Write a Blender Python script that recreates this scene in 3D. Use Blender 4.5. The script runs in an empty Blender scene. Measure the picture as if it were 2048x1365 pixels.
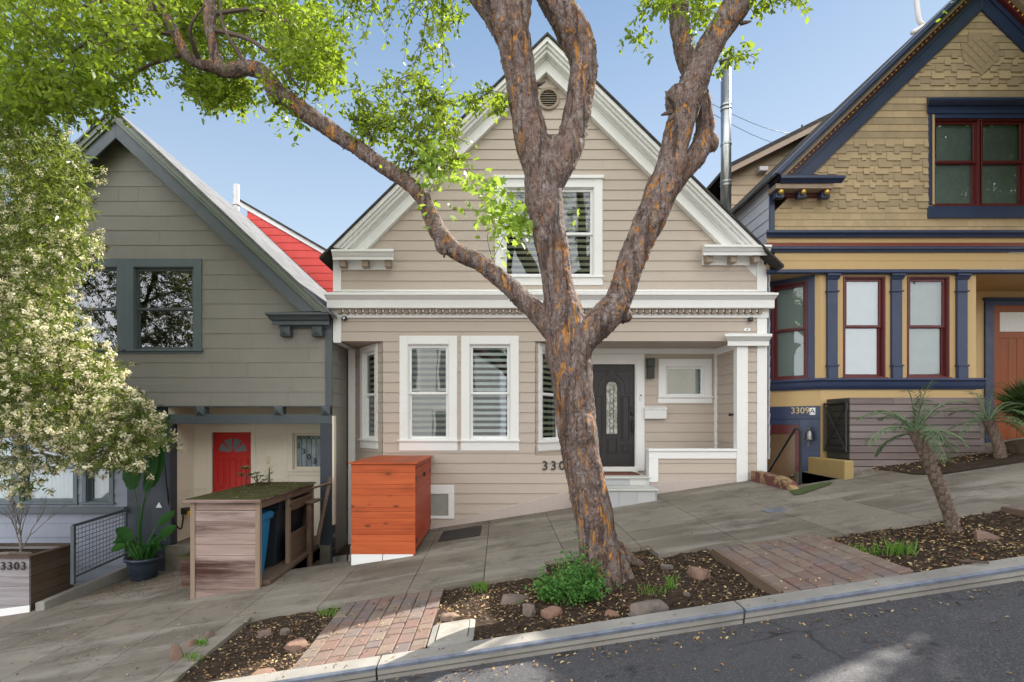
import bpy, bmesh, math, random
import numpy as np
from mathutils import Vector, Matrix, noise as mnoise
R = math.radians
SC = bpy.context.scene
C = SC.collection
rng = random.Random(7)
nrg = np.random.default_rng(11)

# ---------------- camera ----------------
F = 1137.8; CX = 1000.0; CY = 850.0; CZ = 1.6      # focal length in photo pixels, vanishing point of the street's cross lines, eye height
cam_d = bpy.data.cameras.new("camera"); cam = bpy.data.objects.new("camera", cam_d); C.objects.link(cam)
cam.location = (0, 0, CZ); cam.rotation_euler = (R(90), 0, 0)
cam_d.lens = 20.0; cam_d.sensor_width = 36.0
cam_d.shift_x = (1024 - CX) / 2048; cam_d.shift_y = (CY - 682.5) / 2048
cam_d.clip_start = 0.05; cam_d.clip_end = 2000
SC.camera = cam
SC.render.resolution_x = 1024; SC.render.resolution_y = 682

# ---------------- sky and sun ----------------
SUN = Vector((0.55, 0.48, 0.70)).normalized()       # direction towards the sun
el = math.asin(SUN.z); az = math.atan2(SUN.x, SUN.y)
world = bpy.data.worlds.new("World"); SC.world = world; world.use_nodes = True
wn = world.node_tree.nodes; wl = world.node_tree.links
bg = wn["Background"]
sky = wn.new("ShaderNodeTexSky"); sky.sky_type = 'NISHITA'; sky.sun_disc = False
sky.sun_elevation = el; sky.sun_rotation = az; sky.altitude = 0; sky.air_density = 1.0; sky.dust_density = 0.6; sky.ozone_density = 2.0
gm = wn.new("ShaderNodeGamma"); gm.inputs[1].default_value = 0.25; wl.new(sky.outputs[0], gm.inputs[0])   # gamma flattens the glow round the sun, evening the sky out
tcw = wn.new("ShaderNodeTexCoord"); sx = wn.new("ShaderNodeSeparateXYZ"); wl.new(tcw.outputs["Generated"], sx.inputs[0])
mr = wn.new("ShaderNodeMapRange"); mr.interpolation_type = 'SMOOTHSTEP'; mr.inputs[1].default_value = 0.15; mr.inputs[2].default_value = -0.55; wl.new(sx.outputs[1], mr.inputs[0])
cl = wn.new("ShaderNodeMix"); cl.data_type = 'RGBA'; cl.inputs[7].default_value = (7.9, 8.0, 8.3, 1)      # sky brightened behind the camera, added to fill the shaded house fronts
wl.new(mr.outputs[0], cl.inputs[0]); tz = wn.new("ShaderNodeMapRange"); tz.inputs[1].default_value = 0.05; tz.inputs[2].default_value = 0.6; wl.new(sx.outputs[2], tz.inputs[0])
tn_ = wn.new("ShaderNodeMix"); tn_.data_type = 'RGBA'; tn_.inputs[6].default_value = (1.72, 1.84, 1.90, 1); tn_.inputs[7].default_value = (0.66, 0.93, 1.30, 1); wl.new(tz.outputs[0], tn_.inputs[0])
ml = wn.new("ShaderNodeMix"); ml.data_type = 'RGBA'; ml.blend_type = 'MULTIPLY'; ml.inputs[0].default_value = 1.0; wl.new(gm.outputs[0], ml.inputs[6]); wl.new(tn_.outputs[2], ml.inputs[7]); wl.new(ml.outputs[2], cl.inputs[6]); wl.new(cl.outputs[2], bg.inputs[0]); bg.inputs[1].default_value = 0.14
sun_d = bpy.data.lights.new("sun", 'SUN'); sun = bpy.data.objects.new("sun", sun_d); C.objects.link(sun)
sun_d.energy = 4.5; sun_d.angle = R(0.53); sun_d.color = (1.0, 0.95, 0.86)
sun.rotation_euler = SUN.to_track_quat('Z', 'Y').to_euler()
SC.view_settings.view_transform = 'Standard'; SC.view_settings.look = 'None'
SC.view_settings.exposure = 1.45; SC.view_settings.gamma = 1
SC.cycles.max_bounces = 8; SC.cycles.diffuse_bounces = 5; SC.cycles.transparent_max_bounces = 12
SC.cycles.use_denoising = True

# ---------------- places ----------------
YF = 9.95                                            # house fronts
YR = 10.9                                            # recessed wall of the beige house
SL = 0.155                                           # the street climbs to the right
def P(px, py, Y): return Vector(((px - CX) * Y / F, Y, CZ - (py - CY) * Y / F))
def gz(x, y): return SL * x - 0.035 - 0.0185 * (9.95 - y)
def G(px, py):
    Y = (CZ + 0.035 + 0.0185 * 9.95) / ((py - CY) / F + SL * (px - CX) / F + 0.0185)
    x = (px - CX) * Y / F
    return Vector((x, Y, gz(x, Y)))

# ---------------- mesh helpers ----------------
class Fr:
    "a wall's own frame: u along the wall, v up, w out of the wall"
    def __init__(s, o=(0, YF, 0), u=(1, 0, 0)):
        s.o = Vector(o); s.u = Vector(u).normalized(); s.v = Vector((0, 0, 1)); s.w = s.u.cross(s.v)
    def __call__(s, u, v, w=0): return s.o + s.u * u + s.v * v + s.w * w
FRONT = Fr()
def front(Y): return Fr((0, Y, 0))

class MB:
    def __init__(s, fr=FRONT): s.fr = fr; s.V = []; s.Fc = []; s.T = []; s.tone = 0.5
    def add(s, pts, faces, tone=None):
        n = len(s.V); s.V += [tuple(p) for p in pts]
        for f in faces: s.Fc.append([i + n for i in f]); s.T.append(s.tone if tone is None else tone)
        return s
    def box(s, u0, u1, v0, v1, w0, w1, tone=None):
        f = s.fr
        p = [f(u, v, w) for w in (w0, w1) for v in (v0, v1) for u in (u0, u1)]
        return s.add(p, [(0,1,3,2),(4,6,7,5),(0,4,5,1),(2,3,7,6),(0,2,6,4),(1,5,7,3)], tone)
    def wbox(s, x0, x1, y0, y1, z0, z1, tone=None):
        p = [(x, y, z) for z in (z0, z1) for y in (y0, y1) for x in (x0, x1)]
        return s.add(p, [(0,2,3,1),(4,5,7,6),(0,1,5,4),(2,6,7,3),(0,4,6,2),(1,3,7,5)], tone)
    def prism(s, poly, w0, w1, tone=None):
        f = s.fr; n = len(poly)
        p = [f(u, v, w0) for u, v in poly] + [f(u, v, w1) for u, v in poly]
        fc = [tuple(range(n))[::-1], tuple(range(n, 2 * n))] + [(i, (i + 1) % n, n + (i + 1) % n, n + i) for i in range(n)]
        return s.add(p, fc, tone)
    def run(s, prof, u0, u1, m0=0, m1=0, tone=None):
        "a moulding of profile (w, v) along u; m0/m1 = mitre growth with w"
        f = s.fr; n = len(prof)
        p = [f(u0 - m0 * w, v, w) for w, v in prof] + [f(u1 + m1 * w, v, w) for w, v in prof]
        fc = [tuple(range(n)), tuple(range(n, 2 * n))[::-1]] + [(i, (i + 1) % n, n + (i + 1) % n, n + i) for i in range(n)]
        return s.add(p, fc, tone)
    def tube(s, pts, rad, n=8, cap=True, tone=None):
        pts = [Vector(p) for p in pts]
        if not hasattr(rad, '__len__'): rad = [rad] * len(pts)
        rings = []; prev = None
        for i, p in enumerate(pts):
            t = (pts[min(i + 1, len(pts) - 1)] - pts[max(i - 1, 0)]).normalized()
            if prev is None:
                a = Vector((0, 0, 1)) if abs(t.z) < 0.9 else Vector((1, 0, 0))
                prev = (a - t * a.dot(t)).normalized()
            else: prev = (prev - t * prev.dot(t)).normalized()
            b = t.cross(prev)
            rings += [p + (prev * math.cos(k * 2 * math.pi / n) + b * math.sin(k * 2 * math.pi / n)) * rad[i] for k in range(n)]
        m = len(pts)
        fc = [(i * n + k, i * n + (k + 1) % n, (i + 1) * n + (k + 1) % n, (i + 1) * n + k) for i in range(m - 1) for k in range(n)]
        if cap: fc += [tuple(range(n))[::-1], tuple(range((m - 1) * n, m * n))]
        return s.add(rings, fc, tone)
    def lathe(s, c, prof, n=20, tone=None):
        "profile (r, z) round the vertical through c"
        c = Vector(c); p = []
        for r, z in prof: p += [c + Vector((r * math.cos(k * 2 * math.pi / n), r * math.sin(k * 2 * math.pi / n), z)) for k in range(n)]
        fc = [(i * n + k, i * n + (k + 1) % n, (i + 1) * n + (k + 1) % n, (i + 1) * n + k) for i in range(len(prof) - 1) for k in range(n)]
        fc += [tuple(range(n))[::-1], tuple(range((len(prof) - 1) * n, len(prof) * n))]
        return s.add(p, fc, tone)
    def ball(s, c, r, n=10, sc=(1, 1, 1), tone=None):
        c = Vector(c); p = []; m = n // 2 + 1
        for i in range(1, m):
            a = math.pi * i / m
            p += [c + Vector((r * sc[0] * math.sin(a) * math.cos(k * 2 * math.pi / n), r * sc[1] * math.sin(a) * math.sin(k * 2 * math.pi / n), r * sc[2] * math.cos(a))) for k in range(n)]
        fc = [(i * n + k, (i + 1) * n + k, (i + 1) * n + (k + 1) % n, i * n + (k + 1) % n) for i in range(m - 2) for k in range(n)]
        q = len(p); p += [c + Vector((0, 0, r * sc[2])), c - Vector((0, 0, r * sc[2]))]
        fc += [(q, k, (k + 1) % n) for k in range(n)] + [(q + 1, (m - 2) * n + (k + 1) % n, (m - 2) * n + k) for k in range(n)]
        return s.add(p, fc, tone)
    def build(s, name, mat, parent=None, bevel=0, smooth=False, fix=True, **tg):
        me = bpy.data.meshes.new(name); me.from_pydata(s.V, [], s.Fc)
        at = me.attributes.new("tone", 'FLOAT', 'FACE'); at.data.foreach_set("value", [float(t) for t in s.T])
        if fix:
            bm = bmesh.new(); bm.from_mesh(me); bmesh.ops.recalc_face_normals(bm, faces=bm.faces); bm.to_mesh(me); bm.free()
        return link(me, name, mat, parent, bevel, smooth, **tg)

def link(me, name, mat, parent=None, bevel=0, smooth=False, **tg):
    me.materials.append(mat)
    if smooth: me.polygons.foreach_set("use_smooth", [True] * len(me.polygons))
    me.update()
    o = bpy.data.objects.new(name, me); C.objects.link(o)
    if parent is not None: adopt(o, parent)
    if bevel:
        b = o.modifiers.new("bevel", 'BEVEL'); b.width = bevel; b.segments = 2; b.limit_method = 'ANGLE'; b.angle_limit = R(40)
    tag(o, **tg)
    return o
def world_loc(o):
    v = Vector(o.location)
    return v if o.parent is None else v + world_loc(o.parent) + o.matrix_parent_inverse.translation
def adopt(o, parent):
    o.parent = parent; o.matrix_parent_inverse = Matrix.Translation(-world_loc(parent))
def tag(o, label=None, cat=None, group=None, kind=None):
    if label: o['label'] = label
    if cat: o['category'] = cat
    if group: o['group'] = group
    if kind: o['kind'] = kind
    return o
def thing(name, loc, label, cat, group=None):
    o = bpy.data.objects.new(name, None); o.empty_display_size = 0.2; C.objects.link(o); o.location = loc
    return tag(o, label, cat, group)
def kids(o): return [c for c in C.objects if c.parent is o]
def dup(o, shift=(0, 0, 0), label=None, parent=None):
    c = o.copy(); C.objects.link(c)
    if parent is not None: c.parent = parent
    else: c.location = Vector(o.location) + Vector(shift)
    if label: c['label'] = label
    for k in kids(o): dup(k, parent=c)
    return c

# ---------------- siding, boards and shingles ----------------
def clip(poly, ax, val, above):
    out = []; n = len(poly)
    for i in range(n):
        a, b = poly[i], poly[(i + 1) % n]
        ina = (a[ax] >= val) if above else (a[ax] <= val); inb = (b[ax] >= val) if above else (b[ax] <= val)
        if ina: out.append(a)
        if ina != inb:
            t = (val - a[ax]) / (b[ax] - a[ax]); out.append((a[0] + (b[0] - a[0]) * t, a[1] + (b[1] - a[1]) * t))
    return out
def area(p): return abs(sum(p[i][0] * p[(i + 1) % len(p)][1] - p[(i + 1) % len(p)][0] * p[i][1] for i in range(len(p)))) / 2 if len(p) > 2 else 0
def siding(mb, polys, v0, h, holes=(), drop=0.014, joint=None, gap=0.004, seed=1, stagger=None, tonef=None, wob=0.0):
    """lapped rows over convex polygons (u, v); holes are (u0, u1, v0, v1). joint = mean piece length. stagger(row, i) -> extra drop below the row."""
    rr = random.Random(seed)
    lo = min(p[1] for q in polys for p in q); hi = max(p[1] for q in polys for p in q)
    ulo = min(p[0] for q in polys for p in q); uhi = max(p[0] for q in polys for p in q)
    k0 = int(math.floor((lo - v0) / h)); k1 = int(math.ceil((hi - v0) / h))
    for k in range(k0, k1):
        vb, vt = v0 + k * h, v0 + (k + 1) * h
        cuts = [ulo - 1]
        if joint:
            u = ulo + rr.uniform(0, joint)
            while u < uhi: cuts.append(u); u += joint * rr.uniform(0.45, 1.6)
        cuts.append(uhi + 1)
        for ci in range(len(cuts) - 1):
            c0, c1 = cuts[ci], cuts[ci + 1]
            ext = stagger(k, ci) if stagger else 0
            tone = tonef(k, ci, ext, rr) if tonef else rr.random()
            dd = drop + (0.006 if ext else 0); wb = rr.uniform(-wob, wob)
            for q in polys:
                p = clip(clip(q, 1, vb - ext + wb, True), 1, vt, False) if len(q) > 2 else []
                if joint and len(p) > 2: p = clip(p, 0, c0 + gap / 2, True)
                if joint and len(p) > 2: p = clip(p, 0, c1 - gap / 2, False)
                if len(p) < 3: continue
                vs = sorted({vb - ext + wb, vt} | {v for hh in holes for v in hh[2:4] if vb - ext < v < vt})
                for a, b in zip(vs[:-1], vs[1:]):
                    pc = clip(clip(p, 1, a, True), 1, b, False) if len(p) > 2 else []
                    segs = [pc]
                    for hu0, hu1, hv0, hv1 in holes:
                        if hv0 < (a + b) / 2 < hv1:
                            ns = []
                            for sg in segs:
                                if len(sg) < 3: continue
                                ns.append(clip(sg, 0, hu0, False)); ns.append(clip(sg, 0, hu1, True))
                            segs = ns
                    for sg in segs:
                        if area(sg) < 1e-5: continue
                        W = lambda v: dd * (vt - v) / h + 0.002
                        n = len(sg)
                        pts = [mb.fr(u, v, W(v)) for u, v in sg]; fcs = [tuple(range(n))]
                        bot = [pp for pp in sg if abs(pp[1] - (vb - ext + wb)) < 1e-6]
                        if len(bot) >= 2:
                            ua, ub = min(x[0] for x in bot), max(x[0] for x in bot); v = bot[0][1]
                            pts += [mb.fr(ua, v, W(v)), mb.fr(ub, v, W(v)), mb.fr(ub, v, 0), mb.fr(ua, v, 0)]
                            fcs.append((n, n + 1, n + 2, n + 3))
                        mb.add(pts, fcs, tone)
def backing(mb, polys, holes=(), w=-0.004):
    "the flat sheathing behind the boards, with the same holes"
    for q in polys:
        vs = sorted({min(p[1] for p in q), max(p[1] for p in q)} | {v for hh in holes for v in hh[2:4]})
        for a, b in zip(vs[:-1], vs[1:]):
            pc = clip(clip(q, 1, a, True), 1, b, False)
            segs = [pc]
            for hu0, hu1, hv0, hv1 in holes:
                if hv0 < (a + b) / 2 < hv1:
                    segs = [x for sg in segs if len(sg) > 2 for x in (clip(sg, 0, hu0, False), clip(sg, 0, hu1, True))]
            for sg in segs:
                if area(sg) > 1e-5: mb.add([mb.fr(u, v, w) for u, v in sg], [tuple(range(len(sg)))], 0.5)

def text_mesh(body, size, depth, name, mat, parent, mtx, spacing=1.0, **tg):
    cu = bpy.data.curves.new(name, 'FONT'); cu.body = body; cu.size = size; cu.extrude = depth; cu.align_x = 'CENTER'; cu.align_y = 'CENTER'; cu.space_character = spacing
    cu.bevel_depth = 0.0; cu.resolution_u = 4
    t = bpy.data.objects.new("tmp", cu); C.objects.link(t)
    dg = bpy.context.evaluated_depsgraph_get(); me = bpy.data.meshes.new_from_object(t.evaluated_get(dg))
    bpy.data.objects.remove(t); me.transform(mtx); me.name = name
    me.materials.clear()
    return link(me, name, mat, parent, **tg)
def mtx_on(fr, u, v, w):
    m = Matrix((( fr.u.x, fr.v.x, fr.w.x), (fr.u.y, fr.v.y, fr.w.y), (fr.u.z, fr.v.z, fr.w.z))).to_4x4()
    m.translation = fr(u, v, w); return m
# ---------------- materials ----------------
def lin(c):
    if isinstance(c, str):
        c = [int(c[i:i + 2], 16) / 255 for i in (0, 2, 4)]
        c = [x / 12.92 if x <= 0.04045 else ((x + 0.055) / 1.055) ** 2.4 for x in c]
    return (*c[:3], 1)
class NT:
    def __init__(s, name):
        s.m = bpy.data.materials.new(name); s.m.use_nodes = True; s.n = s.m.node_tree.nodes; s.l = s.m.node_tree.links
        s.b = s.n["Principled BSDF"]; s.out = s.n["Material Output"]
        s.tc = s.n.new("ShaderNodeTexCoord").outputs["Object"]
    def lk(s, a, b): s.l.new(a, b)
    def map(s, scale=(1, 1, 1), rot=(0, 0, 0), loc=(0, 0, 0)):
        m = s.n.new("ShaderNodeMapping"); m.inputs["Scale"].default_value = scale; m.inputs["Rotation"].default_value = rot; m.inputs["Location"].default_value = loc
        s.lk(s.tc, m.inputs[0]); return m.outputs[0]
    def noise(s, scale, detail=6, rough=0.6, vec=None, dist=0):
        x = s.n.new("ShaderNodeTexNoise"); x.inputs["Scale"].default_value = scale; x.inputs["Detail"].default_value = detail; x.inputs["Roughness"].default_value = rough; x.inputs["Distortion"].default_value = dist
        s.lk(vec if vec is not None else s.tc, x.inputs["Vector"]); return x.outputs["Fac"]
    def voro(s, scale, feat='F1', vec=None, out="Distance", rand=1):
        x = s.n.new("ShaderNodeTexVoronoi"); x.feature = feat; x.inputs["Scale"].default_value = scale; x.inputs["Randomness"].default_value = rand
        s.lk(vec if vec is not None else s.tc, x.inputs["Vector"]); return x.outputs[out]
    def noisevec(s, scale, amt, vec=None):
        nz = s.n.new("ShaderNodeTexNoise"); nz.inputs["Scale"].default_value = scale; nz.inputs["Detail"].default_value = 6; s.lk(vec or s.tc, nz.inputs["Vector"])
        x = s.n.new("ShaderNodeVectorMath"); x.operation = 'MULTIPLY_ADD'; s.lk(nz.outputs["Color"], x.inputs[0]); x.inputs[1].default_value = (amt,) * 3; s.lk(vec or s.tc, x.inputs[2]); return x.outputs[0]
    def ramp(s, f, lo, hi, a=0.0, b=1.0):
        x = s.n.new("ShaderNodeMapRange"); x.inputs["From Min"].default_value = lo; x.inputs["From Max"].default_value = hi
        x.inputs["To Min"].default_value = a; x.inputs["To Max"].default_value = b; s.lk(f, x.inputs["Value"]); return x.outputs[0]
    def math(s, op, a, b=0.5):
        x = s.n.new("ShaderNodeMath"); x.operation = op
        for i, v in enumerate((a, b)):
            if hasattr(v, 'node'): s.lk(v, x.inputs[i])
            else: x.inputs[i].default_value = v
        return x.outputs[0]
    def mix(s, f, a, b, mode='MIX'):
        x = s.n.new("ShaderNodeMix"); x.data_type = 'RGBA'; x.blend_type = mode
        if hasattr(f, 'node'): s.lk(f, x.inputs[0])
        else: x.inputs[0].default_value = f
        for i, v in ((6, a), (7, b)):
            if hasattr(v, 'node'): s.lk(v, x.inputs[i])
            else: x.inputs[i].default_value = lin(v)
        return x.outputs[2]
    def tone(s):
        x = s.n.new("ShaderNodeAttribute"); x.attribute_name = "tone"; return x.outputs["Fac"]
    def color(s, c):
        if hasattr(c, 'node'): s.lk(c, s.b.inputs["Base Color"])
        else: s.b.inputs["Base Color"].default_value = lin(c)
    def set(s, rough=0.6, metal=0.0, spec=None):
        if hasattr(rough, 'node'): s.lk(rough, s.b.inputs["Roughness"])
        else: s.b.inputs["Roughness"].default_value = rough
        s.b.inputs["Metallic"].default_value = metal
        if spec is not None: s.b.inputs["Specular IOR Level"].default_value = spec
    def bump(s, h, strength=0.3, dist=0.01):
        x = s.n.new("ShaderNodeBump"); x.inputs["Strength"].default_value = strength; x.inputs["Distance"].default_value = dist
        s.lk(h, x.inputs["Height"]); s.lk(x.outputs[0], s.b.inputs["Normal"])

def paint(name, c, c2=None, tv=0.12, rough=0.5, wear=0.25, bscale=40, bump=0.12, stretch=(1, 1, 1), streak=True):
    "painted wood: a tone per board, faint blotches, weather streaks, brush grain"
    t = NT(name)
    c = lin(c)[:3]; c2 = lin(c2)[:3] if c2 else [x * 0.72 for x in c]
    base = t.mix(t.ramp(t.noise(0.9, 5), 0.35, 0.7), c, [a * (1 - wear) + b * wear for a, b in zip(c, c2)])
    if streak: base = t.mix(t.ramp(t.noise(3.0, 8, 0.7, t.map((6, 6, 0.6))), 0.5, 0.78, 0, wear), base, c2)
    base = t.mix(t.ramp(t.tone(), 0, 1, tv, 0), base, [x * 0.72 for x in c2])
    t.color(base); t.set(t.ramp(t.noise(6, 4), 0.3, 0.7, rough - 0.07, rough + 0.1))
    t.bump(t.noise(bscale, 5, 0.6, t.map(stretch)), bump, 0.004)
    return t.m
def wood(name, cols, axis='x', rough=0.75, grain=30, knots=False, wearcol=None, wear=0.5, bump=0.4):
    "boards: grain along an axis, tone per board, knots and weathering"
    t = NT(name)
    st = {'x': (0.06, 1, 1), 'y': (1, 0.06, 1), 'z': (1, 1, 0.06)}[axis]
    tn = t.tone()
    add = t.n.new("ShaderNodeVectorMath"); add.operation = 'ADD'
    cmb = t.n.new("ShaderNodeCombineXYZ")
    for i in range(3): t.lk(t.math('MULTIPLY', tn, 37.0 + i * 11), cmb.inputs[i])
    t.lk(t.map(st), add.inputs[0]); t.lk(cmb.outputs[0], add.inputs[1])
    g = t.noise(grain, 8, 0.65, add.outputs[0], 0.6)
    base = t.mix(t.ramp(g, 0.3, 0.7), cols[0], cols[1])
    base = t.mix(t.ramp(tn, 0, 1, 0.0, 0.45), base, cols[2] if len(cols) > 2 else cols[1])
    if knots:
        k = t.voro(2.6, vec=t.map({'x': (1, 0, 2.2), 'y': (0, 1, 2.2), 'z': (1, 0, 1)}[axis]))
        base = t.mix(t.ramp(k, 0.05, 0.16, 0.9, 0), base, [x * 0.25 for x in lin(cols[0])[:3]])
        w = t.voro(1.7, vec=t.map((1, 0, 2.4), loc=(3, 3, 3)))
        base = t.mix(t.ramp(w, 0.08, 0.34, 0.4, 0), base, [x * 0.4 for x in lin(cols[0])[:3]])
    if wearcol is not None:
        base = t.mix(t.ramp(t.noise(2.2, 9, 0.72, t.map(st)), 0.46, 0.62, 0, wear), base, wearcol)
    t.color(base); t.set(rough, spec=0.25); t.bump(g, bump, 0.004)
    return t.m
def plain(name, c, rough=0.5, metal=0.0, var=0.15, nscale=8, bump=0.0, bscale=60, spec=None):
    t = NT(name); c = lin(c)[:3]
    t.color(t.mix(t.ramp(t.noise(nscale, 6), 0.3, 0.72), c, [x * (1 - var) for x in c])); t.set(rough, metal, spec)
    if bump: t.bump(t.noise(bscale, 6), bump, 0.005)
    return t.m
def glass(name, refl=0.22, tint=(0.85, 0.9, 0.88), wob=0.02, rough=0.01):
    t = NT(name); t.n.remove(t.b)
    tr = t.n.new("ShaderNodeBsdfTransparent"); tr.inputs[0].default_value = (*tint, 1)
    gl = t.n.new("ShaderNodeBsdfGlossy"); gl.inputs["Roughness"].default_value = rough; gl.inputs[0].default_value = (0.95, 0.97, 1, 1)
    lw = t.n.new("ShaderNodeFresnel"); lw.inputs[0].default_value = 1.5
    bp = t.n.new("ShaderNodeBump"); bp.inputs["Strength"].default_value = wob; bp.inputs["Distance"].default_value = 0.05
    t.lk(t.noise(2.2, 1), bp.inputs["Height"]); t.lk(bp.outputs[0], gl.inputs["Normal"])
    mx = t.n.new("ShaderNodeMixShader"); f = t.math('ADD', lw.outputs[0], refl); t.lk(f, mx.inputs[0])
    t.lk(tr.outputs[0], mx.inputs[1]); t.lk(gl.outputs[0], mx.inputs[2]); t.lk(mx.outputs[0], t.out.inputs[0])
    return t.m
def leafmat(name, c1, c2, c3=None, trans=0.45, rough=0.45, tcol=None, spec=0.3):
    t = NT(name)
    tn = t.tone()
    base = t.mix(tn, c1, c2)
    if c3 is not None: base = t.mix(t.ramp(t.noise(1.1, 3), 0.42, 0.66), base, c3)
    t.color(base); t.set(rough, spec=spec)
    tl = t.n.new("ShaderNodeBsdfTranslucent")
    if tcol is not None: t.lk(t.mix(0.7, base, tcol), tl.inputs[0])
    else: t.lk(base, tl.inputs[0])
    mx = t.n.new("ShaderNodeMixShader"); mx.inputs[0].default_value = trans
    t.lk(t.b.outputs[0], mx.inputs[1]); t.lk(tl.outputs[0], mx.inputs[2]); t.lk(mx.outputs[0], t.out.inputs[0])
    return t.m

M = {}
# beige house
M['beige'] = paint('beige_paint', (0.475, 0.395, 0.325), (0.43, 0.37, 0.325), tv=0.10, wear=0.3)
M['pinkbase'] = paint('pinkish_base_paint', (0.50, 0.42, 0.38), (0.36, 0.31, 0.28), wear=0.4, bump=0.3, bscale=25)
M['white'] = paint('white_trim_paint', (0.80, 0.79, 0.77), (0.64, 0.64, 0.62), tv=0.05, rough=0.42, wear=0.2, streak=False)
M['tan_trim'] = paint('tan_block_paint', (0.30, 0.23, 0.17), tv=0.05)
M['vinyl'] = paint('white_vinyl', (0.80, 0.81, 0.80), (0.70, 0.71, 0.70), rough=0.3, wear=0.1, bump=0.03)
M['glass'] = glass('window_glass', 0.05, wob=0.012)
M['glass_dark'] = glass('window_glass_reflective', 0.13, (0.8, 0.85, 0.86), wob=0.02)
M['blind'] = plain('zebra_blind_fabric', (0.42, 0.43, 0.30), 0.8, var=0.1)
M['blind_light'] = plain('pale_blind_fabric', (0.80, 0.84, 0.84), 0.85, var=0.06, nscale=40)
M['roller'] = plain('grey_green_roller_blind', (0.36, 0.42, 0.38), 0.85, var=0.15, nscale=5)
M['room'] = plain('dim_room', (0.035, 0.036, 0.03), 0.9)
M['curtain'] = plain('white_curtain', (0.72, 0.76, 0.80), 0.85, var=0.1)
M['door'] = plain('charcoal_door_paint', (0.030, 0.026, 0.028), 0.38, var=0.12)
M['black'] = plain('black_metal', (0.012, 0.012, 0.013), 0.4, var=0.2)
M['screen_black'] = plain('black_plastic', (0.015, 0.015, 0.016), 0.3)
M['mat'] = plain('coir_mat', (0.18, 0.06, 0.035), 0.95, var=0.4, nscale=60, bump=0.6, bscale=120)
t = NT('grey_stone_tile'); t.color(t.mix(t.tone(), (0.30, 0.31, 0.33), (0.56, 0.55, 0.52))); t.set(0.45); t.bump(t.noise(20), 0.1); M['tile'] = t.m
M['tread'] = plain('pale_stone_tread', (0.56, 0.56, 0.52), 0.5, var=0.15, nscale=3)
# roofs
def roofmat(name, c1, c2, sp_=0.25):
    t = NT(name)
    br = t.n.new("ShaderNodeTexBrick"); br.inputs["Scale"].default_value = 1.0
    br.inputs["Color1"].default_value = lin(c1); br.inputs["Color2"].default_value = lin(c2); br.inputs["Mortar"].default_value = lin([x * 0.45 for x in c1])
    br.inputs["Mortar Size"].default_value = 0.006; br.inputs["Brick Width"].default_value = 0.30; br.inputs["Row Height"].default_value = 0.14; br.inputs["Bias"].default_value = 0
    uv = t.n.new("ShaderNodeCombineXYZ"); sp = t.n.new("ShaderNodeSeparateXYZ"); t.lk(t.tc, sp.inputs[0])
    t.lk(sp.outputs[1], uv.inputs[0]); t.lk(t.math('MULTIPLY', sp.outputs[2], 1.4), uv.inputs[1]); t.lk(uv.outputs[0], br.inputs[0])
    base = t.mix(t.ramp(t.noise(2, 8), 0.35, 0.65), br.outputs[0], c2, 'MIX')
    base = t.mix(0.5, br.outputs[0], base)
    t.color(base); t.set(0.95, spec=sp_); t.bump(t.noise(90, 4), 0.5, 0.006); return t.m
M['roof_grey'] = roofmat('grey_asphalt_shingles', (0.12, 0.12, 0.13), (0.20, 0.20, 0.205), 0.03)
M['roof_dark'] = roofmat('dark_asphalt_shingles', (0.045, 0.045, 0.045), (0.075, 0.07, 0.065), 0.0)
# grey house
M['shingle_grey'] = paint('grey_green_shingle_paint', (0.275, 0.258, 0.228), (0.22, 0.21, 0.19), tv=0.12, wear=0.4, rough=0.75, bscale=60, bump=0.35, stretch=(3, 3, 0.3))
M['slate'] = paint('slate_blue_trim_paint', (0.070, 0.088, 0.100), (0.115, 0.13, 0.135), tv=0.1, wear=0.35, rough=0.55)
M['slate_light'] = paint('slate_casing_paint', (0.115, 0.150, 0.165), (0.08, 0.10, 0.11), tv=0.1, wear=0.4, rough=0.55)
M['rake_green'] = paint('grey_green_rake_paint', (0.16, 0.18, 0.145), (0.11, 0.13, 0.11), wear=0.4)
M['navy_dark'] = paint('dark_slate_paint', (0.035, 0.045, 0.062), (0.05, 0.06, 0.075), wear=0.4, rough=0.5)
M['cream'] = paint('cream_porch_paint', (0.80, 0.72, 0.59), (0.66, 0.59, 0.48), tv=0.1, wear=0.3)
M['greyblue'] = paint('blue_grey_shingle_paint', (0.27, 0.29, 0.35), (0.2, 0.215, 0.26), tv=0.15, wear=0.35, rough=0.7)
M['red_door'] = paint('red_door_paint', (0.55, 0.018, 0.014), (0.42, 0.012, 0.010), tv=0, wear=0.3, rough=0.4, streak=False)
M['red_siding'] = paint('red_siding_paint', (0.68, 0.05, 0.035), (0.5, 0.04, 0.03), tv=0.15, wear=0.2)
M['frost'] = plain('frosted_glass', (0.20, 0.22, 0.23), 0.25, var=0.2)
M['lead'] = plain('lead_came', (0.03, 0.03, 0.035), 0.5, 0.6)
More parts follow.
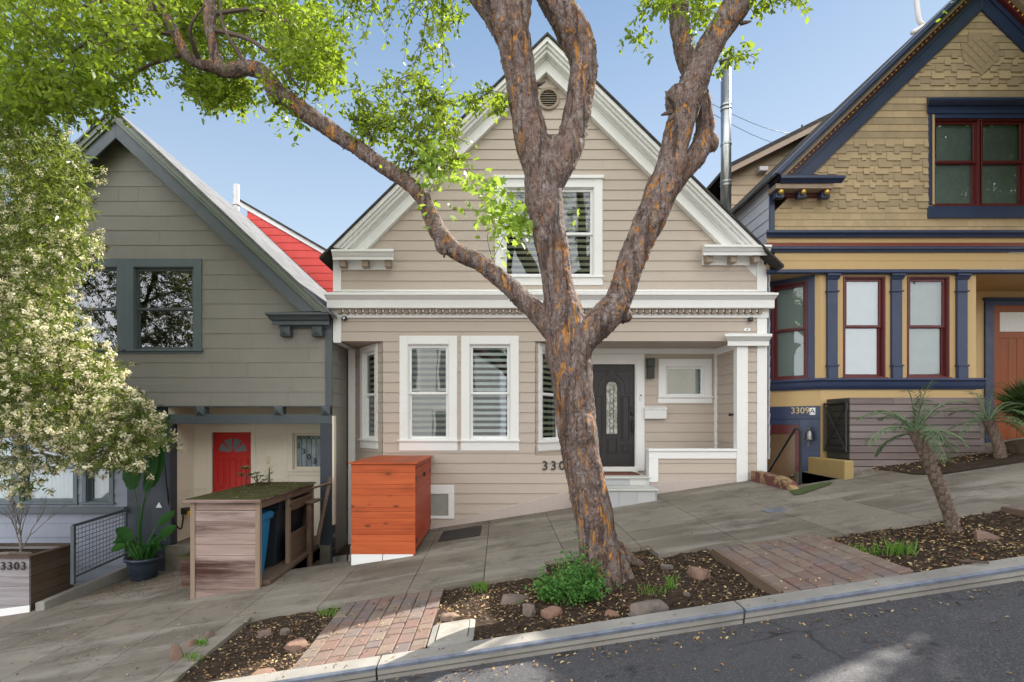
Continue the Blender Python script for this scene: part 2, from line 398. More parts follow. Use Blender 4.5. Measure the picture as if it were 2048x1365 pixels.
# blue and tan house
t = NT('tan_shingle_paint')
b = t.mix(t.tone(), (0.33, 0.245, 0.15), (0.51, 0.375, 0.21)); b = t.mix(t.ramp(t.noise(1.1, 6), 0.4, 0.7, 0, 0.35), b, (0.22, 0.18, 0.12))
t.color(b); t.set(0.75); t.bump(t.noise(50, 5, 0.6, t.map((3, 3, 0.4))), 0.3, 0.004); M['tan_shingle'] = t.m
M['tan'] = paint('mustard_tan_paint', (0.53, 0.355, 0.155), (0.43, 0.30, 0.14), tv=0.1, wear=0.25)
M['navy'] = paint('navy_paint', (0.022, 0.036, 0.085), (0.045, 0.06, 0.11), tv=0.1, wear=0.3, rough=0.42)
M['maroon'] = paint('maroon_paint', (0.105, 0.014, 0.014), (0.07, 0.010, 0.010), tv=0.1, wear=0.3, rough=0.4)
M['rust'] = paint('brick_red_paint', (0.19, 0.035, 0.018), tv=0.1)
M['taupe'] = paint('taupe_paint', (0.33, 0.24, 0.17), tv=0.1)
M['gold'] = plain('gold_leaf', (0.75, 0.50, 0.12), 0.3, 0.7)
M['white_siding'] = paint('white_side_siding', (0.66, 0.66, 0.72), (0.5, 0.5, 0.56), tv=0.1)
M['varnish'] = wood('varnished_oak', [(0.30, 0.085, 0.025), (0.20, 0.05, 0.015), (0.26, 0.09, 0.03)], 'z', 0.4, 14)
M['paper'] = plain('patterned_paper', (0.72, 0.70, 0.66), 0.8, var=0.15, nscale=30)
M['tan_back'] = paint('tan_clapboard_paint', (0.50, 0.37, 0.24), (0.4, 0.29, 0.18), tv=0.2, wear=0.3)
M['steel'] = plain('galvanised_steel', (0.42, 0.43, 0.42), 0.28, 0.9, var=0.3, nscale=5)
M['pewter'] = plain('aged_pewter', (0.26, 0.25, 0.24), 0.35, 0.9, var=0.4)
M['pipe_white'] = plain('white_pipe', (0.6, 0.57, 0.55), 0.5)
M['wire'] = plain('pale_wire', (0.35, 0.42, 0.5), 0.6)
# wood things
M['orange_wood'] = wood('orange_stained_pine', [(0.50, 0.105, 0.030), (0.30, 0.045, 0.014), (0.56, 0.135, 0.045)], 'x', 0.55, 20, knots=True, bump=0.2)
M['orange_wood_y'] = wood('red_stained_pine_doors', [(0.36, 0.045, 0.016), (0.26, 0.03, 0.01), (0.42, 0.07, 0.03)], 'y', 0.6, 16, bump=0.3, wearcol=(0.42, 0.16, 0.10), wear=0.35)
M['old_wood'] = wood('weathered_redwood', [(0.38, 0.28, 0.24), (0.22, 0.14, 0.11), (0.46, 0.37, 0.34)], 'x', 0.85, 16, wearcol=(0.060, 0.024, 0.018), wear=1.0)
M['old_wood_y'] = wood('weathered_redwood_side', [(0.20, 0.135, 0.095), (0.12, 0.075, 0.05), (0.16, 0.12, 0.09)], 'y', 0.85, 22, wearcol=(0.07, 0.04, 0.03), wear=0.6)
M['post_wood'] = wood('weathered_post', [(0.28, 0.20, 0.14), (0.19, 0.13, 0.09), (0.3, 0.24, 0.19)], 'z', 0.85, 20)
M['slat_wood'] = wood('silvered_slats', [(0.20, 0.165, 0.155), (0.14, 0.11, 0.105), (0.28, 0.235, 0.22)], 'x', 0.85, 20, wearcol=(0.12, 0.075, 0.06), wear=0.5)
M['slat_side'] = wood('dark_side_slats', [(0.07, 0.065, 0.05), (0.045, 0.04, 0.035), (0.09, 0.08, 0.06)], 'y', 0.85, 20)  # side slats much darker than the front ones
M['planter_front'] = wood('bleached_planter_boards', [(0.34, 0.32, 0.33), (0.2, 0.17, 0.17), (0.42, 0.40, 0.41)], 'x', 0.85, 20, wearcol=(0.14, 0.10, 0.10), wear=0.5)
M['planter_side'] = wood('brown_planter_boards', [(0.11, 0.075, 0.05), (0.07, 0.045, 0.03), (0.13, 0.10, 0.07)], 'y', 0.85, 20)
t = NT('mossy_felt'); b = t.mix(t.ramp(t.noise(5, 8), 0.35, 0.65), (0.055, 0.062, 0.020), (0.10, 0.085, 0.04)); b = t.mix(t.ramp(t.noise(60, 3), 0.62, 0.7), b, (0.13, 0.12, 0.05)); t.color(b); t.set(0.95, spec=0.1); t.bump(t.noise(40), 0.6, 0.01); M['moss'] = t.m
M['blue_bin'] = plain('blue_plastic', (0.010, 0.19, 0.40), 0.4, var=0.15)
M['green_bin'] = plain('green_plastic', (0.02, 0.17, 0.10), 0.4)
M['black_bin'] = plain('dark_grey_plastic', (0.018, 0.022, 0.032), 0.45)
M['glaze'] = plain('blue_glaze', (0.035, 0.05, 0.075), 0.25, var=0.5, nscale=4)
M['yellow'] = plain('yellow_plastic', (0.7, 0.4, 0.03), 0.4)
# ground
t = NT('asphalt')
b = t.mix(t.ramp(t.noise(260, 3), 0.45, 0.75), (0.034, 0.032, 0.036), (0.125, 0.12, 0.128))
b = t.mix(t.ramp(t.voro(130, out='Color'), 0.6, 0.95, 0, 0.45), b, (0.26, 0.25, 0.25)); b = t.mix(t.ramp(t.noise(0.8, 6), 0.35, 0.7, 0, 0.5), b, (0.075, 0.072, 0.078))
b = t.mix(t.ramp(t.noise(2.6, 10, 0.75), 0.56, 0.64, 0, 0.85), b, (0.016, 0.015, 0.018))
ck = t.math('MULTIPLY', t.ramp(t.voro(0.9, 'DISTANCE_TO_EDGE', t.noisevec(1.6, 0.35)), 0.004, 0.012, 0.8, 0), t.ramp(t.noise(0.6, 3), 0.48, 0.6))
b = t.mix(ck, b, (0.012, 0.011, 0.012))
t.color(b); t.set(t.ramp(t.noise(2, 5), 0.3, 0.7, 0.6, 0.9), spec=0.35); t.bump(t.noise(220, 3), 0.6, 0.006); M['asphalt'] = t.m
t = NT('pavement_concrete')
b = t.mix(t.ramp(t.noise(1.1, 7), 0.35, 0.68), (0.182, 0.153, 0.120), (0.098, 0.081, 0.062))
b = t.mix(t.ramp(t.noise(1.5, 8, 0.6, t.map((0.28, 1.7, 1), loc=(0, .4, 0))), 0.52, 0.62, 0, 0.75), b, (0.27, 0.245, 0.21))
b = t.mix(t.ramp(t.tone(), 0, 1, 0, 0.6), b, (0.25, 0.222, 0.18))
b = t.mix(t.ramp(t.noise(1.7, 10, 0.75, t.map((1, 1.3, 1))), 0.50, 0.66, 0, 0.7), b, (0.066, 0.055, 0.043))
b = t.mix(t.ramp(t.noise(120, 4, 0.7), 0.52, 0.7, 0, 0.45), b, (0.36, 0.33, 0.28))
b = t.mix(t.ramp(t.voro(9), 0.02, 0.05, 0.5, 0), b, (0.06, 0.055, 0.045))
t.color(b); t.set(0.88, spec=0.25); t.bump(t.noise(110, 5), 0.35, 0.006); M['concrete'] = t.m
t = NT('kerb_concrete')
b = t.mix(t.ramp(t.noise(1.6, 7), 0.35, 0.65), (0.30, 0.28, 0.25), (0.20, 0.185, 0.165)); b = t.mix(t.ramp(t.noise(140, 2), 0.5, 0.75, 0, 0.5), b, (0.13, 0.12, 0.11))
t.color(b); t.set(0.85); t.bump(t.noise(90, 5), 0.5, 0.006); M['kerb'] = t.m
M['kerb_steel'] = plain('blue_grey_steel_strip', (0.17, 0.19, 0.24), 0.5, 0.2, var=0.5, nscale=9)
t = NT('soil')
b = t.mix(t.ramp(t.noise(14, 9, 0.7), 0.35, 0.65), (0.075, 0.052, 0.036), (0.030, 0.021, 0.015)); b = t.mix(t.ramp(t.noise(90, 4), 0.6, 0.72), b, (0.11, 0.075, 0.045))
t.color(b); t.set(0.97, spec=0.1); t.bump(t.noise(35, 9, 0.75), 1.0, 0.03); M['soil'] = t.m
t = NT('brick_pavers')
cr = t.n.new("ShaderNodeValToRGB"); t.lk(t.tone(), cr.inputs[0]); e = cr.color_ramp
for i, (p, c) in enumerate([(0.0, (0.17, 0.135, 0.11)), (0.25, (0.185, 0.115, 0.095)), (0.5, (0.145, 0.115, 0.115)), (0.72, (0.20, 0.155, 0.12)), (1.0, (0.175, 0.10, 0.085))]):
    el_ = e.elements[i] if i < 2 else e.elements.new(p)
    el_.position = p; el_.color = (*c, 1)
b = t.mix(t.ramp(t.noise(5, 7), 0.35, 0.7, 0, 0.5), cr.outputs[0], (0.10, 0.085, 0.07)); b = t.mix(t.ramp(t.noise(150, 3), 0.5, 0.8, 0, 0.3), b, (0.4, 0.33, 0.27))
t.color(b); t.set(0.88, spec=0.2); t.bump(t.noise(80, 6), 0.5, 0.006); M['paver'] = t.m
t = NT('rock'); b = t.mix(t.ramp(t.noise(5, 8), 0.35, 0.65), (0.22, 0.17, 0.14), (0.11, 0.095, 0.085)); b = t.mix(t.tone(), b, (0.24, 0.13, 0.085)); t.color(b); t.set(0.9, spec=0.2); t.bump(t.noise(25, 9, 0.7), 0.8, 0.02); M['rock'] = t.m
M['grate'] = plain('dark_rubber_mat', (0.03, 0.027, 0.024), 0.8, 0.0, var=0.5, nscale=30, bump=0.8, bscale=60)
M['lid'] = plain('pale_concrete_lid', (0.32, 0.29, 0.25), 0.85, var=0.35, nscale=9, bump=0.4, bscale=60)
M['moss_green'] = plain('pavement_moss', (0.06, 0.085, 0.015), 0.95, var=0.4, nscale=15, bump=0.8, bscale=90)
# bark
t = NT('peeling_bark')
vs = t.map((1, 1, 0.42))
n1 = t.noise(11, 9, 0.7, vs, 1.2)
wv = t.n.new("ShaderNodeVectorMath"); wv.operation = 'MULTIPLY_ADD'; nz = t.n.new("ShaderNodeTexNoise"); nz.inputs["Scale"].default_value = 7; nz.inputs["Detail"].default_value = 4; t.lk(vs, nz.inputs["Vector"])
t.lk(nz.outputs["Color"], wv.inputs[0]); wv.inputs[1].default_value = (0.22, 0.22, 0.22); t.lk(vs, wv.inputs[2])
plates = t.voro(17, 'DISTANCE_TO_EDGE', wv.outputs[0])
pc = t.n.new("ShaderNodeSeparateColor"); pv = t.voro(17, 'F1', wv.outputs[0], "Color"); t.lk(pv, pc.inputs[0])
b = t.mix(t.ramp(n1, 0.38, 0.6), (0.085, 0.052, 0.040), (0.235, 0.182, 0.160))
b = t.mix(t.ramp(t.noise(26, 5, 0.6, t.map((1, 1, 0.6), loc=(3, 0, 0)), 1.0), 0.54, 0.62, 0, 0.5), b, (0.33, 0.29, 0.28))
b = t.mix(t.math('MULTIPLY', t.ramp(pc.outputs[1], 0.5, 0.9, 0, 0.5), t.ramp(n1, 0.3, 0.6)), b, (0.15, 0.065, 0.035))
om = t.math('MULTIPLY', t.ramp(t.noise(13, 5, 0.6, t.map((1, 1, 0.3), loc=(5, 2, 1)), 1.3), 0.56, 0.60), t.ramp(t.noise(1.3, 2, vec=t.map(loc=(9, 1, 4))), 0.36, 0.56))
b = t.mix(t.math('MULTIPLY', om, 0.9), b, t.mix(t.noise(40, 3), (0.62, 0.29, 0.06), (0.34, 0.13, 0.035)))
fis = t.ramp(t.noise(15, 6, 0.6, t.map((1, 1, 0.07), loc=(2, 7, 0)), 0.4), 0.36, 0.44, 1, 0)
b = t.mix(t.math('MULTIPLY', fis, 0.65), b, (0.035, 0.020, 0.015))
b = t.mix(t.ramp(plates, 0.0, 0.05, 0.35, 0), b, (0.04, 0.024, 0.018))
t.color(b); t.set(0.85, spec=0.25)
h = t.math('ADD', t.math('MULTIPLY', t.ramp(plates, 0, 0.10), 0.35), t.math('MULTIPLY', n1, 1.3)); h = t.math('ADD', h, t.math('MULTIPLY', t.noise(60, 6, 0.7, vs), 0.5)); h = t.math('SUBTRACT', h, t.math('MULTIPLY', om, 0.4)); h = t.math('SUBTRACT', h, t.math('MULTIPLY', fis, 0.7))
t.bump(h, 0.9, 0.024); M['bark'] = t.m
M['twig'] = plain('twig_bark', (0.11, 0.075, 0.055), 0.85, var=0.4)
M['sapling'] = plain('grey_twig', (0.19, 0.165, 0.145), 0.85, var=0.3)
M['leaf'] = leafmat('tree_leaf', (0.018, 0.055, 0.009), (0.19, 0.29, 0.03), (0.25, 0.32, 0.05), 0.5, tcol=(0.40, 0.52, 0.03))
M['leaf_new'] = leafmat('young_leaf', (0.17, 0.30, 0.04), (0.33, 0.45, 0.09), None, 0.5, tcol=(0.45, 0.6, 0.06))
M['leaf_dark'] = leafmat('narrow_evergreen_leaf', (0.025, 0.052, 0.012), (0.14, 0.19, 0.035), (0.07, 0.085, 0.025), 0.42, rough=0.3, tcol=(0.34, 0.42, 0.05))
M['blossom'] = leafmat('cream_blossom', (0.70, 0.62, 0.36), (0.86, 0.83, 0.66), None, 0.4, rough=0.7)
M['leaf_big'] = leafmat('broad_leaf', (0.035, 0.12, 0.03), (0.07, 0.20, 0.04), None, 0.35, rough=0.3)
M['palm_leaf'] = leafmat('palm_leaflet', (0.08, 0.14, 0.06), (0.17, 0.24, 0.12), None, 0.25, rough=0.35)
M['grass'] = leafmat('grass_blade', (0.10, 0.22, 0.03), (0.19, 0.33, 0.05), None, 0.4)
M['shrub'] = leafmat('weed_leaf', (0.05, 0.16, 0.03), (0.12, 0.27, 0.05), None, 0.35)
M['succ'] = leafmat('succulent_leaf', (0.10, 0.17, 0.06), (0.22, 0.27, 0.08), None, 0.15)
M['succ_yellow'] = leafmat('yellow_flower_head', (0.42, 0.42, 0.02), (0.60, 0.55, 0.03), None, 0.2)
t = NT('fallen_leaf')
cr = t.n.new("ShaderNodeValToRGB"); t.lk(t.tone(), cr.inputs[0]); e = cr.color_ramp
for i, (p, c) in enumerate([(0.0, (0.10, 0.055, 0.03)), (0.35, (0.16, 0.095, 0.05)), (0.62, (0.30, 0.20, 0.09)), (0.85, (0.48, 0.38, 0.19)), (1.0, (0.36, 0.15, 0.06))]):
    el_ = e.elements[i] if i < 2 else e.elements.new(p)
    el_.position = p; el_.color = (*c, 1)
t.color(cr.outputs[0]); t.set(0.8, spec=0.2); M['litter'] = t.m
# ---------------- ground, road, pavement ----------------
KY0, KY1 = 4.42, 4.61                                # kerb front and back
VOIDS = [(-3.12, -2.13, 8.42, 9.95), (4.52, 5.27, 8.85, 10.15)]   # sunken corners beside the houses
def sheet(name, xs, ys, zf, mat, kind='structure', skip=(), tone=0.5, label=None, jitter=None):
    mb = MB()
    for i in range(len(xs) - 1):
        for j in range(len(ys) - 1):
            cx, cy = (xs[i] + xs[i + 1]) / 2, (ys[j] + ys[j + 1]) / 2
            if any(a < cx < b and c < cy < d for a, b, c, d in skip): continue
            mb.add([(x, y, zf(x, y)) for x, y in ((xs[i], ys[j]), (xs[i + 1], ys[j]), (xs[i + 1], ys[j + 1]), (xs[i], ys[j + 1]))], [(0, 1, 2, 3)], tone)
    return mb.build(name, mat, fix=False, kind=kind)
sheet('ground', [-160, -60, -12, -3.12, -2.13, 4.52, 5.27, 12, 60, 160], [-160, -40, 4.5, 8.42, 8.85, 9.95, 10.15, 40, 160], lambda x, y: gz(x, y) - 0.22, M['soil'], skip=VOIDS)
def roadz(x, y): return gz(x, KY0) - 0.105 + 0.02 * min(4.42 - y, 4) - (0.02 * max(0, (0.42 - y)) if y < 0.42 else 0)
sheet('road', list(np.arange(-60, 61, 4.0)), [-4.0, -2, 0.42, 2.4, 3.6, 4.43], roadz, M['asphalt'])
sheet('far_pavement', [-60, 60], [-8.5, -4.0], lambda x, y: gz(x, 4) - 0.04, M['concrete'])
# kerb stones with a steel edge strip
mb = MB(); st = MB()
for k in range(-9, 12):
    x0, x1 = -0.96 + 2.86 * k + 0.008, -0.96 + 2.86 * (k + 1) - 0.008
    def kp(y, dz): return [(x, y, gz(x, y) + dz) for x in (x0, x1)]
    prof = [(KY0 + 0.012, -0.3), (KY0 + 0.012, -0.075), (KY0, -0.06), (KY0, -0.004), (KY0 + 0.022, 0.012), (KY1, 0.014), (KY1, -0.3)]
    pts = [(x, y, gz(x, y) + dz) for x in (x0, x1) for y, dz in prof]; n = len(prof)
    mb.add(pts, [tuple(range(n)), tuple(range(n, 2 * n))[::-1]] + [(i, (i + 1) % n, n + (i + 1) % n, n + i) for i in range(n)], rng.random())
    prof = [(KY0 - 0.004, -0.022), (KY0 - 0.004, -0.002), (KY0 + 0.010, 0.009), (KY0 + 0.016, 0.0105), (KY0 + 0.016, 0.002), (KY0 + 0.006, -0.01)]
    pts = [(x, y, gz(x, y) + dz) for x in (x0, x1) for y, dz in prof]; n = len(prof)
    st.add(pts, [tuple(range(n)), tuple(range(n, 2 * n))[::-1]] + [(i, (i + 1) % n, n + (i + 1) % n, n + i) for i in range(n)], rng.random())
kerb = mb.build('kerb', M['kerb'], kind='structure')
st.build('steel_edge', M['kerb_steel'], kerb)
# pavement slabs
xs = sorted([-0.14 + 0.93 * k + rng.uniform(-0.06, 0.06) for k in range(-12, 13)])
extra = [-2.75, -1.71, 0.52, 1.75, 2.27, 3.38, -3.12, -2.13, 4.52, 5.27, 5.24, 6.45]
def back_of_bed(x):
    if x < -2.75: return KY1
    if 0.52 < x < 1.75: return 6.72
    if x < 2.27: return 6.28
    if x < 3.38: return 6.12
    return 5.98
mb = MB()
rows = [(KY1, 5.4), (5.4, 6.4), (6.4, 7.55), (7.55, 8.7), (8.7, 9.95)]
slabtone = {}
allx = sorted(set(xs + extra))
for i in range(len(allx) - 1):
    a, b = allx[i], allx[i + 1]; cx = (a + b) / 2; col = sum(1 for q in xs if q < cx)
    ga = 0.004 if a in xs else 0; gb = 0.004 if b in xs else 0
    for j, (y0, y1) in enumerate(rows):
        lo = max(y0, back_of_bed(cx))
        if lo >= y1 - 0.02: continue
        tone = slabtone.setdefault((col, j), rng.random())
        strips = [(lo, y1)]
        for va, vb, vc, vd in VOIDS:
            if va < cx < vb: strips = [(p, min(q, vc)) for p, q in strips if p < vc]
        for p, q in strips:
            p2 = p + (0.004 if p == y0 and j else 0); q2 = q - (0.004 if q == y1 else 0)
            if q2 - p2 < 0.02: continue
            nx = 2; ny = max(1, int((q2 - p2) / 0.4))
            for ii in range(nx):
                for jj in range(ny):
                    u0 = a + ga + (b - gb - a - ga) * ii / nx; u1 = a + ga + (b - gb - a - ga) * (ii + 1) / nx
                    v0 = p2 + (q2 - p2) * jj / ny; v1 = p2 + (q2 - p2) * (jj + 1) / ny
                    Z = lambda x, y: gz(x, y) + 0.004 * math.sin(x * 1.7 + y) 
                    mb.add([(u0, v0, Z(u0, v0)), (u1, v0, Z(u1, v0)), (u1, v1, Z(u1, v1)), (u0, v1, Z(u0, v1))], [(0, 1, 2, 3)], tone)
            Z = lambda x, y: gz(x, y) + 0.004 * math.sin(x * 1.7 + y)
            for (ax_, ay_, bx_, by_) in ((a + ga, p2, b - gb, p2), (a + ga, q2, b - gb, q2), (a + ga, p2, a + ga, q2), (b - gb, p2, b - gb, q2)):
                mb.add([(ax_, ay_, Z(ax_, ay_)), (bx_, by_, Z(bx_, by_)), (bx_, by_, gz(bx_, by_) - 0.2), (ax_, ay_, gz(ax_, ay_) - 0.2)], [(0, 1, 2, 3)], tone)
mb.build('pavement', M['concrete'], fix=False, kind='structure')
sheet('pavement_joints', [-12, -3.13, -2.12, 4.51, 5.28, 12], [6.73, 8.41, 8.84, 9.95], lambda x, y: gz(x, y) - 0.016, M['soil'], skip=[(-3.13, -2.12, 8.41, 11), (4.51, 5.28, 8.84, 11)])
# sunken corners: walls and floor
mb = MB()
for a, b, c, d in VOIDS:
    zt = lambda x, y: gz(x, y) - 0.005
    for (x0, y0), (x1, y1) in (((a, c), (b, c)), ((b, c), (b, d)), ((a, d), (a, c))):
        mb.add([(x0, y0, zt(x0, y0)), (x1, y1, zt(x1, y1)), (x1, y1, zt(a, c) - 1.1), (x0, y0, zt(a, c) - 1.1)], [(0, 1, 2, 3)])
    mb.add([(a, c, zt(a, c) - 1.1), (b, c, zt(a, c) - 1.1), (b, d + 0.8, zt(a, c) - 1.1), (a, d + 0.8, zt(a, c) - 1.1)], [(0, 1, 2, 3)])
mb.build('sunken_yard', M['concrete'], fix=False, kind='structure')
# planting beds
def soilz(x, y): return gz(x, y) - 0.035 + 0.05 * (mnoise.noise(Vector((x * 1.6, y * 1.6, 0))) ) + 0.02 * mnoise.noise(Vector((x * 9, y * 9, 3))) + 0.06 * math.exp(-((x - 1.15) ** 2 + (y - 5.7) ** 2) / 0.12)
def bed(name, x0, x1, y0, y1, hole=None):
    n = int((x1 - x0) / 0.035); m = int((y1 - y0) / 0.035)
    return sheet(name, list(np.linspace(x0, x1, n)), list(np.linspace(y0, y1, m)), soilz, M['soil'])
bed('planting_bed', -2.74, -1.71, KY1, 6.28); bed('planting_bed', -0.61, 2.27, KY1, 6.28); bed('planting_bed', 0.525, 1.745, 6.28, 6.715); bed('planting_bed', 3.38, 5.24, KY1, 5.98)
# brick paver strips
def pavers(x0, x1, y0, y1, seed, edge=True, lift=0.0):
    rr = random.Random(seed); mb = MB(); n = int(round((x1 - x0) / 0.138)); w = (x1 - x0) / n
    for i in range(n):
        y = y0 - (0.11 if i % 2 else 0)
        while y < y1:
            L = rr.choice([0.21, 0.21, 0.21, 0.14]); a, b = max(y, y0), min(y + L, y1); y += L
            if b - a < 0.03: continue
            u0, u1 = x0 + i * w + 0.004, x0 + (i + 1) * w - 0.004; a += 0.004; b -= 0.004; dz = rr.uniform(-0.004, 0.004) + lift
            c = 0.008; tx = rr.uniform(-.012, .012)
            top = [(u0 + c, a + c), (u1 - c, a + c), (u1 - c, b - c), (u0 + c, b - c)]; mid = [(u0, a), (u1, a), (u1, b), (u0, b)]
            pts = [(x, yy, gz(x, yy) + 0.01 + dz + tx * (x - u0)) for x, yy in top] + [(x, yy, gz(x, yy) + 0.003 + dz) for x, yy in mid] + [(x, yy, gz(x, yy) - 0.08) for x, yy in mid]
            mb.add(pts, [(0, 1, 2, 3)] + [(k, 4 + k, 4 + (k + 1) % 4, (k + 1) % 4) for k in range(4)] + [(4 + k, 8 + k, 8 + (k + 1) % 4, 4 + (k + 1) % 4) for k in range(4)], rr.random())
    o = mb.build('paver_path', M['paver'], kind='structure')
    sheet('sand_joints', [x0, x1], [y0, y1], lambda x, y: gz(x, y) - 0.012 + lift, M['soil'])
    return o
pavers(-1.71, -0.61, KY1, 6.27, 1); pavers(2.30, 3.38, KY1, 6.11, 2, lift=0.015); pavers(5.28, 6.6, KY1, 5.97, 3, lift=0.03)
for x, y1, lf in ((2.285, 6.1, 0.03), (5.262, 5.96, 0.04)):
    mb = MB(); y0 = KY1 + 0.02
    mb.add([(xx, yy, gz(xx, yy) + dz) for dz in (-0.1, lf) for yy in (y0, y1) for xx in (x - 0.016, x + 0.010)], [(0,1,3,2),(4,6,7,5),(0,4,5,1),(2,3,7,6),(0,2,6,4),(1,5,7,3)])
    mb.build('timber_edging', M['old_wood_y'], kind='structure', bevel=0.003)
# mossy patch and leaf bed by the tan house
mb = MB()
cs = [G(*p) for p in ((1578, 984), (1592, 980), (1607, 976), (1640, 968), (1668, 966), (1650, 974), (1628, 982), (1605, 990), (1588, 992))]
mb.add([(c.x, c.y, gz(c.x, c.y) + 0.012) for c in cs], [tuple(range(len(cs)))]); mb.build('moss_patch', M['moss_green'], fix=False, kind='structure')
mb = MB()
cs = [G(*p) for p in ((1740, 938), (1830, 950), (1880, 951), (2100, 918), (2100, 900), (1990, 906))]
mb.add([(c.x, c.y, gz(c.x, c.y) + 0.014) for c in cs], [tuple(range(len(cs)))]); mb.build('soil_strip', M['soil'], fix=False, kind='structure')
# iron-rimmed lid, mat and small plate set in the pavement
def slab_thing(name, corners, z, th, mat, label, cat, bevel=0.01, lift=0):
    mb = MB(); n = len(corners)
    pts = [(c[0], c[1], gz(*c[:2]) + z + lift) for c in corners] + [(c[0], c[1], gz(*c[:2]) + z - th) for c in corners]
    mb.add(pts, [tuple(range(n)), tuple(range(n, 2 * n))[::-1]] + [(i, (i + 1) % n, n + (i + 1) % n, n + i) for i in range(n)])
    return mb.build(name, mat, bevel=bevel, label=label, cat=cat)
def rrect(x0, x1, y0, y1, r, n=4):
    out = []
    for cx, cy, a0 in ((x1 - r, y1 - r, 0), (x0 + r, y1 - r, 90), (x0 + r, y0 + r, 180), (x1 - r, y0 + r, 270)):
        out += [(cx + r * math.cos(R(a0 + 90 * k / n)), cy + r * math.sin(R(a0 + 90 * k / n))) for k in range(n + 1)]
    return out
slab_thing('floor_mat', rrect(-0.95, -0.30, 8.72, 9.5, 0.05), 0.016, 0.012, M['grate'], 'dark ribbed mat lying on the pavement beside the orange cabinet', 'mat', 0.003)
ub = thing('utility_box', (-0.41, 4.86, gz(-0.41, 4.86)), 'pale concrete utility lid in a worn rim, in the bed beside the brick pavers', 'utility box')
mb = MB()
outer = rrect(-0.60, -0.22, 4.635, 5.16, 0.06); inner = rrect(-0.545, -0.265, 4.69, 5.11, 0.035)
n = len(outer); pts = [(x, y, gz(x, y) + 0.006) for x, y in outer] + [(x, y, gz(x, y) + 0.022) for x, y in inner] + [(x, y, gz(x, y) - 0.1) for x, y in outer] + [(x, y, gz(x, y) - 0.1) for x, y in inner]
mb.add(pts, [(i, (i + 1) % n, n + (i + 1) % n, n + i) for i in range(n)] + [(i, (i + 1) % n, 2 * n + (i + 1) % n, 2 * n + i) for i in range(n)])
mb.build('rim', M['kerb'], ub)
lid = slab_thing('lid', rrect(-0.538, -0.272, 4.697, 5.103, 0.03), 0.026, 0.05, M['lid'], None, None, 0.006); adopt(lid, ub)
slab_thing('meter_cover', rrect(3.47, 3.72, 7.35, 7.55, 0.01), 0.012, 0.02, M['kerb_steel'], 'small grey metal cover set flush in the pavement uphill', 'cover', 0.002)
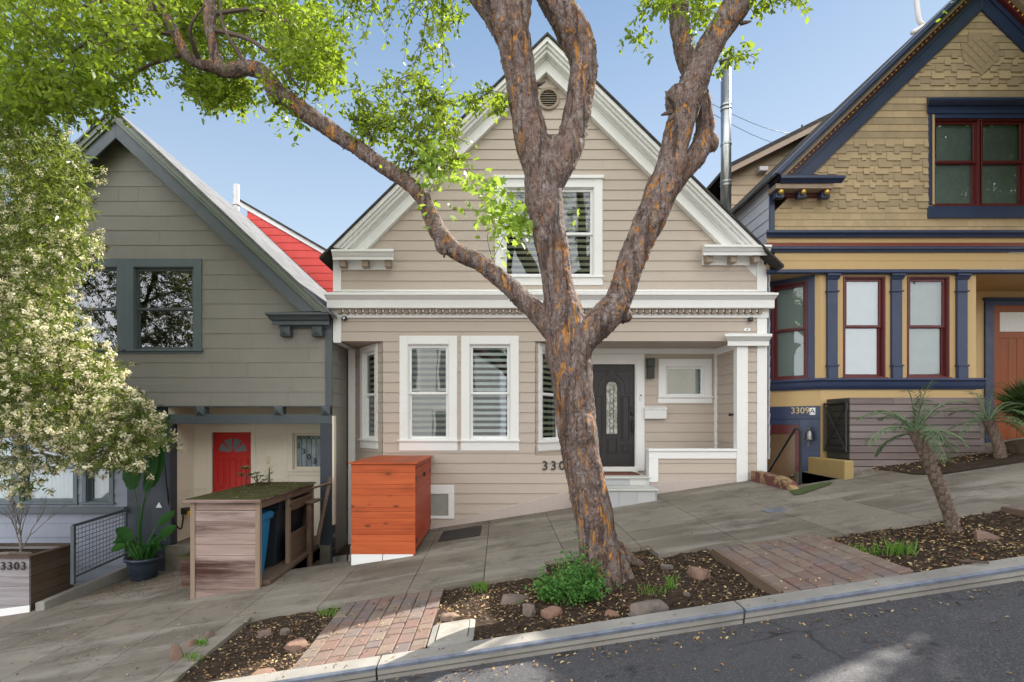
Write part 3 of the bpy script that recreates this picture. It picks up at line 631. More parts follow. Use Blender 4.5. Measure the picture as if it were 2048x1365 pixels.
# ---------------- windows ----------------
def sash_window(parent, fr, u0, u1, v0, v1, cas=0.10, sill=0.12, frame='white', sashm='vinyl', rail=None, blind=None, depth=0.10, name='window', head=None, sash_w=0.045, gl='glass', apron=True, double=True, cas_w=0.03, label=None, fill=None):
    """opening u0..u1 x v0..v1; casing boards outside, two sashes, glass, blind and the dim room behind.
    The wall must have this opening as a hole."""
    mb = MB(fr)
    mb.box(u0 - cas, u0, v0, v1 + cas, 0, cas_w); mb.box(u1, u1 + cas, v0, v1 + cas, 0, cas_w)
    mb.box(u0, u1, v1, v1 + cas, 0, cas_w - 0.002)
    if head: mb.box(u0 - cas - 0.02, u1 + cas + 0.02, v1 + cas, v1 + cas + head, 0, cas_w + 0.035)
    for a, b, c, d in ((u0 - 0.004, u0 + 0.014, v0, v1), (u1 - 0.014, u1 + 0.004, v0, v1)): mb.box(a, b, c, d, -depth, 0.003)   # jambs
    mb.box(u0 + 0.014, u1 - 0.014, v1 - 0.014, v1 + 0.004, -depth, 0.003); mb.box(u0 + 0.014, u1 - 0.014, v0 - 0.004, v0 + 0.014, -depth, 0.003)
    w = mb.build(name, M[frame], parent, bevel=0.004, label=label)
    mb = MB(fr); mb.box(u0 - cas - 0.025, u1 + cas + 0.025, v0 - 0.03, v0, 0, cas_w + 0.03)
    if apron and sill: mb.box(u0 - cas - 0.005, u1 + cas + 0.005, v0 - sill, v0 - 0.03, 0, cas_w - 0.004)
    mb.build('sill', M[frame], w, bevel=0.004)
    vm = (v0 + v1) / 2 if rail is None else rail
    a, b = u0 + 0.014, u1 - 0.014; s = sash_w
    spans = [(vm - s * 0.4, v1 - 0.014, -0.035), (v0 + 0.014, vm + s * 0.4, -0.065)] if double else [(v0 + 0.014, v1 - 0.014, -0.04)]
    for p, q, wd in spans:
        mb = MB(fr)
        mb.box(a, a + s, p, q, wd - 0.028, wd); mb.box(b - s, b, p, q, wd - 0.028, wd)
        mb.box(a + s, b - s, q - s, q, wd - 0.028, wd - 0.001); mb.box(a + s, b - s, p, p + s, wd - 0.028, wd - 0.001)
        mb.build('sash', M[sashm], w, bevel=0.003)
        mb = MB(fr); z = wd - 0.016; mb.add([fr(a + s - .003, p + s - .003, z), fr(b - s + .003, p + s - .003, z), fr(b - s + .003, q - s + .003, z), fr(a + s - .003, q - s + .003, z)], [(0, 1, 2, 3)])
        mb.build('pane', M[gl], w, fix=False)
    if blind == 'zebra' or blind == 'zebra_light':
        mb = MB(fr); v = v1 - 0.03; k = 0
        while v > v0 + 0.02:
            mb.box(a + 0.006, b - 0.006, max(v - 0.052, v0 + .015), v, -0.125, -0.120); v -= 0.104
        mb.build('blind', M['blind' if blind == 'zebra' else 'blind_light'], w)
    elif blind == 'roller':
        mb = MB(fr); mb.box(a + 0.006, b - 0.006, v0 + 0.03, v1 - 0.01, -0.125, -0.120); mb.build('blind', M['roller'], w)
    elif blind == 'curtain':
        mb = MB(fr); n = 40
        us = [a + 0.01 + (b - a - 0.02) * i / n for i in range(n + 1)]
        pts = [fr(u, v, -0.15 + 0.014 * math.sin(i * 1.9) * (1 + 0.3 * math.sin(i * .7))) for v in (v0 + 0.02, v1 - 0.02) for i, u in enumerate(us)]
        mb.add(pts, [(i, i + 1, n + 2 + i, n + 1 + i) for i in range(n)]); mb.build('curtain', M['curtain'], w, smooth=True, fix=False)
    # the room behind, its dimness put in as dark colour: a shallow box
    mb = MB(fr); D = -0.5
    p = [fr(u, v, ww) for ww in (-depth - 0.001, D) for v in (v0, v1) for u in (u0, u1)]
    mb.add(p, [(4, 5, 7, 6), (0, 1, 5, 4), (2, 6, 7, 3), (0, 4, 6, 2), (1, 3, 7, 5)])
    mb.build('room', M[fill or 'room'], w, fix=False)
    return w
def onw(fr, px, py, w=0.0):
    "photo point -> (u, v) on the wall plane pushed out by w"
    o = fr.o + fr.w * w; k = (px - CX) / F
    u = (k * o.y - o.x) / (fr.u.x - k * fr.u.y)
    return u, CZ - (py - CY) * (o.y + u * fr.u.y) / F
def rect(fr, x0, x1, y0, y1, w=0.0):
    "photo rectangle (frontal walls) -> u0, u1, v0, v1"
    a = onw(fr, x0, y1, w); b = onw(fr, x1, y0, w); return a[0], b[0], a[1], b[1]
def gable_band(mb, ru, S, a, b, w0, w1, vend, sides=(-1, 1)):
    for s in sides:
        mb.prism([(ru, a), (ru, b), (ru + s * (b - vend) / S, vend), (ru + s * (a - vend) / S, vend)], w0, w1)
def roof_slabs(name, mat, parent, fr, ru, S, vtop, w_front, depth, uend, th=0.06, sides=(-1, 1)):
    mb = MB(fr)
    for s in sides:
        ue = uend[0] if s < 0 else uend[1]; ve = vtop - S * abs(ue - ru)
        mb.prism([(ru, vtop), (ru, vtop + th), (ue, ve + th), (ue, ve)], -depth, w_front)
    return mb.build(name, M[mat], parent)
def dbl_panel(mb, u0, u1, v0, v1, w, t=0.012, g=0.022):
    t *= 1.6
    "raised-and-fielded panel: a groove frame and a field"
    mb.box(u0, u1, v0, v0 + g, w, w + t); mb.box(u0, u1, v1 - g, v1, w, w + t); mb.box(u0, u0 + g, v0 + g, v1 - g, w, w + t); mb.box(u1 - g, u1, v0 + g, v1 - g, w, w + t)
    if u1 - u0 > 4 * g: mb.box(u0 + 2 * g, u1 - 2 * g, v0 + 2 * g, v1 - 2 * g, w, w + t * 0.8)

# =============== the beige house ===============
H = thing('beige_house', (0.8, YF, 0), 'beige clapboard gable house with white trim and a dentil cornice, behind the big tree', 'house')
fr = FRONT; RU, S_ = 0.80, 0.985
uL, uR = onw(fr, 668, 0)[0], onw(fr, 1531, 0)[0]
uo = onw(fr, 683, 0)[0], onw(fr, 1513, 0)[0]
vs_ = onw(fr, 0, 683)[1]                                     # soffit height
RH = 0.1768; V0 = onw(fr, 0, 239)[1]
op_up = rect(fr, 1007, 1188, 376, 553)
op1 = rect(fr, 816, 898, 689, 880); op2 = rect(fr, 939, 1021, 689, 880)
bL, bR = onw(fr, 766, 0)[0], onw(fr, 1070, 0)[0]
lowR = onw(fr, 1168, 0)[0]; vlow = onw(fr, 0, 912)[1]
gab_top = 7.80
polys = [[(uL, vs_), (uR, vs_), (uR, gab_top - S_ * (uR - RU)), (RU, gab_top), (uL, gab_top - S_ * (RU - uL))],
         [(bL, -0.7), (bR, -0.7), (bR, vs_), (bL, vs_)], [(bR, -0.5), (lowR, -0.5), (lowR, vlow), (bR, vlow)]]
holes = [op_up, op1, op2]
mb = MB(fr); siding(mb, polys, V0, RH, holes, drop=0.015, joint=2.9, gap=0.003, seed=3); backing(mb, polys, holes)
fA = Fr((onw(front(YR), 712, 0)[0], YR, 0), (bL - onw(front(YR), 712, 0)[0], YF - YR, 0)); LA = math.hypot(bL - fA.o.x, YR - YF)
fB = Fr((bR, YF, 0), (bL * -1 + fA.o.x, YR - YF, 0)); fB = Fr((bR, YF, 0), (LA * 0 + (bL - fA.o.x), YR - YF, 0))
opA = (0.36, LA - 0.30, onw(fr, 0, 880)[1], onw(fr, 0, 697)[1]); opB = (0.20, LA - 0.30, opA[2] - 0.03, opA[3])
for f_, op, vb in ((fA, opA, -0.7), (fB, opB, vlow)):
    mb.fr = f_; pl = [[(0, vb), (LA, vb), (LA, vs_), (0, vs_)]]
    siding(mb, pl, V0, RH, [op], drop=0.015, seed=4); backing(mb, pl, [op])
fr2 = front(YR)
door = (2.587 - 0.94, 2.587, 0.80, 2.76); opS = rect(fr2, 1331, 1408, 733, 793)
mb.fr = fr2; pl = [[(uL, -0.9), (4.155, -0.9), (4.155, vs_), (uL, vs_)]]
siding(mb, pl, V0, RH, [door, opS], drop=0.015, joint=2.9, gap=0.003, seed=5); backing(mb, pl, [door, opS])
fP = Fr((4.155, YR, 0), (0, -1, 0)); mb.fr = fP; pl = [[(0, 0.3), (YR - YF, 0.3), (YR - YF, vs_), (0, vs_)]]
siding(mb, pl, V0, RH, [], drop=0.015, seed=6)
mb.fr = fr; pl = [[(4.155, 0.3), (uR, 0.3), (uR, vs_), (4.155, vs_)]]; siding(mb, pl, V0, RH, [], drop=0.015, seed=7)
pl = [[(2.62, 0.3), (4.15, 0.3), (4.15, 1.12), (2.62, 1.12)]]; siding(mb, pl, V0, RH, [], drop=0.015, seed=8)
mb.box(2.62, 4.15, 0.3, 1.12, -0.16, -0.005)
# side and back walls, ledge, soffit
ve = 4.35
mb.add([(uR, YF, -1.8), (uR, 23, -1.8), (uR, 23, ve), (uR, YF, ve)], [(0, 1, 2, 3)]); mb.add([(uL, YR, -1.8), (uL, 23, -1.8), (uL, 23, ve), (uL, YR, ve)], [(0, 1, 2, 3)]); mb.add([(uL, YF, vs_), (uL, YR, vs_), (uL, YR, ve), (uL, YF, ve)], [(0, 1, 2, 3)])
mb.add([(uL, 23, -1.5), (uR, 23, -1.5), (uR, 23, ve), (RU, 23, 8.0), (uL, 23, ve)], [(0, 1, 2, 3, 4)])
mb.add([(uL, YF + .001, vs_), (uR, YF + .001, vs_), (uR, YR + .02, vs_ + .002), (uL, YR + .02, vs_ + .002)], [(0, 1, 2, 3)])
mb.add([(bR, YF, vlow), (lowR, YF, vlow), (lowR, YR, vlow), (bR, YR, vlow)], [(0, 1, 2, 3)])
mb.add([(lowR, YF, -0.5), (lowR, YR, -0.5), (lowR, YR, vlow), (lowR, YF, vlow)], [(0, 1, 2, 3)])
mb.build('wall', M['beige'], H, fix=False)
# sloping painted base
mb = MB(fr)
a = [onw(fr, x, y, 0.02) for x, y in ((700, 1092), (908, 1041), (1020, 1013), (1170, 974))]
for (ua, va), (ub, vb) in zip(a[:-1], a[1:]): mb.prism([(ua, va), (ub, vb), (ub, va - 0.9), (ua, va - 0.9)], -0.03, 0.022)
mb.build('base', M['pinkbase'], H, bevel=0.004); mb = MB(fr)
u0, v0 = onw(fr, 1298, 966, 0.02); u1, v1 = onw(fr, 1474, 958, 0.02)
mb.prism([(u0 + 0.01, v0), (u1, v1), (u1, v0 - 0.7), (u0 + 0.01, v0 - 0.7)], -0.16, 0.02)
u0, v0 = onw(fr, 1496, 962, 0.02); mb.box(u0, onw(fr, 1513, 0)[0], v0 - 0.5, v0 - 0.02, -0.05, 0.018)
mb.build('base', M['pinkbase'], H, bevel=0.004)
# roof, rakes
roof_slabs('roof', 'roof_dark', H, fr, RU, S_, 8.175, 0.37, 13.5, (uL - 0.14, uR + 0.14), 0.045)
mb = MB(fr)
for a, b, w in ((8.085, 8.172, 0.34), (8.03, 8.085, 0.29), (7.965, 8.03, 0.24), (7.93, 7.965, 0.13), (7.735, 7.93, 0.10), (7.70, 7.735, 0.125)):
    gable_band(mb, RU, S_, a, b, -0.05, w, 4.60)
mb.build('rake_board', M['white'], H, bevel=0.005)
def vwp(w, py): return onw(fr, 0, py, w)[1]
for (xa, xb, yo, ma, mb_, blocks) in ((671, 783, 0, 0, 1, (685, 730, 776)), (1408, 1530, -9, 1, 0, (1419, 1467, 1513))):
    m_ = MB(fr); pr = [(0, 498), (0.36, 499), (0.36, 503), (0.33, 506), (0.30, 512), (0.28, 514), (0.28, 520), (0.06, 521), (0.06, 540), (0, 540)]
    m_.run([(w, vwp(w, y + yo)) for w, y in pr], onw(fr, xa, 0, .1)[0], onw(fr, xb, 0, .1)[0] - (0.0), 0.25 * ma, 0.25 * mb_)
    ub_ = sorted((onw(fr, xa, 0)[0], onw(fr, xb, 0)[0])); m_.box(ub_[0] - 0.0, ub_[1] + 0.02, 3.95, 4.62, -0.06, -0.008)
    er = m_.build('eave_return', M['white'], H, bevel=0.003)
    for b in blocks:
        m_ = MB(fr); u = onw(fr, b, 0, .2)[0]; m_.box(u - 0.055, u + 0.055, vwp(.2, 534 + yo), vwp(.2, 521 + yo) , 0.06, 0.22); m_.build('bracket', M['tan_trim'], er, bevel=0.006)
# belt cornice with dentils
m_ = MB(fr); pr = [(0, 584), (0.27, 586), (0.27, 590), (0.245, 592), (0.20, 598), (0.18, 600), (0.18, 616), (0.15, 618), (0.05, 618), (0.05, 636), (0, 636)]
m_.run([(w, vwp(w, y)) for w, y in pr], uL - 0.02, uR + 0.02, 0.3, 0.3)
cor = m_.build('cornice', M['white'], H, bevel=0.003)
m_ = MB(fr); u = uL + 0.1
m_.box(u, u + 0.062, vwp(.1, 627.5), vwp(.1, 619), 0.05, 0.125); dn = m_.build('dentil', M['tan_trim'], cor); u += 0.1155; k = 1
while u < uR - 0.1:
    c_ = dup(dn, (0.1155 * k, 0, 0)); u += 0.1155; k += 1
m_ = MB(fr); u = uL + 0.1 + 0.072
while u < uR - 0.1: m_.box(u, u + 0.03, vwp(.1, 624), vwp(.1, 619), 0.05, 0.11); u += 0.1155
m_.build('dentil_spacer_row', M['white'], cor)
# corner boards
m_ = MB(fr)
m_.box(uL - 0.01, uo[0], vwp(0, 685), vwp(0, 636) - 0.001, 0, 0.028); m_.box(uL - 0.01, uo[0], vwp(0, 584) + 0.001, vwp(0, 540) + 0.0, 0, 0.028)
m_.box(uL - 0.01, uo[0], vwp(0, 540), vwp(0, 498), 0, 0.026); m_.box(uo[1], uR + 0.01, vwp(0, 584), vwp(0, 531), 0, 0.028)
m_.box(uo[1], uR + 0.01, 0.50, vwp(0, 636) - 0.001, 0, 0.028); m_.box(uR - 0.005, uR + 0.018, 0.4, 4.4, -0.3, 0.026)
m_.box(uo[0], uo[1], vwp(0, 584) , vwp(0, 580), 0, 0.02)
m_.box(uL + 0.0, uo[0] + 0.0, vwp(0, 685) - 0.012, vwp(0, 685) - 0.001, -0.9, 0.028)
m_.fr = fr2; m_.box(uL, onw(fr2, 711, 0)[0], -0.9, vs_ - 0.001, 0, 0.03)
m_.box(bR + 0.5, 4.13, 2.955, vs_ - 0.002, 0.001, 0.05); m_.box(4.10, 4.153, 0.6, 2.955, 0.001, 0.04)
m_.build('corner_board', M['white'], H, bevel=0.004)
m_ = MB(fP); m_.box(0.03, YR - YF, 2.93, vs_ - 0.002, 0.001, 0.03); m_.build('header_board', M['white'], H, bevel=0.004)
# windows
sash_window(H, fr, *op_up, cas=0.145, sill=0.16, head=0.055, blind='zebra', rail=onw(fr, 0, 467)[1], gl='glass', label='upper gable window with striped blind, partly behind the trunk')
sash_window(H, fr, *op1, cas=0.145, sill=0.19, blind='zebra', gl='glass_dark', rail=onw(fr, 0, 787)[1])
sash_window(H, fr, *op2, cas=0.145, sill=0.19, blind='zebra_light', gl='glass', rail=onw(fr, 0, 787)[1])
sash_window(H, fA, *opA, cas=0.11, sill=0.17, blind='zebra', gl='glass', rail=onw(fr, 0, 787)[1])
sash_window(H, fB, *opB, cas=0.11, sill=0.17, blind='zebra', gl='glass', rail=onw(fr, 0, 787)[1])
sash_window(H, fr2, *opS, cas=0.14, sill=0.13, blind='roller', gl='glass_dark', double=False, sash_w=0.035, label='small porch window beside the door')
# gable vent
gv = MB(fr); uc, vc = onw(fr, 1097, 198, 0.02); n = 28
def ring(mb, uc, vc, r0, r1, w0, w1, n=28):
    p = []
    for r, w in ((r0, w0), (r0, w1), (r1, w1), (r1, w0)): p += [mb.fr(uc + r * math.cos(2 * math.pi * k / n), vc + r * math.sin(2 * math.pi * k / n), w) for k in range(n)]
    mb.add(p, [(j * n + k, j * n + (k + 1) % n, ((j + 1) % 4) * n + (k + 1) % n, ((j + 1) % 4) * n + k) for j in range(4) for k in range(n)])
ring(gv, uc, vc, 0.145, 0.195, 0, 0.045); gvo = gv.build('gable_vent', M['tan_trim'], H, bevel=0.006)
m_ = MB(fr)
for k in range(7):
    v = vc - 0.12 + k * 0.04; hw = math.sqrt(max(0.0004, 0.146 ** 2 - (v - vc) ** 2))
    m_.add([fr(uc - hw, v, 0.035), fr(uc + hw, v, 0.035), fr(uc + hw, v + 0.022, 0.017), fr(uc - hw, v + 0.022, 0.017)], [(0, 1, 2, 3)])
m_.build('louvre', M['tan_trim'], gvo, fix=False)
m_ = MB(fr); m_.add([fr(uc + 0.146 * math.cos(2 * math.pi * k / n), vc + 0.146 * math.sin(2 * math.pi * k / n), 0.016) for k in range(n)], [tuple(range(n))]); m_.build('vent_dark_disc', M['black'], gvo, fix=False)  # flat black disc in place of the dark behind the louvres
# crawl-space vent
m_ = MB(fr); a = rect(fr, 863, 908, 971, 1038, .03)
m_.box(a[0] - .1, a[1], a[3] - 0.15, a[3], 0, 0.035); m_.box(a[1] - 0.10, a[1], a[2], a[3] - 0.15, 0, 0.035); m_.box(a[0] - .3, a[1] - 0.10, a[2], a[2] + 0.05, 0, 0.035); m_.box(a[0] - 0.4, a[0] - 0.3, a[2], a[3], 0, .035); m_.box(a[0] - 0.3, a[0] - 0.1, a[3] - 0.15, a[3], 0, .033)
cv = m_.build('crawl_space_hatch', M['white'], H, bevel=0.004)
m_ = MB(fr); m_.box(a[0] - 0.3, a[1] - 0.10, a[2] + 0.05, a[3] - 0.15, 0, 0.019); m_.build('hatch_panel', plain('grey_hatch', (0.30, 0.31, 0.27), 0.6), cv)
# post and capital
m_ = MB(fr); px0, px1 = onw(fr, 1474, 0, .05)[0], onw(fr, 1496, 0, .05)[0]
m_.box(px0, px1, 0.50, 3.0, -0.10, 0.05); post = m_.build('porch_post', M['white'], H, bevel=0.005)
m_ = MB(fr); pr = [(0.0, 667), (0.20, 668), (0.20, 673), (0.17, 676), (0.13, 681), (0.11, 683), (0.11, 692), (0.0, 693)]
m_.run([(w, vwp(w, y)) for w, y in pr], onw(fr, 1466, 0, .1)[0], uR + 0.0, 0.9, 0.12); m_.build('capital', M['white'], post, bevel=0.003)
# half wall trim
m_ = MB(fr); a = rect(fr, 1298, 1474, 918, 903, .03)
m_.box(2.600, px0, vwp(.04, 918), vwp(.04, 903), 0.0, 0.035); m_.box(2.600, 2.600 + 0.16, vwp(.04, 965), vwp(.04, 918), 0, 0.035); m_.box(2.600, 2.615, vwp(.04, 965), vwp(.04, 903), -0.17, 0.0)
m_.box(2.585, px0, vwp(.05, 903), vwp(.05, 898), -0.19, 0.06); m_.build('porch_rail', M['white'], H, bevel=0.004)
# steps
st = MB(); 
st.wbox(1.35, 2.598, 9.90, YR - 0.001, 0.0, 0.665, .8); st.wbox(1.35, 2.575, 9.34, 9.90, -0.05, 0.515, .8)
for (x0, x1, y, z0, z1) in ((1.35, 2.598, 9.90, 0.548, 0.66), (1.35, 2.575, 9.34, 0.30, 0.513)):
    x = x0; k = 0
    while x < x1 - 0.01:
        e = min(x + 0.3, x1); st.wbox(x + .002, e - .002, y - 0.012, y - 0.001, z0 + .002 if y > 9.5 else z0 - .1, z1 - .002, rng.choice([0.1, 0.5, 0.8, 1.0, 0.35])); x = e
so = st.build('front_steps', M['tile'], H)
m_ = MB(); m_.wbox(1.35, 2.602, 9.85, YR - 0.002, 0.667, 0.70); m_.wbox(1.35, 2.60, 9.30, 9.886, 0.517, 0.546); m_.build('tread', M['tread'], so, bevel=0.005)
# door
d0, d1, dv0, dv1 = door
m_ = MB(fr2); m_.box(d0 - 0.17, d0 - 0.02, 0.72, 2.95, 0, 0.035); m_.box(d1 + 0.02, d1 + 0.175, 0.72, 2.95, 0, 0.035); m_.box(d0 - 0.02, d1 + 0.02, dv1 + 0.02, 2.95, 0, 0.033)
m_.box(d0 - 0.02, d0, 0.72, dv1 + 0.02, -0.12, 0.02); m_.box(d1, d1 + 0.02, 0.72, dv1 + 0.02, -0.12, 0.02); m_.box(d0, d1, dv1, dv1 + 0.02, -0.12, 0.02); m_.box(d0 - 0.02, d1 + 0.05, 0.70, 0.79, -0.12, 0.05)
dc = m_.build('door_frame', M['white'], H, bevel=0.004)
frd = Fr((0, YR + 0.05, 0)); m_ = MB(frd)
gx0, gx1 = onw(frd, 1213, 0)[0], onw(frd, 1235, 0)[0]; gv0, gv1 = onw(frd, 0, 868)[1], onw(frd, 0, 763)[1]; gc = (gx0 + gx1) / 2; gr = (gx1 - gx0) / 2
m_.box(d0, gx0, dv0 - .005, dv1, -0.045, 0); m_.box(gx1, d1, dv0 - .005, dv1, -0.045, 0); m_.box(gx0, gx1, dv0 - .005, gv0, -0.045, 0)
n = 12; arc = [(gc - gr * math.cos(math.pi * k / n), gv1 - gr + gr * math.sin(math.pi * k / n)) for k in range(n + 1)]
for k in range(n):
    (a, b), (c, d) = arc[k], arc[k + 1]; m_.prism([(a, b), (c, d), (c, dv1), (a, dv1)], -0.045, 0)
def band(mb, path, wd, w0, w1):
    for (a, b), (c, d) in zip(path[:-1], path[1:]):
        L = math.hypot(c - a, d - b) or 1; nx, ny = -(d - b) / L * wd / 2, (c - a) / L * wd / 2
        mb.prism([(a + nx, b + ny), (c + nx, d + ny), (c - nx, d - ny), (a - nx, b - ny)], w0, w1)
band(m_, [(gx0 - .015, gv0 - .02)] + [(gc + (x - gc) * 1.13, gv1 - gr + (y - gv1 + gr) * 1.13) for x, y in arc] + [(gx1 + .015, gv0 - .02), (gx0 - .015, gv0 - .02)], 0.022, 0, 0.014)
band(m_, [(gx0 - .05, gv0 - .05)] + [(gc + (x - gc) * 1.55, gv1 - gr + (y - gv1 + gr) * 1.55) for x, y in arc] + [(gx1 + .05, gv0 - .05)], 0.016, 0, 0.008)
cen = (d0 + d1) / 2
for s in (-1, 1):
    X = lambda a: gc + s * a
    def pn(a0, a1, b0, b1):
        u_ = sorted((X(a0), X(a1))); dbl_panel(m_, u_[0], u_[1], b0, b1, 0, 0.013, 0.016)
    pn(0.18, 0.34, dv0 + 0.50, dv0 + 1.36); pn(0.19, 0.34, dv0 + 0.27, dv0 + 0.43)
    Rr = 0.25; ar = [(gc + s * Rr * math.cos(q), gv1 - gr + Rr * math.sin(q)) for q in np.linspace(0.0, 1.30, 7)]
    pth = [(X(0.25), gv1 - gr - .12)] + [(a, b) for a, b in ar] + [(X(0.06), dv1 - 0.13), (X(0.34), dv1 - 0.13), (X(0.34), gv1 - gr - .12), (X(0.25), gv1 - gr - .12)]
    band(m_, pth, 0.018, 0, 0.012)
dbl_panel(m_, gc - 0.10, gc + 0.10, dv0 + 0.25, dv0 + 0.55, 0, 0.013, 0.016)
dr = m_.build('front_door', M['door'], H, bevel=0.003, label='dark door with an arched leaded glass light')
m_ = MB(frd); m_.box(gx0, gx1, gv0, gv1 - gr, -0.03, -0.026); m_.prism(arc, -0.03, -0.026)
t = NT('leaded_glass'); t.color(t.mix(t.ramp(t.noise(14, 4), 0.4, 0.6), (0.30, 0.29, 0.23), (0.60, 0.60, 0.56))); t.set(0.15, 0.0, 0.8); t.bump(t.noise(40), 0.5, 0.01)
dg_ = m_.build('door_glass', t.m, dr)
m_ = MB(frd)
for du in (-0.035, 0.035): band(m_, [(gc + du, gv0), (gc + du, gv1 - 0.08)], 0.006, -0.026, -0.02)
for k in range(9):
    v = gv0 + 0.06 + k * 0.095; rr_ = 0.03 + 0.012 * (k % 3)
    band(m_, [(gc + rr_ * math.cos(q), v + 0.045 * math.sin(q)) for q in np.linspace(0, 2 * math.pi, 13)], 0.006, -0.026, -0.02)
m_.build('leading', M['lead'], dr)
m_ = MB(frd); hu = onw(frd, 1264, 0)[0]; hv = onw(frd, 0, 828)[1]
m_.box(hu - 0.03, hu + 0.03, hv - 0.03, hv + 0.14, 0, 0.02); m_.ball(frd(hu, hv + 0.01, 0.03), 0.026)
m_.box(hu - 0.025, hu + 0.025, hv - 0.40, hv - 0.10, 0, 0.012); m_.tube([frd(hu, hv - 0.13, 0.01), frd(hu, hv - 0.15, 0.05), frd(hu, hv - 0.30, 0.055), frd(hu, hv - 0.35, 0.01)], 0.009)
m_.build('door_handle', M['screen_black'], dr, bevel=0.003)
# things on the beige house
m_ = MB(); m_.wbox(1.72, 2.50, 10.15, 10.72, 0.703, 0.722); m_.build('doormat', M['mat'], bevel=0.004, label='reddish brown mat on the pale step in front of the dark door', cat='doormat')
a = rect(fr2, 1290, 1333, 812, 838, .1)
mx = thing('mailbox', fr2((a[0] + a[1]) / 2, a[2], 0), 'white wooden mailbox with an angled lid on the beige wall right of the door', 'mailbox')
m_ = MB(fr2); m_.prism([(0, 0), (0, 0)], 0, 0) if False else None
fs = Fr(fr2(a[0], 0, 0), (0, -1, 0))
fs = Fr((a[0], YR, 0), (0, -1, 0))                          # side profile: u outwards from the wall, extruded along X
hgt = a[3] - a[2]; wid = a[1] - a[0]
m_ = MB(fs); m_.prism([(0, a[2]), (0.10, a[2]), (0.12, a[2] + hgt * 0.72), (0.0, a[2] + hgt * 0.86)], -wid, 0); m_.build('box', M['white'], mx, bevel=0.004)
m_ = MB(fs); m_.prism([(-0.0, a[2] + hgt * 0.87), (0.135, a[2] + hgt * 0.70), (0.137, a[2] + hgt * 0.78), (0.0, a[3])], -wid - 0.012, 0.012); m_.build('lid', M['white'], mx, bevel=0.003)
a = rect(fr2, 1295, 1309, 717, 757, .1)
wl_ = thing('wall_lamp', fr2((a[0] + a[1]) / 2, a[2], 0), 'black oblong wall lamp between the dark door and the small window', 'wall lamp')
vm = a[2] + (a[3] - a[2]) * 0.58
m_ = MB(fr2); m_.box(a[0], a[1], a[2], vm, 0.02, 0.11); m_.box(a[0] + 0.01, a[1] - 0.01, a[2] + 0.02, a[3] - .02, 0, 0.02); m_.build('body', M['screen_black'], wl_, bevel=0.004)
m_ = MB(fr2); m_.box(a[0] - 0.006, a[1] + 0.006, vm + 0.004, a[3], 0.02, 0.125); m_.build('shade', M['screen_black'], wl_, bevel=0.004)
a = onw(fr2, 1281.5, 795, .04); db = thing('doorbell', fr2(a[0], a[1], .035), 'slim white doorbell with a black lens on the door frame', 'doorbell')
m_ = MB(fr2); m_.box(a[0] - 0.022, a[0] + 0.022, a[1] - 0.055, a[1] + 0.06, 0.035, 0.055); m_.build('body', M['vinyl'], db, bevel=0.008)
m_ = MB(fr2); m_.box(a[0] - 0.014, a[0] + 0.014, a[1] + 0.022, a[1] + 0.05, 0.055, 0.058); m_.build('lens', M['screen_black'], db)
def sec_cam(px, py, lab):
    u, v = onw(fr, px, py, 0.08); t_ = thing('security_camera', fr(u, v, 0.0), lab, 'security camera', 'small black cameras under the cornice')
    m_ = MB(fr); m_.tube([fr(u, v + .01, 0.0), fr(u, v + .01, 0.03)], 0.018, 10); m_.build('mount', M['screen_black'], t_)
    m_ = MB(fr); m_.box(u - 0.036, u + 0.036, v - 0.036, v + 0.036, 0.03, 0.10); m_.build('body', M['screen_black'], t_, bevel=0.014)
    m_ = MB(fr); m_.tube([fr(u, v, 0.10), fr(u, v, 0.106)], 0.018, 14); m_.build('lens', M['glass_dark'], t_)
sec_cam(688.5, 637, 'small black camera under the dentil cornice at the downhill corner of the beige house')
sec_cam(1502, 639, 'small black camera under the dentil cornice above the porch post capital')
a = onw(fr, 1494, 660, .02); m_ = MB(fr); m_.box(a[0] - 0.055, a[0] + 0.055, a[1] - .025, a[1] + .025, 0.012, 0.035); sn = m_.build('wall_sensor', M['vinyl'], bevel=0.006, label='small white sensor plate on the beige boards above the porch post', cat='sensor')
m_ = MB(fr); m_.box(a[0] - 0.01, a[0] + 0.01, a[1] - .01, a[1] + .01, 0.035, 0.038); m_.build('sensor_eye', M['screen_black'], sn)
hn = thing('house_number', fr(1.0, 0.88, 0), 'dark floating numerals 3307 on the beige boards beside the trunk', 'house number')
for i, ch in enumerate('3307'):
    u, v = onw(fr, 1090 + i * 17.0, 932.5, 0.03); text_mesh(ch, 0.225, 0.007, 'digit', M['black'], hn, mtx_on(fr, u, v, 0.03))
m_ = MB(fP); m_.tube([fP(0.80, 1.78, 0.0), fP(0.80, 1.78, 0.07)], 0.018, 8); m_.ball(fP(0.80, 1.78, 0.075), 0.028); m_.build('wall_hook', M['black'], label='small black spigot knob on the porch side wall by the post', cat='hook')
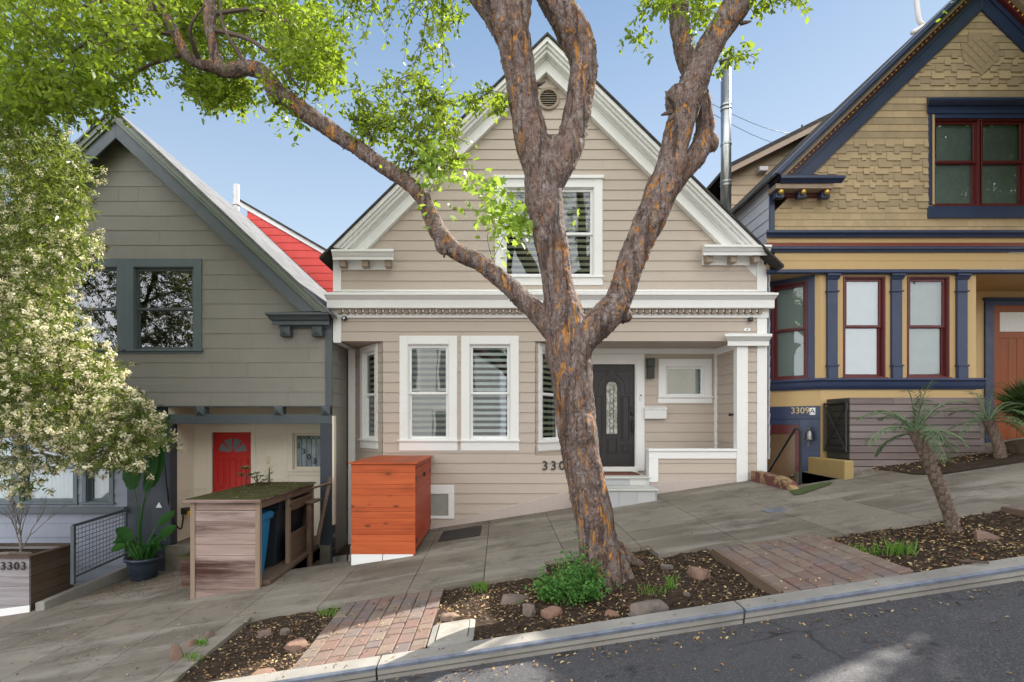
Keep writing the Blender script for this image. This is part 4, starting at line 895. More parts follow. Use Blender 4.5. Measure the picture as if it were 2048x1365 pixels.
# =============== the grey house ===============
GH = thing('grey_house', (-6.5, YF, -0.9), 'grey-green shingled gable house with slate trim and a recessed porch with a red door', 'house')
fr = FRONT; ru, S2 = -6.52, 0.94
gl_, gr_ = -10.2, onw(fr, 664, 0)[0]
vb = onw(fr, 0, 812)[1]; RG = 0.2565; VG = onw(fr, 0, 344.5)[1]
w1 = rect(fr, 269, 388, 535, 700); w2 = rect(fr, 119, 236, 535, 700)
top = 6.86
polys = [[(gl_, vb), (gr_, vb), (gr_, top - S2 * (gr_ - ru)), (ru, top), (gl_, top - S2 * (ru - gl_))]]
mb = MB(fr); siding(mb, polys, VG, RG, [w1, w2], drop=0.008, joint=0.62, gap=0.005, seed=12, wob=0.003); backing(mb, polys, [w1, w2])
fS = Fr((gr_, YF, 0), (0, 1, 0)); pl = [[(0, -2.0), (2.2, -2.0), (2.2, 3.5), (0, 3.5)]]; mb.fr = fS; siding(mb, pl, VG, RG, [], drop=0.010, joint=0.5, gap=0.003, seed=13); backing(mb, pl)
mb.add([(gr_, 12.1, -2), (gr_, 25, -2), (gr_, 25, 3.5), (gr_, 12.1, 3.5)], [(0, 1, 2, 3)]); mb.add([(gl_, 10, -2), (gl_, 25, -2), (gl_, 25, 3.5), (gl_, 10, 3.5)], [(0, 1, 2, 3)])
mb.build('wall', M['shingle_grey'], GH, fix=False)
# lower wing: blue-grey wall with curtained windows
xe = onw(fr, 246, 0)[0]; fl = front(YF + 0.12)
wA = rect(fl, 42, 148, 868, 1005); wB = rect(fl, 174, 220, 868, 1005); wC = rect(fl, -120, 26, 868, 1005)
mb = MB(fl); pl = [[(gl_, -2.6), (xe, -2.6), (xe, vb), (gl_, vb)]]; siding(mb, pl, VG, RG, [wA, wB, wC], drop=0.012, joint=0.62, gap=0.003, seed=14); backing(mb, pl, [wA, wB, wC])
mb.build('lower_wall', M['greyblue'], GH, fix=False)
for w_, b_ in ((wA, 'curtain'), (wB, 'curtain'), (wC, 'curtain')):
    sash_window(GH, fl, *w_, cas=0.075, sill=0.05, frame='slate_light', sashm='slate_light', blind=b_, gl='glass')
mb = MB(fl); mb.box(gl_, xe, onw(fl, 0, 1027, .08)[1], onw(fl, 0, 1015, .08)[1], 0, 0.09); mb.build('sill_band', M['slate'], GH, bevel=0.004)
for w_ in (w1, w2): sash_window(GH, fr, *w_, cas=0.145, sill=0.07, frame='slate_light', sashm='slate', rail=onw(fr, 0, 618)[1], gl='glass_dark', blind=None)
# trim
mb = MB(fr); mb.box(onw(fr, 652, 0)[0], gr_ + 0.012, vb, 3.55, 0, 0.035); mb.box(gl_, gr_, vb - 0.02, vb, -0.05, 0.03)
mb.build('corner_board', M['slate'], GH, bevel=0.004)
mb = MB(fr); gable_band(mb, ru, S2, 6.80, 6.90, 0.02, 0.36, 3.50); gable_band(mb, ru, S2, 6.735, 6.80, 0.30, 0.335, 3.52); mb.build('rake_board', M['rake_green'], GH, bevel=0.004)
mb = MB(fr); gable_band(mb, ru, S2, 6.47, 6.735, 0.26, 0.30, 3.52); mb.build('rake_frieze', M['slate'], GH, bevel=0.004)
mb = MB(fr); gable_band(mb, ru, S2, 6.745, 6.795, 0.0, 0.26, 3.52); mb.build('soffit', M['navy_dark'], GH)
roof_slabs('roof', 'roof_grey', GH, fr, ru, S2, 6.905, 0.39, 15.0, (gl_ - 0.3, gr_ + 0.10), 0.04)
m_ = MB(fr); pr = [(0, 624), (0.34, 625), (0.34, 629), (0.28, 634), (0.24, 640), (0.20, 643), (0.20, 650), (0.06, 651), (0.06, 657), (0, 657)]
m_.run([(w, onw(fr, 0, y, w)[1]) for w, y in pr], onw(fr, 560, 0, .1)[0], onw(fr, 656, 0, .1)[0], 0.5, 0.25); er = m_.build('eave_return', M['slate'], GH, bevel=0.003)
def pyr(mb, u, v, s, w0, w1, wt):
    mb.box(u - s, u + s, v - s, v + s, w0, w1); f = mb.fr
    mb.add([f(u - s, v - s, w1 + .0005), f(u + s, v - s, w1 + .0005), f(u + s, v + s, w1 + .0005), f(u - s, v + s, w1 + .0005), f(u, v, wt)], [(0, 1, 4), (1, 2, 4), (2, 3, 4), (3, 0, 4)])
for x in (568, 632):
    m_ = MB(fr); u, v = onw(fr, x, 662, .2); pyr(m_, u, v, 0.085, 0.0, 0.16, 0.22); m_.build('bracket', M['slate'], er)
for x in (262, 398, 555, 650):
    m_ = MB(fr); u, v = onw(fr, x, 822, .08); pyr(m_, u, v, 0.075, -0.12, 0.05, 0.11); m_.build('beam_block', M['slate'], GH)
mb = MB(fr); a = rect(fr, 240, 662, 829, 848, .03); mb.box(a[0], a[1], a[2], a[3], -0.12, 0.035); bm_ = mb.build('porch_beam', M['slate'], GH, bevel=0.005)
# porch: posts, side wall, back wall, floor, ceiling
for x0, x1, mt_ in ((640, 664, 'navy_dark'), (303, 341, 'navy_dark')):
    mb = MB(fr); u0, u1 = onw(fr, x0, 0, .03)[0], onw(fr, x1, 0, .03)[0]; mb.box(u0, u1, -1.6, a[2], -0.18, 0.028); mb.box(u0 - .01, u1 + .01, -1.6, -0.58 if x0 > 500 else -0.42, -0.17, 0.04); mb.build('porch_post', M[mt_], GH, bevel=0.006)
mb = MB(fr); u0 = onw(fr, 663, 0, .03)[0]; mb.box(u0 + 0.002, u0 + 0.045, onw(fr, 0, 1050)[1], onw(fr, 0, 832)[1], -0.1, 0.02); mb.build('pale_strip', M['cream'], GH, bevel=0.003)
YB = 10.79; fb = front(YB); pxl = onw(fr, 337, 0)[0]; fl_ = -0.50
rd = rect(fb, 425, 503, 865, 1071); lw = rect(fb, 586, 655, 866, 940)
mb = MB(fb); pl = [[(pxl, fl_), (gr_, fl_), (gr_, vb + .1), (pxl, vb + .1)]]; siding(mb, pl, VG, RG, [rd, lw], drop=0.012, joint=0.9, gap=0.003, seed=15); backing(mb, pl, [rd, lw])
fw = Fr((pxl, YF, 0), (0, 1, 0)); pl = [[(0, fl_), (YB - YF, fl_), (YB - YF, vb + .1), (0, vb + .1)]]; mb.fr = fw; siding(mb, pl, VG, RG, [], drop=0.012, joint=0.7, gap=0.003, seed=16); backing(mb, pl)
mb.build('porch_wall', M['cream'], GH, fix=False)
mb = MB(); mb.wbox(pxl + .001, gr_ - 0.001, YF - 0.1, YB - .001, -1.6, fl_ - .002); mb.build('porch_floor', M['concrete'], GH)
mb = MB(); mb.wbox(pxl + .001, gr_ - 0.002, YF + 0.13, YB - .002, vb + 0.06, vb + 0.1); mb.build('porch_ceiling', M['cream'], GH)
mb = MB(front(YF + 0.11)); mb.box(xe, pxl - 0.04, -2.0, vb + .1, -0.7, 0.0); mb.build('pier', M['navy_dark'], GH)
mb = MB(fb); mb.box(rd[0] - 0.09, rd[0], fl_, rd[3] + 0.13, 0, 0.03); mb.box(rd[1], rd[1] + 0.09, fl_, rd[3] + 0.13, 0, 0.03); mb.box(rd[0], rd[1], rd[3], rd[3] + 0.13, 0, 0.028)
mb.box(lw[0] - 0.16, lw[0] - 0.09, fl_, rd[3] + .13, 0.0, 0.02); mb.box(lw[0] - 0.6, lw[0] - 0.16, lw[2] - 0.20, lw[2] - 0.16, 0.012, 0.02)
dcs = mb.build('door_frame', M['cream'], GH, bevel=0.004)
fd = front(YB + 0.04); mb = MB(fd); mb.box(rd[0], rd[1], fl_, rd[3], -0.04, 0); W = rd[1] - rd[0]
for k in range(3):
    u0 = rd[0] + W * (0.10 + 0.30 * k); dbl_panel(mb, u0, u0 + W * 0.2, rd[3] - 1.05, rd[3] - 0.50, 0, 0.008, 0.014); dbl_panel(mb, u0, u0 + W * 0.2, rd[3] - 1.75, rd[3] - 1.15, 0, 0.008, 0.014)
rdo = mb.build('red_door', M['red_door'], GH, bevel=0.003, label='red panelled door with a fan light')
uc, vc = (rd[0] + rd[1]) / 2, rd[3] - 0.38; mb = MB(fd); Rf = W * 0.36
for k in range(4):
    a0, a1 = R(180 * k / 4 + 5), R(180 * (k + 1) / 4 - 5); p = [(uc + 0.045 * math.cos((a0 + a1) / 2), vc + .045 * math.sin((a0 + a1) / 2))]
    p = [(uc + 0.05 * math.cos(a0), vc + 0.05 * math.sin(a0))] + [(uc + Rf * math.cos(q), vc + Rf * math.sin(q)) for q in np.linspace(a0, a1, 6)] + [(uc + 0.05 * math.cos(a1), vc + 0.05 * math.sin(a1))]
    mb.prism(p, 0, 0.006)
mb.build('fan_light', M['frost'], rdo)
mb = MB(fd); mb.ball(fd(rd[1] - 0.05, rd[3] - 1.0, 0.03), 0.026); mb.build('door_knob', M['steel'], rdo, smooth=True)
lwo = sash_window(GH, fb, *lw, cas=0.085, sill=0.10, frame='cream', sashm='cream', double=False, sash_w=0.04, gl='glass', fill='room', label='leaded window with the numerals 3303')
mb = MB(fb); mb.box(lw[0] + .05, lw[1] - .05, lw[2] + .05, lw[3] - .05, -0.075, -0.068)
t = NT('obscure_glass'); t.color(t.mix(t.ramp(t.noise(3.5, 3, vec=t.map((1, 1, 0.3))), 0.4, 0.6), (0.16, 0.19, 0.24), (0.42, 0.46, 0.50))); t.set(0.2, spec=0.7); t.bump(t.noise(45), 0.6, 0.01)
mb.build('obscure_glass', t.m, lwo)
mb = MB(fb); n = 6; ww = (lw[1] - lw[0] - 0.1) / n
for k in range(n + 1): u = lw[0] + .05 + k * ww; band(mb, [(u, lw[2] + .05), (u, lw[3] - .05 - (0.09 if 0 < k < n else 0))], 0.007, -0.068, -0.06)
for k in range(n):
    u = lw[0] + .05 + k * ww; v = lw[3] - .05; band(mb, [(u, v - .09), (u + ww / 2, v - .02), (u + ww, v - .09)], 0.007, -0.068, -0.06); band(mb, [(u, v), (u + ww / 2, v - .07), (u + ww, v)], 0.007, -0.068, -0.0605)
mb.build('leading', M['lead'], lwo)
for i, ch in enumerate('3303'):
    px_, py_ = [(597, 892), (607, 904), (618, 915), (629, 923)][i]; u, v = onw(fb, px_, py_, -0.055); text_mesh(ch, 0.155, 0.004, 'numeral', M['lead'], lwo, mtx_on(fb, u, v, -0.054))
# charger and cable
ch = thing('charger_cable', (pxl, 10.3, 0.2), 'black cable hanging in a loop to a yellow plug on the cream porch wall', 'cable')
pts = [P(327, 905, 9.85), P(332, 960, 9.87), P(340, 1020, 9.95), P(352, 1050, 10.05), P(362, 1058, 10.15), P(366, 1040, 10.25), P(366, 1032, 10.35)]
def smooth_path(pts, n=6):
    out = []
    for i in range(len(pts) - 1):
        p0, p1, p2, p3 = pts[max(i - 1, 0)], pts[i], pts[i + 1], pts[min(i + 2, len(pts) - 1)]
        for k in range(n):
            t_ = k / n; out.append(0.5 * ((2 * p1) + (p2 - p0) * t_ + (2 * p0 - 5 * p1 + 4 * p2 - p3) * t_ ** 2 + (3 * p1 - p0 - 3 * p2 + p3) * t_ ** 3))
    return out + [pts[-1]]
mb = MB(); mb.tube(smooth_path(pts), 0.014, 8); mb.build('cable', M['screen_black'], ch, smooth=True)
mb = MB(fw); v = onw(fr, 0, 1032)[1] + .02; mb.box(0.36, 0.52, v - .06, v + .06, 0.012, 0.10); mb.build('socket', M['screen_black'], ch, bevel=0.01)
mb = MB(fw); mb.box(0.40, 0.48, v - .10, v - .0, 0.10, 0.16); mb.build('plug', M['yellow'], ch, bevel=0.015)
m_ = MB(front(YF - 0.035)); u, v = onw(m_.fr, 318, 1010); m_.prism([(u - .055, v - .05), (u + .055, v - .05), (u, v + .045)], 0, 0.004); m_.build('warning_sticker', M['vinyl'], label='small white triangular sticker on the dark porch post', cat='sticker')

# =============== red house and back things ===============
RHs = thing('red_house', (-3.4, 15.0, 3.0), 'bright red clapboard wall under a white rake and dark roof, behind the grey roof', 'house')
fq = front(15.0); mb = MB(fq)
pts = [onw(fq, x, y) for x, y in ((470, 600), (680, 600), (680, 529), (495, 422))]; pts = [(pts[0][0], 2.0), (pts[1][0], 2.0), pts[2], pts[3]]
siding(mb, [pts], 2.0, 0.20, [], drop=0.014, seed=21); mb.box(pts[0][0], pts[1][0], 1.0, 3.6, -5, -0.02); mb.build('wall', M['red_siding'], RHs, fix=False)
def sl_band(f, xa, ya, xb, yb, t0, t1, w0, w1):
    a, b = onw(f, xa, ya), onw(f, xb, yb); return [(a[0], a[1] + t0), (b[0], b[1] + t0), (b[0], b[1] + t1), (a[0], a[1] + t1)], w0, w1
mb = MB(fq); p, a0, a1 = sl_band(fq, 470, 407, 690, 534, 0.0, 0.12, -0.05, 0.06); mb.prism(p, a0, a1); mb.build('rake_board', M['white'], RHs, bevel=0.005)
mb = MB(fq); p, a0, a1 = sl_band(fq, 470, 407, 690, 534, 0.12, 0.17, -5, 0.12); mb.prism(p, a0, a1); mb.build('roof', M['roof_dark'], RHs)
# vent pipe on the grey roof
mb = MB(); c = P(473, 405, 14.6); mb.tube([c - Vector((0, 0, .8)), c + Vector((0, 0, 0.45))], 0.075, 14); mb.tube([c - Vector((0, 0, .08)), c - Vector((0, 0, .03))], 0.10, 14); mb.build('vent_pipe', M['pipe_white'], smooth=False, label='short white vent pipe on the sunlit grey shingle roof', cat='vent pipe')
# steel flue
FL = thing('flue_pipe', P(1452, 405, 10.85), 'tall galvanised steel flue with a cap, rising behind the beige roof', 'flue')
c0, c1 = P(1452, 415, 10.85), P(1452, 130, 10.85)
mb = MB(); mb.tube([c0 - Vector((0, 0, 0.6)), c1], 0.095, 20); mb.build('pipe', M['steel'], FL, smooth=True)
for y in (212, 220, 290, 365, 372):
    mb = MB(); c = P(1452, y, 10.85); mb.tube([c - Vector((0, 0, .018)), c + Vector((0, 0, .018))], 0.104, 20); mb.build('band', M['steel'], FL, bevel=0.004)
mb = MB(); mb.lathe(c1, [(0.08, 0), (0.08, 0.04), (0.12, 0.05), (0.125, 0.09), (0.04, 0.13)]); mb.build('cap', M['pewter'], FL)
# overhead wires
for i, (ya, yb) in enumerate(((206, 270), (225, 300))):
    a, b = P(1420, ya, 16), P(1640, yb, 22); pts = [a.lerp(b, k / 10) - Vector((0, 0, 0.3 * math.sin(math.pi * k / 10))) for k in range(11)]
    mb = MB(); mb.tube(pts, 0.012, 5); mb.build('overhead_wire', M['wire'], label=['thin pale overhead wire, the upper of two, crossing the sky by the flue', 'thin pale overhead wire, the lower of two, crossing the sky by the flue'][i], cat='wire')
# =============== the tan and navy house ===============
YG = 9.90; TH = thing('tan_house', (8.35, YG, 0.7), 'tan shingled gable house with navy and maroon trim, gold beads and a bay of pilasters', 'house')
fg = front(YG); ru, S3 = 8.35, 0.975
tL, tR = onw(fg, 1541, 0)[0], 12.1
V3 = onw(fg, 0, 263)[1]; R3 = 0.1185; vbot = onw(fg, 0, 462)[1]
tw1 = rect(fg, 1869, 1957, 240, 411); tw2 = rect(fg, 1963, 2051, 240, 411)
hw = [(tw1[0], tw2[1], tw1[2], tw1[3])]
pl = [[(tL, vbot), (tR, vbot), (tR, 8.80 - S3 * (tR - ru)), (ru, 8.80), (tL, 8.80 - S3 * (ru - tL))]]
zig = [(onw(fg, 0, b)[1], onw(fg, 0, a)[1]) for a, b in ((100, 170), (285, 425))]
def stg(k, i):
    v = V3 + k * R3
    return 0.042 if any(a < v < b for a, b in zig) and (i + (k % 2)) % 2 == 0 else 0
def tnf(k, i, ext, rr):
    v = V3 + k * R3
    if any(a < v < b for a, b in zig): return min(1, max(0, (0.25 if k % 2 else 0.85) + rr.uniform(-.12, .12)))
    return min(1, max(0, (0.2 if (k // 1) % 2 else 0.8) + rr.uniform(-.15, .15))) if v > onw(fg, 0, 285)[1] else 0.8 + rr.uniform(-.2, .2)
mb = MB(fg); siding(mb, pl, V3, R3, hw, drop=0.010, joint=0.16, gap=0.004, seed=31, stagger=stg, tonef=tnf); backing(mb, pl, hw)
mb.add([(tR, YG, -1), (tR, 22, -1), (tR, 22, 5.2), (tR, YG, 5.2)], [(0, 1, 2, 3)])
mb.build('wall', M['tan_shingle'], TH, fix=False)
fs_ = Fr((tL, 20, 0), (0, -1, 0)); mb = MB(fs_); pl = [[(0, 1.0), (20 - YG, 1.0), (20 - YG, 5.83), (0, 5.83)]]; siding(mb, pl, 1.0, 0.2, [], drop=0.013, seed=33); mb.build('side_wall', M['white_siding'], TH, fix=False)
# emblem of lozenges
mb = MB(fg)
pent = [onw(fg, x, y, .03) for x, y in ((1938, 65), (1984, 65), (1984, 86), (1998, 86), (1998, 118), (1964, 150), (1927, 118), (1922, 86), (1938, 86))]
mb.prism(pent[::-1], 0.014, 0.024, 0.1)
def inside(p, poly):
    c = False
    for i in range(len(poly)):
        (x1, y1), (x2, y2) = poly[i], poly[(i + 1) % len(poly)]
        if (y1 > p[1]) != (y2 > p[1]) and p[0] < (x2 - x1) * (p[1] - y1) / (y2 - y1) + x1: c = not c
    return c
uc, vc = onw(fg, 1962, 108, .03); d = 0.085
for i in range(-12, 13):
    for j in range(-12, 13):
        u, v = uc + (i + j) * d, vc + (i - j) * d
        if all(inside((u + q * 0.6 * d, v + r_ * 0.6 * d), pent) for q, r_ in ((1, 0), (-1, 0), (0, 1), (0, -1))):
            e = d - 0.014; mb.prism([(u - e, v), (u, v - e), (u + e, v), (u, v + e)], 0.024, 0.032, 0.15)
mb.build('lozenge_emblem', M['tan_shingle'], TH)
# rake
for nm, mt_, bs in (('rake_frieze', 'navy', ((8.80, 9.06, 0.05), (9.06, 9.156, 0.075))), ('bead_band', 'maroon', ((9.156, 9.25, 0.15),)), ('taupe_band', 'taupe', ((9.25, 9.335, 0.25),)), ('rake_board', 'navy', ((9.335, 9.38, 0.34), (9.38, 9.475, 0.40)))):
    mb = MB(fg)
    for a, b, w in bs: gable_band(mb, ru, S3, a, b, -0.05, w, 5.80)
    mb.build(nm, M[mt_], TH, bevel=0.004)
mb = MB(fg); beads = []
for s in (-1, 1):
    u = 0.08
    while u < 3.45: beads.append((ru + s * u, 9.203 - S3 * u)); u += 0.0745
mb.ball(fg(*beads[0], 0.155), 0.019, 8); bd0 = mb.build('bead', M['gold'], TH, smooth=True)
for u, v in beads[1:]: dup(bd0, (u - beads[0][0], 0, v - beads[0][1]))
roof_slabs('roof', 'roof_dark', TH, fg, ru, S3, 9.42, 0.385, 11.0, (ru - 3.78, ru + 3.8), 0.05)
def vg(w, y): return onw(fg, 0, y, w)[1]
m_ = MB(fg); pr = [(0, 350), (0.40, 351), (0.40, 356), (0.36, 361), (0.32, 367), (0, 367)]
er0 = m_.run([(w, vg(w, y)) for w, y in pr], onw(fg, 1562, 0, .15)[0], onw(fg, 1660, 0, .15)[0], 0.3, 0.3).build('eave_return', M['navy'], TH, bevel=0.003)
m_ = MB(fg); m_.box(onw(fg, 1552, 0, .3)[0], onw(fg, 1667, 0, .3)[0], vg(.3, 377), vg(.3, 367) - .001, 0, 0.30); m_.build('taupe_board', M['taupe'], er0, bevel=0.003)
m_ = MB(fg); m_.box(onw(fg, 1556, 0, .1)[0], onw(fg, 1660, 0, .1)[0], vg(.1, 393), vg(.1, 378), 0, 0.10); m_.build('maroon_board', M['maroon'], er0, bevel=0.003)
for x in (1562, 1607, 1654):
    m_ = MB(fg); u = onw(fg, x, 0, .25)[0]; m_.prism([(u - .075, vg(.2, 396)), (u + .075, vg(.2, 396)), (u + .055, vg(.2, 378)), (u - .055, vg(.2, 378))], 0.10, 0.22); br_ = m_.build('bracket', M['navy'], er0, bevel=0.004)
    m_ = MB(fg); m_.ball(fg(u + .0, vg(.25, 384), 0.25), 0.048, 14); m_.build('gold_ball', M['gold'], br_, smooth=True)
# belts between the storeys
def belt(name, mt_, pr, xa=1533, xb=None, m0=1.0):
    m_ = MB(fg); m_.run([(w, vg(w, y)) for w, y in pr], onw(fg, xa, 0)[0], tR, m0 * 0.5, 0); return m_.build(name, M[mt_], TH, bevel=0.003)
belt('belt_moulding', 'navy', [(0, 460), (0.16, 461), (0.16, 465), (0.12, 470), (0.10, 475), (0, 475)])
belt('belt_board', 'tan', [(0, 475.2), (0.05, 475.2), (0.05, 486), (0, 486)])
belt('belt_moulding', 'rust', [(0, 486.2), (0.07, 486.2), (0.07, 493), (0, 493)])
belt('belt_moulding', 'navy', [(0, 493.2), (0.10, 493.2), (0.10, 498), (0.07, 501), (0.06, 505), (0, 505)])
belt('belt_board', 'tan', [(0, 505.2), (0.03, 505.2), (0.03, 522), (0.024, 522), (0.024, 524), (0.03, 524), (0.03, 539), (0, 539)])
belt('belt_moulding', 'navy', [(0, 539.2), (0.09, 539.2), (0.09, 545), (0.05, 549), (0, 549)])
mb = MB(fg); mb.box(tL - .03, onw(fg, 1548, 0)[0], vg(0, 549), vg(0, 350), 0, 0.03); mb.build('corner_board', M['navy'], TH, bevel=0.004)
vsof = vg(0, 548); YE = 11.2
mb = MB(); mb.add([(tL, YG + .002, vsof), (tR, YG + .002, vsof), (tR, YE, vsof), (tL, YE, vsof)], [(0, 1, 2, 3)]); mb.build('soffit', M['tan'], TH, fix=False)
# twin upper window
for w_ in (tw1, tw2): sash_window(TH, fg, *w_, cas=0.012, sill=0, frame='maroon', sashm='maroon', blind='roller', gl='glass_dark', rail=vg(0, 323), apron=False, cas_w=0.012)
mb = MB(fg); u0, u1 = onw(fg, 1856, 0)[0], onw(fg, 2064, 0)[0]
mb.box(u0, tw1[0] - 0.013, tw1[2], vg(0, 227), 0, 0.035); mb.box(tw2[1] + 0.013, u1, tw1[2], vg(0, 227), 0, 0.035); mb.box(tw1[0] - .013, tw2[1] + .013, tw1[3] + 0.013, vg(0, 227), 0, 0.034)
mb.box(u0 - 0.02, u1 + 0.02, vg(0, 438), tw1[2] - 0.031, 0, 0.05)
pr = [(0, 227), (0.05, 227), (0.05, 213), (0.09, 210), (0.14, 203), (0.16, 199), (0.16, 196), (0, 195)]
mb.run([(w, vg(w, y)) for w, y in pr], u0 - 0.02, u1 + .02, 0.5, 0.5); mb.build('window_surround', M['navy'], TH, bevel=0.004)
mb = MB(fg); mb.box(u0 + 0.05, u0 + 0.085, tw1[2], vg(0, 232), 0.035, 0.04); mb.build('tan_fillet', M['tan'], TH)
# bay
bx0, bx1 = onw(fg, 1641, 0)[0], onw(fg, 1952, 0)[0]
bw1 = rect(fg, 1689, 1767, 556, 755); bw2 = rect(fg, 1817, 1895, 556, 755)
fa = Fr((4.937 - 0.32, 10.5 + 0.304, 0), (bx0 - 4.937, YG - 10.5, 0)); LA2 = math.hypot(bx0 - fa.o.x, fa.o.y - YG)
a0 = onw(fa, 1546, 570)[0]; a1 = onw(fa, 1612, 570)[0]; aw = (a0, a1, vg(0, 755), vg(0, 560))
mb = MB(fg); pl = [[(bx0, -0.2), (bx1, -0.2), (bx1, vsof), (bx0, vsof)]]; backing(mb, pl, [bw1, bw2], w=0)
mb.fr = fa; pl = [[(0, -1.0), (LA2, -1.0), (LA2, vsof), (0, vsof)]]; backing(mb, pl, [aw], w=0)
mb.fr = front(YE); pl = [[(bx1 - .6, 0.4), (tR, 0.4), (tR, vsof), (bx1 - .6, vsof)]]; backing(mb, pl, [], w=0)
mb.add([(bx1, YG, 0), (bx1, YE, 0), (bx1, YE, vsof), (bx1, YG, vsof)], [(0, 1, 2, 3)])
mb.add([(4.3, 10.82, -1.0), (4.64, 10.8, -1.0), (4.64, 10.8, vsof), (4.3, 10.82, vsof)], [(0, 1, 2, 3)])
mb.build('bay_wall', M['tan'], TH, fix=False)
rl = vg(0, 653)
for f_, w_ in ((fg, bw1), (fg, bw2), (fa, aw)):
    sash_window(TH, f_, *w_, cas=0.025, sill=0, frame='maroon', sashm='maroon', blind='roller', gl='glass_dark' if w_ is bw1 else 'glass', rail=rl, apron=False, cas_w=0.02)
mb = MB(fa); mb.box(aw[1] + 0.03, LA2 - 0.09, aw[2] - .03, vsof - 0.001, 0, 0.02); mb.box(0.1, aw[0] - 0.03, aw[2] - .03, vsof - .001, 0, 0.02); mb.box(aw[0] - .03, aw[1] + .03, aw[3] + .03, vsof - .001, 0, 0.018); mb.build('window_surround', M['navy'], TH, bevel=0.003)
def pil(u):
    m_ = MB(fg); b, tp = vg(.05, 757), vg(.05, 549)
    m_.box(u - 0.085, u + 0.085, b, b + 0.22, 0, 0.075); m_.box(u - 0.10, u + 0.10, b + 0.205, b + 0.235, 0, 0.09); m_.box(u - 0.108, u + 0.108, tp - 0.305, tp - 0.28, 0, 0.08)
    m_.box(u - 0.088, u + 0.088, b + 0.235, tp - 0.305, 0, 0.055); m_.box(u - 0.088, u + 0.088, tp - 0.28, tp - 0.09, 0, 0.055)
    m_.run([(0, tp - 0.09), (0.07, tp - 0.09), (0.09, tp - 0.05), (0.11, tp - 0.03), (0.11, tp), (0, tp)], u - 0.088, u + 0.088, 0.25, 0.25)
    return m_.build('pilaster', M['navy'], TH, bevel=0.004)
for x in (1666, 1795, 1926): pil(onw(fg, x, 0, .06)[0])
pr = [(0, 756), (0.10, 757), (0.10, 760), (0.075, 764), (0.06, 772), (0.03, 779), (0, 779)]
m_ = MB(fg); m_.run([(w, vg(w, y)) for w, y in pr], bx0, bx1 + .1, 0.38, 0); m_.fr = fa; m_.run([(w, vg(w, y)) for w, y in pr], 0, LA2, 0, 0.38); m_.build('sill_course', M['navy'], TH, bevel=0.003)
# lower navy wall, number board and basement door on the angled face
mb = MB(fa); nb = (0.25, LA2 - 0.003, vg(0, 838), vg(0, 812)); mb.box(nb[0], nb[1], nb[2], nb[3], 0, 0.03)
dd = (onw(fa, 1520, 0)[0], onw(fa, 1600, 0)[0]); mb.box(dd[1], LA2 - 0.003, -1.0, nb[2] - .002, 0, 0.022); mb.box(0, dd[1], vg(0, 850), nb[2] - .002, 0, 0.02)
mb.build('number_board', M['navy'], TH, bevel=0.003)
mb = MB(fa); mb.box(dd[0] - .1, dd[1], vg(0, 868), vg(0, 850) - .002, 0, 0.03); mb.box(dd[1] - 0.07, dd[1] - .001, -1.0, vg(0, 868), 0, 0.028); bd = mb.build('basement_door_frame', M['maroon'], TH, bevel=0.003)
mb = MB(fa); mb.box(0.02, dd[1] - 0.071, -0.9, vg(0, 868) - .001, 0, 0.012); mb.build('basement_door', plain('brown_door_paint', (0.20, 0.115, 0.055), 0.35, var=0.35, nscale=1.2), TH)
mb = MB(fa); mb.ball(fa(dd[1] - 0.115, vg(0, 955), 0.05), 0.03); mb.build('door_knob', M['pewter'], bd, smooth=True)
un = onw(fa, 1604, 822, .03)[0]; vn = onw(fa, 1604, 822, .03)[1]
text_mesh('3309', 0.155, 0.004, 'house_number', M['gold_paint'] if 'gold_paint' in M else plain('gold_number_paint', (0.62, 0.47, 0.22), 0.4), TH, mtx_on(fa, un - .03, vn, 0.033))
mb = MB(fa); q = onw(fa, 1625, 823, .03); mb.box(q[0] - 0.045, q[0] + 0.045, q[1] - .062, q[1] + .062, 0.03, 0.034); mb.build('number_plate', M['vinyl'], TH)
text_mesh('A', 0.12, 0.002, 'plate_letter', M['black'], TH, mtx_on(fa, q[0], q[1], 0.0365))
bl = thing('wall_bell', fa(*onw(fa, 1619, 870, .1), 0.02), 'aged metal bell lantern hanging on the navy wall by the mesh gate', 'bell')
q = onw(fa, 1619, 870, .1); c = fa(q[0], q[1], 0.11)
mb = MB(); mb.lathe(c, [(0.085, -0.09), (0.088, -0.07), (0.068, -0.06), (0.066, 0.03), (0.05, 0.07), (0.02, 0.085)], 20); mb.build('bell', M['pewter'], bl, smooth=True, bevel=0)
mb = MB(); mb.tube([c + Vector((0.05 * math.cos(a), 0, 0.085 + 0.05 * math.sin(a))) for a in np.linspace(0, math.pi, 9)] + [c + Vector((-.05, 0, .02))], 0.01, 6); mb.tube([c + Vector((0, 0, .12)), fa(q[0], q[1] + .12, 0.02)], 0.012, 6); mb.build('bracket', M['pewter'], bl)
q = onw(fa, 1617, 888, .02); mb = MB(fa); mb.box(q[0] - .02, q[0] + .02, q[1] - .045, q[1] + .045, 0.022, 0.035); mb.build('door_buzzer', M['kerb_steel'], bevel=0.004, label='small grey door buzzer plate below the bell', cat='buzzer')
